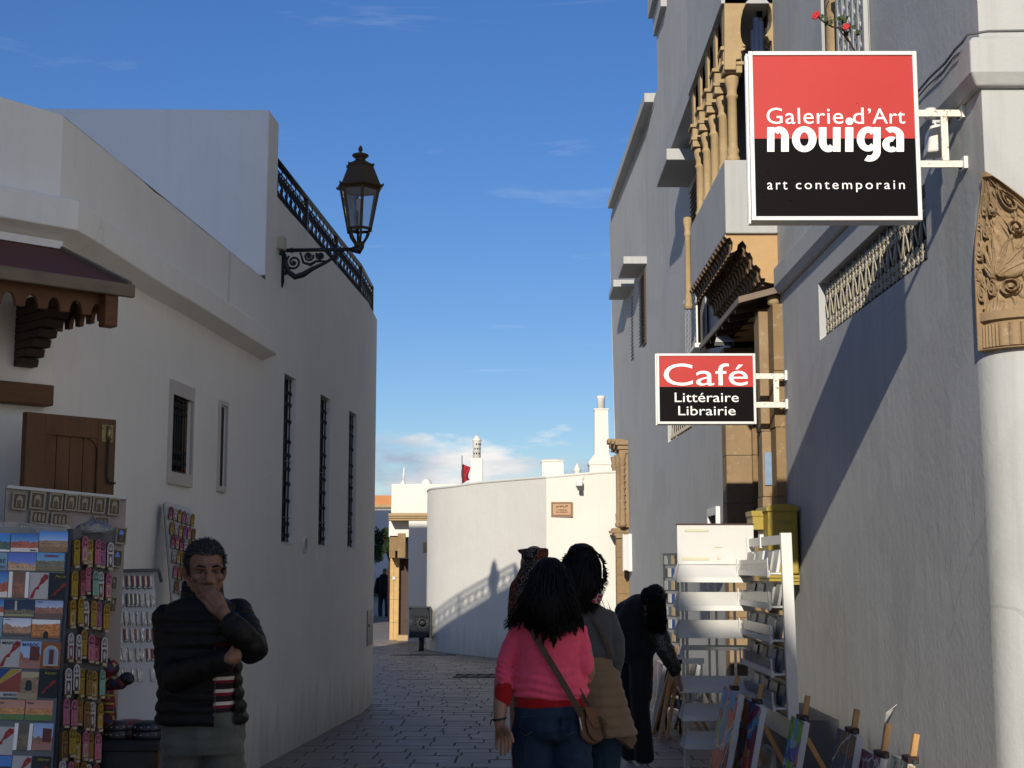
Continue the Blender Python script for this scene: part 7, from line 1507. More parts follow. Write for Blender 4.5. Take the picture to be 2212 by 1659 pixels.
# ================================================================== PEOPLE
def blob(name, mb, voxel, m, parent=None, it=4, fn=None, cut=None, **k):
    """one continuous skin grown over overlapping closed shapes"""
    me0 = mb.mesh('tmp', m); ob = bpy.data.objects.new('tmp', me0); COL.objects.link(ob)
    bm = bmesh.new(); bm.from_mesh(me0); bmesh.ops.recalc_face_normals(bm, faces=bm.faces); bm.to_mesh(me0); bm.free()
    r = ob.modifiers.new('r', 'REMESH'); r.mode = 'VOXEL'; r.voxel_size = voxel
    if it: s = ob.modifiers.new('s', 'SMOOTH'); s.factor = .5; s.iterations = it
    dg = bpy.context.evaluated_depsgraph_get(); dg.update(); me = bpy.data.meshes.new_from_object(ob.evaluated_get(dg)); me.name = name
    bpy.data.objects.remove(ob); bpy.data.meshes.remove(me0)
    if fn:
        ns = [v.normal.copy() for v in me.vertices]
        for v, n in zip(me.vertices, ns): v.co += n * fn(v.co, n)
    if cut:
        bm = bmesh.new(); bm.from_mesh(me); bmesh.ops.delete(bm, geom=[v for v in bm.verts if cut(v.co, v.normal)], context='VERTS'); bm.to_mesh(me); bm.free()
    me.polygons.foreach_set('use_smooth', [True] * len(me.polygons)); me.materials.clear(); me.materials.append(m); me.update()
    return link(bpy.data.objects.new(name, me), parent, **k)
def proj(p):
    c, s = math.cos(-YAW), math.sin(-YAW); X, Y, Z = c * p[0] - s * p[1], s * p[0] + c * p[1], p[2] - CAMZ
    cp, sp = math.cos(PITCH), math.sin(PITCH); f = Y * cp + Z * sp; u = -Y * sp + Z * cp
    return 1106 + FP * X / f, 829.5 - FP * u / f
def body_loft(rows, d, n=26, fine=1, puff=0, per=.05, exp=2.4):
    """rows of (py, px centre, px half width, half depth, depth offset); elliptical rings, optional quilting"""
    rows = [(*r, 0)[:5] if len(r) < 5 else r for r in rows]; out = []; seq = []
    for a, b in zip(rows, rows[1:]):
        for i in range(fine): t_ = i / fine; seq.append([x + (y - x) * t_ for x, y in zip(a, b)])
    seq.append(list(rows[-1])); mb = MB()
    for (py, px, hw, hd, do) in seq:
        c = at(px, py, d + do); w = hw * d / FP; q = 1 + puff * (abs(math.sin(PI * c.z / per)) ** .7 - .6) if puff else 1
        ring = []
        for j in range(n):
            a = 2 * PI * j / n; ca, sa = math.cos(a), math.sin(a)
            ring.append(c + V(w * q * math.copysign(abs(ca) ** (2 / exp), ca), hd * q * math.copysign(abs(sa) ** (2 / exp), sa), 0))
        out.append(ring)
    mb.loft(out); return mb
def limb(mb, pts, rs, seg=10, puff=0, per=.05, n=16):
    """smooth bent limb through joints, with optional quilted rings"""
    P, Q = [], []
    m_ = len(pts)
    for i in range(m_ - 1):
        p0 = pts[max(i - 1, 0)]; p1, p2 = pts[i], pts[i + 1]; p3 = pts[min(i + 2, m_ - 1)]
        for k in range(seg + (1 if i == m_ - 2 else 0)):
            t_ = k / seg; P.append(.5 * (2 * p1 + (p2 - p0) * t_ + (2 * p0 - 5 * p1 + 4 * p2 - p3) * t_ * t_ + (3 * p1 - p0 - 3 * p2 + p3) * t_ ** 3)); Q.append(rs[i] + (rs[i + 1] - rs[i]) * t_)
    if puff:
        L = 0; o = []
        for i, p in enumerate(P):
            if i: L += (p - P[i - 1]).length
            o.append(Q[i] * (1 + puff * (abs(math.sin(PI * L / per)) ** .7 - .6)))
        Q = o
    e0 = P[0] - (P[1] - P[0]).normalized() * Q[0] * .5; e1 = P[-1] + (P[-1] - P[-2]).normalized() * Q[-1] * .35
    mb.tube([e0] + P + [e1], [Q[0] * .6] + Q + [Q[-1] * .7], n); return mb
def wr(a=.004, sc=14, b=.002, seed=0):
    def f(co, n): return a * noise.noise(co * sc + V(seed, 0, 0)) + b * noise.noise(V(co.x * sc * 1.2, co.y * sc * 1.2, co.z * sc * 3.2))
    return f
def cloth(name, c, rough=.85, var=.25, scale=26, bump=.35, bscale=130, sheen=.15, kind='world'): return simple(name, c, rough, var, scale, bump, bscale, .004, sheen=sheen, spec=.2)
skinm = simple('skin', (.165, .082, .048), .5, .12, 40, .15, 160, .002, spec=.4); skinw = simple('skin_light', (.26, .135, .085), .5, .12, 40, .15, 160, .002, spec=.4)
hairm = simple('black_hair', (.0045, .004, .004), .6, .5, 60, .3, 200, .003, spec=.16, stretch=(3, 3, .6))
t = NT('denim'); p = t.pos((1, 1, .35)); n = t.noise(p, 30, 5, .7); t.set(color=t.mix(n, (.006, .012, .026), (.022, .042, .075)), rough=.85, spec=.2); t.bump(t.noise(t.pos(), 240, 2), .4, .003); denim = t.m
def shoes(par, x, y, yaw, m, sole, L=.26, z=None):
    z = gz(y) if z is None else z; c, s = math.cos(yaw), math.sin(yaw)
    def T(a, b, h): return V(x + c * a - s * b, y + s * a + c * b, z + h)
    mb = MB(); mb.loft([[T(.045 * k * math.cos(q), .0 + L * f + .035 * math.sin(q) * k, h) for q in [2 * PI * j / 14 for j in range(14)]] for f, k, h in ((0, 1, .02), (0, 1.05, .05), (.0, 1, .075), (-.05, .9, .10))])
    mb = MB(); rings = []
    for f, w, h in ((-.34, .6, .085), (-.30, .95, .10), (-.1, 1.0, .10), (.1, 1.0, .085), (.3, 1.05, .06), (.5, .95, .045), (.62, .55, .038)): rings.append([T(.046 * w * math.cos(q), L * f, .022 + (h - .022) * max(0, math.sin(q)) ** .8) for q in [PI * j / 10 for j in range(11)]])
    mb.loft(rings); mb.build('shoe', m, par)
    mb = MB(); mb.loft([[T(.05 * w * math.cos(q), L * f, h) for q in (0, PI)] + [T(-.05 * w, L * f, .024), T(.05 * w, L * f, .024)] for f, w, h in ((-.36, .7, 0), (-.2, 1.0, 0), (.3, 1.08, 0), (.64, .6, .004))], smooth=False); mb.build('sole', sole, par)
def hand(mb, wrist, knuck, tips, thumb, r=.0085, palm=.026):
    """palm grown between wrist and knuckles, four fingers with a bend, and a thumb from the side of the palm"""
    kc = sum(knuck, V(0, 0, 0)) / len(knuck)
    mb.cap(wrist, palm * .85, wrist + (kc - wrist) * .35, palm * .95, 12)
    for k in knuck: mb.cap(wrist + (k - wrist) * .25, palm * .60, k, r * 1.35, 10)
    for k, tp in zip(knuck, tips):
        mb.cap(k, r * 1.25, tp[0], r * 1.05, 10); mb.cap(tp[0], r * 1.05, tp[1], r * .82, 10)
    for a, b, ra, rb in zip(thumb, thumb[1:], (1.7, 1.2, 1.0), (1.2, 1.0, .85)): mb.cap(a, r * ra, b, r * rb, 10)
def strands(mb, roots, ends, n, r=.0035, sag=.02, seed=0, wave=0):
    rr_ = random.Random(seed)
    for k in range(n):
        a = roots(rr_); b = ends(rr_, a); pts = []; ph = rr_.uniform(0, 6)
        for i in range(7):
            t_ = i / 6; p = a + (b - a) * t_ + V(0, -sag * math.sin(PI * t_) , 0)
            if wave: p += V(math.sin(t_ * 9 + ph), math.cos(t_ * 8 + ph), 0) * wave * t_
            pts.append(p)
        rr2 = r * rr_.uniform(.6, 1.3); mb.tube(pts, [rr2 * (1 - .8 * (i / 6) ** 2) for i in range(7)], 4)

# ---------------------------------------------------------------- man by the stall
D = 5.75
man = thing('person', 'man in a black quilted jacket, hand over his mouth, standing by the souvenir stall', 'person', V(at(440, 1500, D).x, D, gz(D)))
jk = simple('black_nylon', (.0062, .0055, .0055), .55, .3, 8, .35, 36, .008, spec=.18)
HC = at(443, 1232, 5.74); yawh = .36; Rh = Matrix.Rotation(yawh, 3, 'Z') @ Matrix.Rotation(.06, 3, 'X')
def hl(x, y, z): return HC + Rh @ V(x, y, z)
def hcap(mb, a, ra, b, rb): mb.cap(hl(*a), ra, hl(*b), rb, 12)
hd = MB(); hd.ell(hl(0, .015, .032), (.073, .090, .082), Rh); hd.ell(hl(0, -.028, -.032), (.060, .062, .080), Rh); hd.ell(hl(0, -.064, -.098), (.026, .022, .018), Rh)
for s in (-1, 1):
    hcap(hd, (s * .054, .0, -.05), .020, (s * .02, -.06, -.098), .018); hcap(hd, (s * .048, -.070, .020), .0125, (s * .006, -.088, .016), .0115); hd.ell(hl(s * .040, -.066, -.022), (.024, .022, .020), Rh)
    hd.ell(hl(s * .013, -.097, -.042), (.010, .010, .008), Rh); hcap(hd, (s * .026, -.078, -.040), .010, (s * .034, -.070, -.075), .009)
    hd.ell(hl(s * .077, .014, -.008), (.010, .018, .031), Rh @ Matrix.Rotation(s * .35, 3, 'Z')); hd.ell(hl(s * .073, .008, -.03), (.009, .010, .014), Rh)
hcap(hd, (0, -.088, .008), .010, (0, -.112, -.034), .0135); hcap(hd, (-.022, -.084, -.066), .0075, (.022, -.084, -.066), .0075); hcap(hd, (-.018, -.083, -.076), .008, (.018, -.083, -.076), .008)
hd.cap(at(438, 1330, 5.78), .062, HC + V(0, .03, -.07), .056)
limb(hd, [at(505, 1330, 5.80), at(552, 1405, 5.62), at(489, 1335, 5.53)], [.04, .035, .024]); limb(hd, [at(368, 1330, 5.78), at(366, 1462, 5.68), at(488, 1424, 5.50)], [.04, .035, .025])
hd.ell(at(437, 1430, 5.78), (.13, .09, .24)); hd.cap(at(438, 1500, 5.78), .10, at(438, 1320, 5.8), .10)
for px in (398, 482): hd.chain([at(px, 1545, 5.78), V(at(px, 1545, 5.78).x, 5.78, .5), V(at(px, 1545, 5.78).x, 5.8, .1)], [.07, .05, .038])
kn = [at(476, 1291, 5.545), at(468, 1298, 5.535), at(461, 1306, 5.532), at(455, 1316, 5.535)]
tp = [(at(461, 1275, 5.553), at(448, 1266, 5.585)), (at(452, 1280, 5.545), at(437, 1268, 5.585)), (at(446, 1288, 5.54), at(432, 1277, 5.585)), (at(443, 1301, 5.54), at(432, 1291, 5.58))]
hand(hd, at(489, 1334, 5.53), kn, tp, [at(486, 1318, 5.55), at(482, 1298, 5.585), at(473, 1281, 5.612)], .0088, .030)
w2_ = at(490, 1424, 5.50); hand(hd, w2_, [at(503, 1414, 5.50), at(506, 1419, 5.50), at(507, 1425, 5.505), at(506, 1431, 5.51)], [(at(513, 1406, 5.52), at(512, 1396, 5.55)), (at(517, 1412, 5.52), at(519, 1402, 5.55)), (at(518, 1419, 5.52), at(521, 1410, 5.56)), (at(516, 1427, 5.53), at(520, 1419, 5.56))], [at(494, 1416, 5.50), at(500, 1405, 5.51), at(503, 1397, 5.53)], .0085, .026)
body = blob('body', hd, .0042, skinm, man, 3, lambda c, n: .0012 * noise.noise(c * 45))
for s in (-1, 1):
    mb = MB(); mb.ell(hl(s * .030, -.0775, .0005), (.0125, .008, .0046), Rh); e = mb.build('eye', simple('eye_white', (.13, .10, .085), .4, .05, 20, 0) if s < 0 else bpy.data.materials['eye_white'], body)
    mb = MB(); mb.ell(hl(s * .030 + .002, -.0825, .0005), (.0052, .0042, .0052), Rh); mb.build('iris', M['iron'], body)
    mb = MB(); mb.tube([hl(s * .050, -.078, .020), hl(s * .034, -.090, .0235), hl(s * .012, -.094, .018)], [.003, .0048, .004], 6); mb.build('eyebrow', hairm, body)
mb = MB(); mb.tube([hl(-.022, -.0905, -.071), hl(0, -.0935, -.070), hl(.022, -.0905, -.071)], [.0018, .0026, .0018], 5); mb.build('lip_line', simple('lip_dark', (.07, .03, .025), .5, .1, 20, 0), body)
hm = simple('greying_hair', (.028, .027, .028), .6, .75, 95, .6, 130, .006, spec=.3)
mb = MB(); mb.ell(hl(0, .020, .036), (.0785, .094, .088), Rh, 40, 30)
Ri = Rh.inverted()
def hcut(co, n):
    q = Ri @ (co - HC)
    return q.y < -.005 and q.z < .066 - .25 * max(0, abs(q.x) - .045) - (.6 * (q.y + .03) if q.y > -.03 else 0) - (.05 if abs(q.x) > .066 else 0) or q.z < -.045 or (abs(q.x) > .05 and q.y < .03 and q.z < -.012)
blob('hair', mb, .0045, hm, man, 2, lambda c, n: .006 * noise.noise(c * 60) + .0045 * noise.noise(c * 130), lambda co, n: hcut(co + V(noise.noise(co * 90), 0, noise.noise(co * 80 + V(5, 0, 0))) * .007, n))
hob = [c for c in man.children if c.name.startswith('hair')][0]
mb = MB(); rr_ = random.Random(2); vv = [v for v in hob.data.vertices if (Ri @ (v.co - HC)).z > -.03]
for v in rr_.sample(vv, min(len(vv), 1500)):
    n = (v.normal + V(rr_.uniform(-.9, .9), rr_.uniform(-.9, .9), rr_.uniform(-.3, .9))).normalized(); p = v.co - v.normal * .003
    mb.tube([p, p + n * .008, p + n * .015 + V(rr_.uniform(-.004, .004), 0, rr_.uniform(-.005, .002))], [.0017, .0014, .0004], 3)
mb.build('hair_tufts', hm, hob, kind='stuff')
tor = [(1562, 437, 94, .140), (1545, 436, 95, .145), (1510, 434, 90, .135), (1470, 433, 86, .128), (1420, 433, 85, .126), (1375, 435, 88, .128), (1335, 436, 90, .118), (1318, 437, 83, .105), (1303, 438, 70, .09), (1290, 440, 45, .075), (1278, 440, 38, .070)]
def jcut(co, n):
    px, py = proj(co)
    if n.y > -.1 or co.y > D - .03: return False
    l = 463 if py > 1400 else 463 - (1400 - py) * .10; r_ = 507 if py > 1400 else 507 - (1400 - py) * .6
    return l < px < r_ and (py > 1392 or py < 1322)
jacket = blob('jacket', body_loft(tor, D, 30, 8, .085, .050), .0055, jk, man, 0, wr(.003, 18, .002), jcut)
for nm, pts in (('sleeve', [at(366, 1325, 5.76), at(368, 1380, 5.74), at(373, 1458, 5.66), at(424, 1448, 5.56), at(492, 1424, 5.52)]), ('sleeve', [at(504, 1320, 5.79), at(525, 1358, 5.72), at(545, 1400, 5.62), at(522, 1372, 5.54), at(491, 1340, 5.53)])):
    mb = MB(); limb(mb, pts, [.070, .066, .060, .053, .044], 9, .10, .046, 18); blob(nm, mb, .0055, jk, jacket, 0, wr(.004, 16, .003, 3))
mb = MB(); rg_ = []
for k, (py, rx, ry) in enumerate(((1312, .098, .085), (1292, .088, .080), (1272, .083, .078), (1258, .082, .080), (1257, .074, .072), (1285, .074, .068))):
    c = at(437, py, 5.77); rg_.append([c + V(rx * math.sin(a) , -ry * math.cos(a), .012 * math.cos(a) * -1.6) for a in [-2.75 + 5.5 * j / 26 + PI for j in range(27)]])
mb.loft(rg_, cap=False, closed=False); 
mb.build('collar', jk, jacket)
t = NT('striped_knit'); z = t.n('ShaderNodeSeparateXYZ', {0: t.n('ShaderNodeNewGeometry').outputs['Position']}).outputs[2]
zr = at(480, 1544, D - .13).z; f = t.math('FRACT', t.math('DIVIDE', t.math('SUBTRACT', z, zr - .0), .0478)); t.set(color=t.ramp(f, [(0, (.018, .012, .016)), (.46, (.15, .012, .024)), (.70, (.50, .44, .40)), (.97, (.018, .012, .016))], 'CONSTANT'), rough=.9, spec=.15); t.bump(t.noise(t.pos(), 170, 2), .5, .004); stripe = t.m
blob('striped_top', body_loft([(1546, 452, 62, .120), (1500, 450, 66, .122), (1440, 446, 72, .12), (1370, 440, 76, .115), (1325, 438, 70, .10), (1300, 438, 45, .075)], D, 26, 4), .007, stripe, man, 1, wr(.003, 14))
mb = MB()
for k in range(24): a = at(463 - 0, 1562 - k * 7, 5.6); mb.ell(V(a.x, D - .140, a.z), (.003, .003, .005), n=5, m=4)
mb.build('zip', M['grey_metal'], jacket, kind='stuff')
grn = cloth('faded_green_denim', (.075, .082, .068), var=.4, scale=14)
mb = body_loft([(1535, 440, 84, .115), (1565, 441, 86, .125), (1600, 441, 88, .13), (1625, 441, 86, .12)], D, 24, 2)
for px, dx in ((398, -.01), (484, .012)): a = at(px, 1600, D); limb(mb, [a, V(a.x + dx, D, a.z - .26), V(a.x + dx, D + .02, .45), V(a.x + dx, D + .03, .09)], [.088, .082, .062, .055], 8)
blob('jeans', mb, .007, grn, man, 2, wr(.012, 8, .009))
for px in (398, 484): shoes(man, at(px, 1600, D).x, D, PI + (.15 if px > 440 else -.15), M['iron'], M['grey_metal'])

# ---------------------------------------------------------------- woman in pink
D = 6.2
pw = thing('person', 'woman seen from behind in a pink sweater with red hem and long black hair', 'person', V(at(1188, 1500, D).x, D, gz(D)))
pink = cloth('pink_knit', (.70, .075, .135), var=.22, scale=40, bump=.5, bscale=150); redk = cloth('red_rib', (.30, .004, .006), var=.15, scale=60)
bd_ = MB(); bd_.ell(at(1187, 1262, 6.24), (.075, .09, .11)); bd_.cap(at(1187, 1350, 6.24), .05, at(1187, 1290, 6.24), .05); bd_.ell(at(1187, 1420, 6.24), (.12, .08, .22)); bd_.cap(at(1165, 1500, 6.24), .09, at(1210, 1500, 6.24), .09)
sh_l, el_l, wr_l = at(1120, 1368, 6.22), at(1088, 1445, 6.22), at(1079, 1560, 6.12); sh_r, el_r, wr_r = at(1252, 1368, 6.22), at(1269, 1452, 6.20), at(1240, 1500, 6.42)
limb(bd_, [sh_l, el_l, at(1081, 1522, 6.14), wr_l], [.038, .033, .031, .024]); limb(bd_, [sh_r, el_r, wr_r], [.036, .032, .024]); bd_.chain([sh_l, at(1187, 1362, 6.24), sh_r], [.038, .05, .036])
for px in (1150, 1234): bd_.chain([at(px, 1520, 6.24), V(at(px, 1520, 6.24).x, 6.24, .45), V(at(px, 1520, 6.24).x, 6.24, .1)], [.07, .05, .036])
kn = [at(1100, 1590, 6.06), at(1092, 1596, 6.09), at(1083, 1597, 6.12), at(1074, 1592, 6.15)]
tp = [(at(1101, 1609, 6.04), at(1097, 1622, 6.05)), (at(1093, 1617, 6.08), at(1090, 1630, 6.08)), (at(1083, 1617, 6.12), at(1082, 1629, 6.12)), (at(1072, 1608, 6.16), at(1073, 1619, 6.16))]
hand(bd_, wr_l, kn, tp, [at(1090, 1572, 6.08), at(1103, 1585, 6.00), at(1108, 1602, 5.98)], .0074, .027)
kn = [at(1238, 1512, 6.47), at(1234, 1514, 6.48), at(1230, 1515, 6.49), at(1226, 1515, 6.5)]; hand(bd_, wr_r, kn, [(k + V(0, .02, -.02), k + V(0, .03, -.045)) for k in kn], [at(1244, 1506, 6.44), at(1247, 1514, 6.46), at(1247, 1520, 6.48)], .0085, .024)
pbody = blob('body', bd_, .004, skinw, pw, 3)
mb = body_loft([(1508, 1189, 77, .115), (1500, 1189, 82, .128), (1480, 1188, 80, .124), (1440, 1187, 69, .105), (1400, 1187, 68, .105), (1372, 1187, 70, .108), (1352, 1187, 68, .102), (1340, 1187, 57, .092), (1328, 1187, 40, .075), (1316, 1187, 27, .06)], D, 30, 4, exp=2.2)
limb(mb, [at(1127, 1360, 6.21), at(1103, 1405, 6.21), at(1092, 1442, 6.20), at(1090, 1486, 6.165)], [.050, .045, .042, .037], 9); limb(mb, [at(1245, 1360, 6.21), at(1257, 1405, 6.20), at(1261, 1450, 6.20), at(1242, 1496, 6.40)], [.050, .045, .042, .037], 9)
def pf_(c, n):
    px, py = proj(c); v = .004 * noise.noise(c * 11) + .0025 * noise.noise(V(c.x * 10, c.y * 10, c.z * 40))
    if py > 1430 and px < 1112: v += .0045 * math.sin(c.z * 260 + 6 * c.x * 20)               # pushed up sleeve
    if py > 1455: v += .004 * math.sin(c.z * 150 + 5 * noise.noise(c * 9) + c.x * 14)
    return v
sw_m = blob('sweater', mb, .0065, pink, pw, 3, pf_)
blob('hem', body_loft([(1527, 1189, 75, .112), (1522, 1189, 78, .118), (1506, 1189, 78, .118), (1502, 1189, 76, .114)], D, 30, 3, exp=2.2), .006, redk, sw_m, 1)
mb = MB(); mb.cap(at(1089, 1491, 6.165), .0425, at(1086, 1512, 6.15), .038, 18); blob('cuff', mb, .005, redk, sw_m, 1)
mb = body_loft([(1515, 1190, 74, .112), (1540, 1191, 80, .125), (1570, 1193, 82, .130), (1590, 1193, 76, .115), (1600, 1193, 64, .09)], D, 26, 3, exp=2.2)
for px, dx in ((1151, -.0), (1234, .01)): a = at(px, 1568, D); limb(mb, [a, V(a.x + dx, D, a.z - .26), V(a.x + dx, D + .02, .42), V(a.x + dx, D + .02, .09)], [.092, .083, .064, .062], 8)
seam = cloth('denim_seam', (.035, .055, .09))
jn = blob('jeans', mb, .0085, denim, pw, 9, wr(.007, 11, .004, 5))
for px in (1136, 1226):
    mb = MB(); q = [(px - 13, 1548), (px + 14, 1546), (px + 13, 1580), (px, 1588), (px - 12, 1581)]; mb.loft([[at(x, y, D - .139) for x, y in q + q[:1]], [at(x, y + 1.5, D - .120) for x, y in q + q[:1]]], cap=False, closed=False); mb.build('pocket_seam', seam, jn)
for px in (1150, 1236): shoes(pw, at(px, 1590, D).x, D, 0, M['white'], M['white'])
# (seams above)
# long straight hair
hr = MB(); hr2 = body_loft([(1204, 1186, 10, .05, .05), (1208, 1186, 20, .075, .04), (1222, 1187, 33, .10, .03), (1245, 1188, 40, .115, .02), (1270, 1188, 43, .12, .01), (1300, 1188, 47, .115, 0), (1318, 1187, 49, .095, .0), (1332, 1187, 44, .06, .0)], D, 26, 3, exp=2.1)
hair1 = blob('hair', hr2, .007, hairm, pw, 2, lambda c, n: .004 * noise.noise(V(c.x * 70, c.y * 70, c.z * 5)))
def endy(x): 
    pts = [(1086, 1366), (1100, 1356), (1125, 1346), (1150, 1362), (1172, 1380), (1195, 1390), (1212, 1376), (1235, 1362), (1252, 1368), (1264, 1360)]
    for (a, b), (c, d) in zip(pts, pts[1:]):
        if a <= x <= c: return b + (d - b) * (x - a) / (c - a)
    return 1362
def root_(r): x = r.uniform(1144, 1230); y = r.choice((r.uniform(1225, 1300), r.uniform(1270, 1325))); return at(x, y, D - .105 + .09 * ((x - 1187) / 45) ** 2)
def end_(r, a):
    px, py = proj(a); x = 1187 + (px - 1187) * r.uniform(1.1, 2.35) - (6 if px < 1187 else 0); x = max(1087, min(1262, x)); return at(x, endy(x) + 20 * noise.noise(V(x * .13, 0, 0)) + 6 - abs(r.gauss(0, 17)), D - .135 + .05 * ((x - 1187) / 75) ** 2)
mb = MB(); strands(mb, root_, end_, 900, .0042, .022, 3); 
def root2(r): a = r.uniform(0, PI); k = r.uniform(.2, 1); return at(1187 + 38 * math.cos(a) * k, 1246 - 38 * math.sin(a) * k, D - .05 - .05 * (1 - k))
def end2(r, a): px, py = proj(a); u = (px - 1187) / 38; x = max(1088, min(1264, 1182 + u * r.uniform(50, 100) + r.uniform(-10, 6))); return at(x, endy(x) - abs(r.gauss(0, 26)) - 6, D - .14 + .06 * u * u)
strands(mb, root2, end2, 560, .0040, .055, 4, .004); mb.build('hair_strands', hairm, hair1, kind='stuff')
# shoulder bag: strap, pouch, flap
bag = thing('shoulder_bag', 'brown leather saddle bag hanging by its strap from the woman in pink', 'bag', at(1280, 1570, 6.12))
lea = simple('brown_leather', (.075, .030, .014), .5, .35, 14, .3, 90, .003, spec=.4); lea2 = simple('tan_suede', (.115, .055, .028), .85, .25, 18, .4, 160); strapm = simple('strap_leather', (.055, .032, .017), .6, .25, 20, .3, 90)
def ribbon(mb, pts, w, th=.004, nrm=V(0, -1, 0)):
    rings = []
    for i, p in enumerate(pts):
        t_ = (pts[min(i + 1, len(pts) - 1)] - pts[max(i - 1, 0)]).normalized(); sd = t_.cross(nrm).normalized(); n2 = sd.cross(t_)
        rings.append([p - sd * w / 2, p + sd * w / 2, p + sd * w / 2 + n2 * th, p - sd * w / 2 + n2 * th])
    mb.loft(rings, smooth=False)
mb = MB(); ribbon(mb, [at(1132, 1334, 6.14), at(1143, 1350, 6.105), at(1160, 1382, 6.082), at(1180, 1415, 6.078), at(1200, 1448, 6.078), at(1218, 1478, 6.06), at(1234, 1506, 6.06), at(1250, 1534, 6.065), at(1256, 1548, 6.07)], .026, .004, V(0, 1, 0)); mb.build('strap', strapm, bag)
mb = MB(); ribbon(mb, [at(1250, 1488, 6.12), at(1262, 1508, 6.11), at(1274, 1530, 6.12)], .016, .004, V(0, 1, 0)); mb.build('strap', strapm, bag)
def bq(x, y, e): return at(x, y, 6.08 + e + .0016 * (x - 1250))
out = [(1252, 1528), (1262, 1528), (1290, 1534), (1300, 1548), (1306, 1570), (1304, 1592), (1294, 1604), (1282, 1611), (1268, 1606), (1256, 1596), (1250, 1576), (1249, 1552)]
mb = MB(); mb.prism([bq(x, y, .0) for x, y in out], V(.01, .075, 0)); mb.build('pouch', lea, bag, bevel=.012)
out2 = [(1266, 1534), (1296, 1536), (1304, 1552), (1308, 1574), (1305, 1594), (1296, 1603), (1283, 1600), (1272, 1586), (1266, 1564)]
mb = MB(); mb.prism([bq(x, y, -.012) for x, y in out2], V(0, .012, 0)); mb.build('front_pocket', lea, bag, bevel=.004)
mb = MB(); mb.prism([bq(x, y, -.018) for x, y in [(1262, 1527), (1290, 1529), (1298, 1540), (1301, 1558), (1299, 1572), (1284, 1574), (1272, 1556), (1266, 1540)]], V(0, .008, 0)); mb.build('flap', lea2, bag, bevel=.003)
mb = MB(); ribbon(mb, [bq(1294, 1548, -.024), bq(1300, 1562, -.028), bq(1305, 1580, -.022), bq(1307, 1596, -.016)], .013, .003, V(0, 1, 0)); mb.build('buckle_strap', strapm, bag)
mb = MB(); mb.tube([bq(1298, 1552, -.03), bq(1308, 1558, -.035), bq(1311, 1566, -.032), bq(1304, 1564, -.03)], .003, 5); mb.build('strap_loop', strapm, bag)
mb = MB(); mb.tube([bq(1251, 1548, -.006), bq(1254, 1562, -.008), bq(1257, 1578, -.008)], .003, 5); mb.build('zip', M['alu'], bag)
c = at(1079, 1553, 6.115); mb = MB(); mb.tube([c + V(.027 * math.cos(a), .026 * math.sin(a), .004 * math.cos(a)) for a in [2 * PI * k / 18 for k in range(19)]], .0045, 6); mb.tube([c + V(-.026, -.01, 0), c + V(-.035, -.012, -.004), c + V(-.038, -.012, -.022)], .003, 5); mb.build('bracelet', M['iron'], label='black cord bracelet on the wrist of the woman in pink', cat='bracelet')

# ---------------------------------------------------------------- woman in grey
D = 6.8
gw = thing('person', 'woman from behind in grey sweater, beige quilted jacket tied round her waist', 'person', V(at(1270, 1500, D).x, D, gz(D)))
greyk = cloth('grey_knit', (.060, .060, .062), var=.3, scale=30, bump=.6, bscale=120); beige = cloth('beige_nylon', (.155, .100, .055), .6, .2, 9, .25, 60)
bd_ = MB(); bd_.ell(at(1255, 1232, D + .04), (.078, .09, .11)); bd_.cap(at(1254, 1340, D + .04), .05, at(1255, 1260, D + .04), .05); bd_.ell(at(1258, 1400, D + .04), (.12, .08, .22)); bd_.cap(at(1240, 1470, D + .04), .09, at(1285, 1470, D + .04), .09)
limb(bd_, [at(1316, 1342, D), at(1332, 1410, D), at(1320, 1476, D + .02)], [.036, .032, .022]); limb(bd_, [at(1190, 1342, D), at(1180, 1410, D), at(1195, 1480, D + .1)], [.036, .032, .022]); bd_.chain([at(1190, 1342, D), at(1255, 1335, D + .04), at(1316, 1342, D)], [.038, .05, .036])
for px in (1235, 1298): bd_.chain([at(px, 1500, D + .04), V(at(px, 1500, D).x, D + .04, .45), V(at(px, 1500, D).x, D + .04, .1)], [.07, .05, .036])
for wx, s in ((1320, -1), (1195, 1)):
    w_ = at(wx, 1476, D + .02 if s < 0 else D + .1); kn = [w_ + V(s * (.012 - .009 * k), .01 * k - .01, -.075) for k in range(4)]; hand(bd_, w_, kn, [(k + V(0, .004, -.035), k + V(s * .004, .012, -.065)) for k in kn], [w_ + V(s * .022, -.01, -.03), w_ + V(s * .036, -.01, -.06), w_ + V(s * .036, -.005, -.085)], .0085, .026)
blob('body', bd_, .006, skinw, gw, 3)
mb = body_loft([(1428, 1264, 60, .115), (1410, 1264, 66, .12), (1375, 1260, 66, .115), (1345, 1256, 70, .115), (1325, 1255, 66, .105), (1312, 1255, 52, .09), (1300, 1255, 30, .07)], D, 28, 4, exp=2.2)
limb(mb, [at(1308, 1332, D), at(1325, 1372, D - .01), at(1329, 1415, D - .01), at(1320, 1468, D + .01)], [.054, .050, .046, .037], 9); limb(mb, [at(1190, 1336, D), at(1180, 1400, D), at(1195, 1470, D + .1)], [.058, .052, .04], 9)
gs = blob('sweater', mb, .007, greyk, gw, 3, lambda c, n: .005 * noise.noise(c * 10) + .004 * noise.noise(V(c.x * 9, c.y * 9, c.z * 30)))
mb = MB(); strap_pts = [at(1268, 1320, D - .10), at(1290, 1350, D - .118), at(1308, 1382, D - .115), at(1318, 1410, D - .11), at(1321, 1424, D - .11)]; ribbon(mb, strap_pts, .014, .004, V(0, 1, 0)); mb.build('bag_strap', strapm, gw)
mb = MB(); ribbon(mb, [at(1307, 1379, D - .12), at(1312, 1388, D - .12)], .02, .005, V(0, 1, 0)); mb.build('strap_buckle', M['bronze'], gw)
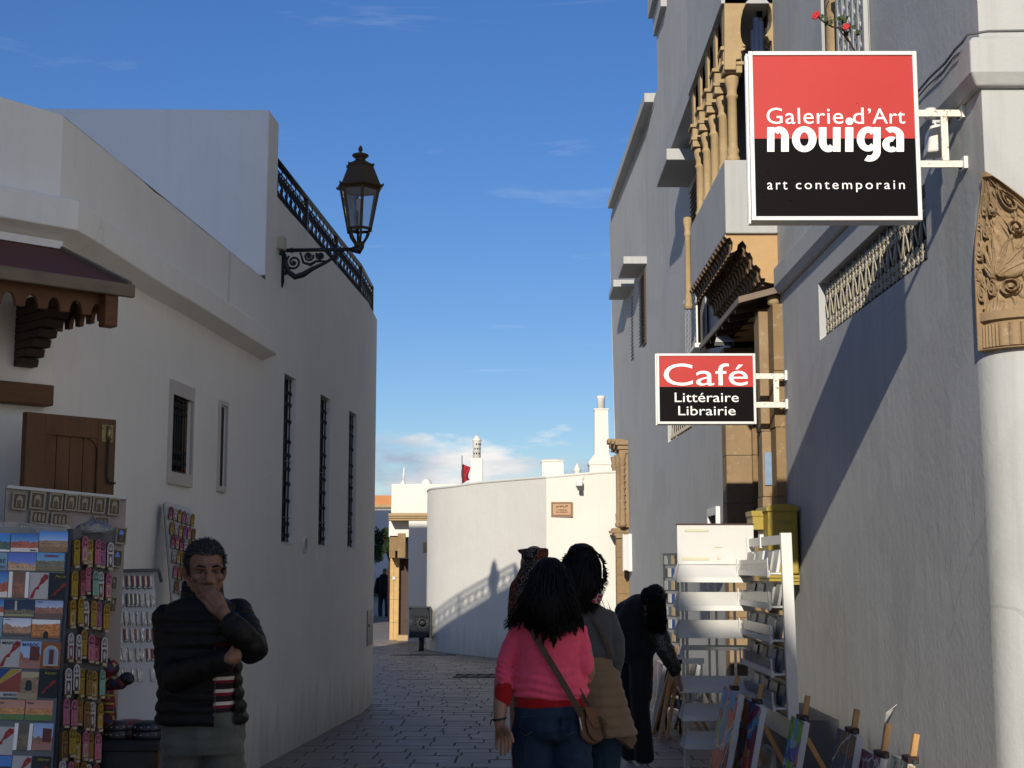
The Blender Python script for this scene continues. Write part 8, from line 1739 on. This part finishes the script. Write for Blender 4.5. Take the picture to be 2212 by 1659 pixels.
hr2 = body_loft([(1174, 1254, 12, .05, .04), (1180, 1256, 24, .08, .03), (1196, 1257, 33, .095, .02), (1220, 1258, 40, .105, .01), (1250, 1259, 41, .105, 0), (1275, 1256, 38, .095, .0), (1296, 1252, 32, .08, .0), (1308, 1250, 26, .06, .0)], D, 26, 3, exp=2.1)
hg = blob('hair', hr2, .0075, hairm, gw, 2, lambda c, n: .004 * noise.noise(V(c.x * 40, c.y * 40, c.z * 12)))
mb = MB()
def rootg(r): a = r.uniform(0, 2 * PI); x = 1260 + 44 * math.cos(a); y = 1230 + 48 * math.sin(a); return at(x, y, D - .02 + r.uniform(-.08, .04))
def endg(r, a): px, py = proj(a); dx, dy = px - 1260, py - 1225; L = math.hypot(dx, dy) + .1; k = r.uniform(2, 9); return at(px + dx / L * k + r.uniform(-3, 3), py + dy / L * k * .5 + r.uniform(8, 34) * (1 if py > 1215 else .25), a.y - .01)
strands(mb, rootg, endg, 620, .0026, .0, 8, .010)
def rootg2(r): return at(r.uniform(1215, 1288), r.uniform(1255, 1300), D - .085)
def endg2(r, a): px, py = proj(a); return at(px + r.uniform(-6, 8), py + r.uniform(10, 38), D - .115)
strands(mb, rootg2, endg2, 420, .0036, .012, 9, .012)
def rootc(r): a = r.uniform(PI * .02, PI * .98); k = r.uniform(.3, 1.0); return at(1257 + 36 * math.cos(a) * k, 1222 - 40 * math.sin(a) * k, D - .03 - .06 * (1 - k))
def endc(r, a): px, py = proj(a); u = (px - 1257) / 36; return at(1254 + u * r.uniform(34, 56) + r.uniform(-8, 4), 1288 + r.uniform(-12, 42) - 10 * u * u, D - .10 + .06 * u * u)
strands(mb, rootc, endc, 620, .0042, .06, 10, .015); mb.build('hair_strands', hairm, hg, kind='stuff')
t = NT('red_scarf'); p = t.pos(); v = t.n('ShaderNodeTexVoronoi', {'Vector': p, 'Scale': 38.0}, feature='DISTANCE_TO_EDGE'); t.set(color=t.mix(t.math('LESS_THAN', v.outputs[0], .07), (.20, .012, .03), (.42, .33, .32)), rough=.7); scm = t.m
mb = MB(); mb.prism([at(x, y, D - .13) for x, y in [(1276, 1300), (1292, 1282), (1304, 1282), (1300, 1296), (1294, 1304), (1282, 1303)]], V(0, .012, 0)); mb.build('neck_scarf', scm, gw, bevel=.004)
mb = body_loft([(1416, 1268, 54, .125), (1436, 1269, 56, .130), (1450, 1274, 62, .140), (1500, 1279, 68, .155), (1550, 1285, 77, .165), (1584, 1291, 84, .17), (1586, 1291, 82, .165)], D, 32, 8, .055, .046, 2.2)
def jf(c, n):
    px, py = proj(c); return .006 * noise.noise(c * 9)
tj = blob('tied_jacket', mb, .006, beige, gw, 1, jf)
mb = MB(); A = [(1318, 1575), (1352, 1578), (1374, 1586), (1378, 1600), (1368, 1622), (1356, 1612), (1340, 1600), (1322, 1590)]
mb.prism([at(x, y, D - .08) for x, y in A], V(-.02, .05, 0)); blob('jacket_corner', mb, .006, beige, tj, 3, wr(.006, 22))
mb = body_loft([(1425, 1268, 52, .10), (1500, 1270, 64, .125), (1560, 1270, 66, .13)], D, 22, 3)
for px in (1238, 1304): a = at(px, 1540, D); limb(mb, [a, V(a.x, D, a.z - .25), V(a.x, D + .02, .42), V(a.x, D + .02, .09)], [.085, .078, .06, .058], 8)
blob('jeans', mb, .008, denim, gw, 2, wr(.005, 13, .003, 9))
for px in (1238, 1304): shoes(gw, at(px, 1540, D).x, D, 0, M['white'], M['white'])

# ---------------------------------------------------------------- person in the patterned headscarf
D = 7.5
hsw = thing('person', 'person in a black, grey and rust patterned headscarf, half hidden behind the woman in pink', 'person', V(at(1150, 1500, D).x, D, gz(D)))
t = NT('patterned_scarf'); p = t.pos(); w_ = t.n('ShaderNodeTexNoise', {'Vector': p, 'Scale': 16.0, 'Detail': 1.0, 'Distortion': 1.8})
f = t.n('ShaderNodeMath', {0: t.math('MULTIPLY', w_.outputs[0], 9.0)}, operation='FRACT').outputs[0]; big = t.noise(p, 5, 2)
t.set(color=t.mix(t.math('GREATER_THAN', big, .52), t.ramp(f, [(0, (.010, .009, .009)), (.50, (.24, .20, .165)), (.72, (.014, .012, .012))], 'CONSTANT'), t.ramp(f, [(0, (.012, .010, .010)), (.45, (.26, .075, .035)), (.75, (.02, .015, .012))], 'CONSTANT')), rough=.85, spec=.2); psm = t.m
bd_ = MB(); bd_.ell(at(1154, 1222, D), (.075, .09, .105)); bd_.cap(at(1152, 1300, D), .05, at(1154, 1240, D), .05); bd_.ell(at(1152, 1370, D), (.13, .09, .24)); 
for px, s in ((1119, -1), (1198, 1)): bd_.chain([at(px, 1326, D), at(px + s * 2, 1400, D), at(px + s * 2, 1470, D + .1)], [.04, .034, .025])
for px in (1130, 1175): bd_.chain([at(px, 1440, D), V(at(px, 1440, D).x, D, .5), V(at(px, 1440, D).x, D, .1)], [.08, .06, .04])
blob('body', bd_, .008, skinw, hsw, 2)
mb = body_loft([(1470, 1160, 40, .12), (1400, 1160, 40, .12), (1345, 1158, 44, .12), (1318, 1156, 45, .11), (1300, 1152, 32, .08)], D, 22, 3)
for px, s in ((1119, -1), (1198, 1)): limb(mb, [at(px, 1326, D), at(px + s * 2, 1400, D), at(px + s * 2, 1465, D + .1)], [.052, .046, .04])
a = at(1162, 1460, D); limb(mb, [a, V(a.x, D, a.z - .3), V(a.x, D, .30)], [.12, .13, .14]); blob('coat', mb, .01, cloth('black_wool', (.010, .010, .011)), hsw, 2)
mb = body_loft([(1189, 1158, 20, .08), (1192, 1156, 25, .10), (1205, 1156, 27, .105), (1222, 1155, 27, .108), (1240, 1150, 33, .11), (1262, 1147, 42, .12), (1288, 1147, 49, .125), (1312, 1149, 53, .125), (1335, 1150, 52, .12), (1338, 1150, 50, .11)], D, 28, 4, exp=2.2)
blob('headscarf', mb, .007, psm, hsw, 2, lambda c, n: .007 * noise.noise(V(c.x * 14, c.y * 14, c.z * 8)) + .004 * math.sin(c.x * 60 + c.z * 25))
mb = body_loft([(1184, 1162, 16, .09), (1185, 1158, 26, .11), (1193, 1156, 29, .118), (1203, 1155, 29, .118), (1206, 1155, 27, .11)], D, 24, 3, exp=2.6); mb.prism([at(x, y, D - .04) for x, y in [(1124, 1186), (1148, 1185), (1150, 1196), (1140, 1199), (1130, 1195)]], V(-.02, .12, 0)); blob('cap', mb, .006, psm, hsw, 2)
for px in (1130, 1175): shoes(hsw, at(px, 1440, D).x, D, 0, M['iron'], M['iron'])

# ---------------------------------------------------------------- woman bending over the easels
D = 11.0
bw_ = thing('person', 'woman in black bending down over the easels, her long dark hair hanging forward', 'person', V(at(1375, 1500, D).x, D, gz(D)))
blk = cloth('black_cloth', (.007, .0072, .008), .7, .3, 12); t = NT('sequin_knit'); p = t.pos(); v = t.noise(p, 95, 3, .8); t.set(color=t.mix(t.math('GREATER_THAN', v, .62), (.012, .012, .010), (.36, .34, .28)), rough=.45); t.bump(t.noise(p, 60, 3), .4, .006); seq = t.m
bd_ = MB(); hc = at(1411, 1291, 10.82); bd_.ell(hc, (.075, .085, .10), Matrix.Rotation(.6, 3, 'Y')); bd_.cap(at(1396, 1315, 10.9), .05, hc, .055); bd_.chain([at(1362, 1395, D), at(1368, 1345, D - .03), at(1396, 1322, 10.92)], [.12, .12, .10])
arm_ = [at(1402, 1328, 10.86), at(1424, 1365, 10.82), at(1437, 1405, 10.8), at(1461, 1452, 10.8)]; limb(bd_, arm_, [.036, .034, .032, .022]); limb(bd_, [at(1398, 1325, 11.06), at(1416, 1372, 11.1), at(1440, 1420, 11.1)], [.036, .032, .022])
for px, dd in ((1382, 0), (1356, .18)): a = at(px, 1400, D + dd); bd_.chain([a, V(a.x - .01, D + dd, .55), V(a.x + .01, D + dd + .03, .1)], [.08, .055, .038])
wr_b = at(1462, 1455, 10.8); kn = [wr_b + V(.010 + .006 * k, -.02 + .014 * k, -.07) for k in range(4)]; hand(bd_, wr_b, kn, [(k + V(.012, 0, -.03), k + V(.016, .006, -.06)) for k in kn], [wr_b + V(-.012, -.02, -.03), wr_b + V(-.012, -.03, -.06), wr_b + V(-.004, -.03, -.085)], .0085, .026)
blob('body', bd_, .007, skinw, bw_, 3)
mb = MB(); mb.chain([at(1366, 1398, D), at(1364, 1352, D - .02), at(1378, 1322, D - .06), at(1398, 1322, 10.92)], [.13, .135, .125, .10], 20); mb.cap(at(1352, 1322, 11.02), .09, at(1378, 1312, 10.95), .10, 16); limb(mb, arm_[:2], [.065, .06]); jb_ = blob('jacket', mb, .008, blk, bw_, 3, wr(.006, 10))
mb = MB(); limb(mb, arm_[0:1] + arm_[1:], [.062, .062, .068, .046], 9); limb(mb, [at(1398, 1325, 11.06), at(1416, 1372, 11.1), at(1440, 1418, 11.1)], [.06, .056, .042], 9); blob('sleeve', mb, .007, seq, jb_, 2, wr(.008, 14, .005))
mb = MB(); mb.chain([at(1362, 1392, D), at(1384, 1395, D)], [.125, .125], 18)
for px, dd in ((1384, 0), (1356, .18)): a = at(px, 1405, D + dd); limb(mb, [a, V(a.x, D + dd, a.z - .3), V(a.x - .005, D + dd, .45), V(a.x + .02, D + dd + .02, .08)], [.10, .088, .070, .078], 8)
blob('trousers', mb, .009, blk, bw_, 3, wr(.006, 9, .003))
for px, dd in ((1386, -.03), (1356, .18)): shoes(bw_, at(px, 1500, D + dd).x + .02, D + dd, PI + .25, simple('grey_trainer', (.34, .34, .33), .6, .2, 30) if px > 1370 else bpy.data.materials['grey_trainer'], M['white'], .27)
hb = MB(); hb.ell(hc + V(0, 0, .008), (.082, .09, .102), Matrix.Rotation(.6, 3, 'Y')); hb.chain([at(1400, 1285, 10.8), at(1418, 1300, 10.76), at(1424, 1325, 10.76), at(1422, 1345, 10.76)], [.06, .07, .06, .03], 14)
hh = blob('hair', hb, .008, hairm, bw_, 2, lambda c, n: .003 * noise.noise(V(c.x * 50, c.y * 50, c.z * 10)))
def rb(r): return at(r.uniform(1396, 1436), r.uniform(1275, 1315), 10.74 + r.uniform(-.06, .04))
def eb(r, a): px, py = proj(a); return at(px + r.uniform(-2, 7), r.uniform(1335, 1372), 10.74)
mb = MB(); strands(mb, rb, eb, 420, .0045, .02, 5, .006); mb.build('hair_strands', hairm, hh, kind='stuff')
mb = MB(); g = at(1434, 1288, 10.74); mb.obox(g, V(.02, .01, 0), V(0, .06, 0), V(.004, 0, .024)); mb.tube([g + V(0, -.06, .005), g + V(-.07, -.05, .02)], .004, 5); mb.build('sunglasses', M['glass_dark'], label='dark sunglasses pushed up on the hair of the bending woman', cat='sunglasses', bevel=.006)

# ---------------------------------------------------------------- distant man
D = 51.0
fm = thing('person', 'distant man in a dark puffer jacket, jeans and a camouflage cap walking in the square', 'person', V(at(829, 1300, D).x, D, gz(D)))
g0 = gz(D); X = at(829, 1300, D).x; Y = D
def fp_(x, y, z): return V(X + x, Y + y, g0 + z)
bd_ = MB(); bd_.ell(fp_(.03, 0, 1.62), (.075, .09, .115)); bd_.ell(fp_(.03, -.095, 1.60), (.014, .02, .018)); bd_.cap(fp_(0, 0, 1.42), .055, fp_(.02, 0, 1.55), .055); bd_.ell(fp_(0, 0, 1.15), (.15, .10, .32))
for s in (-1, 1):
    bd_.chain([fp_(s * .19, 0, 1.38), fp_(s * .25, .02, 1.1), fp_(s * .26, -.04, .86)], [.045, .04, .03]); bd_.chain([fp_(s * .09, 0, .9), fp_(s * .11, -.08 if s > 0 else .04, .5), fp_(s * .10, .1 * s, .1)], [.09, .06, .042])
    w_ = fp_(s * .26, -.04, .85); kn = [w_ + V(0, -.02 + .014 * k, -.075) for k in range(4)]; hand(bd_, w_, kn, [(k + V(0, -.005, -.03), k + V(0, -.012, -.055)) for k in kn], [w_ + V(0, -.025, -.03), w_ + V(0, -.04, -.06), w_ + V(0, -.04, -.08)], .0085, .026)
fb = blob('body', bd_, .012, skinw, fm, 1)
for s in (-1, 1): mb = MB(); mb.ell(fp_(.03 + s * .03, -.085, 1.635), (.014, .01, .008), n=8, m=6); mb.build('eye', M['iron'], fb)
mb = MB(); mb.chain([fp_(0, 0, .88), fp_(0, 0, 1.1), fp_(0, 0, 1.38)], [.20, .20, .19], 16); mb.cap(fp_(.0, 0, 1.40), .10, fp_(.02, .01, 1.50), .09)
for s in (-1, 1): limb(mb, [fp_(s * .20, 0, 1.38), fp_(s * .26, .02, 1.1), fp_(s * .27, -.03, .9)], [.085, .075, .06], 8, .08, .06)
blob('jacket', mb, .012, jk, fm, 1, lambda c, n: .012 * abs(math.sin(c.z * 45)))
mb = MB(); mb.cap(fp_(-.07, 0, .9), .13, fp_(.07, 0, .9), .13)
for s in (-1, 1): limb(mb, [fp_(s * .09, 0, .86), fp_(s * .12, -.09 if s > 0 else .03, .5), fp_(s * .11, .1 * s, .09)], [.11, .085, .075])
blob('jeans', mb, .012, denim, fm, 1)
camo = simple('camo_cloth', (.16, .15, .11), .8, .6, 22, 0)
mb = MB(); mb.ell(fp_(.03, 0, 1.685), (.085, .10, .075)); mb.prism([fp_(.03 + x, y, 1.675) for x, y in ((-.07, -.07), (-.05, -.15), (0, -.17), (.05, -.15), (.07, -.07))], V(0, 0, .012)); mb.build('cap', camo, fm)
for s in (-1, 1): shoes(fm, X + s * .10, Y + .1 * s - .03, PI, camo, M['white'], .27)
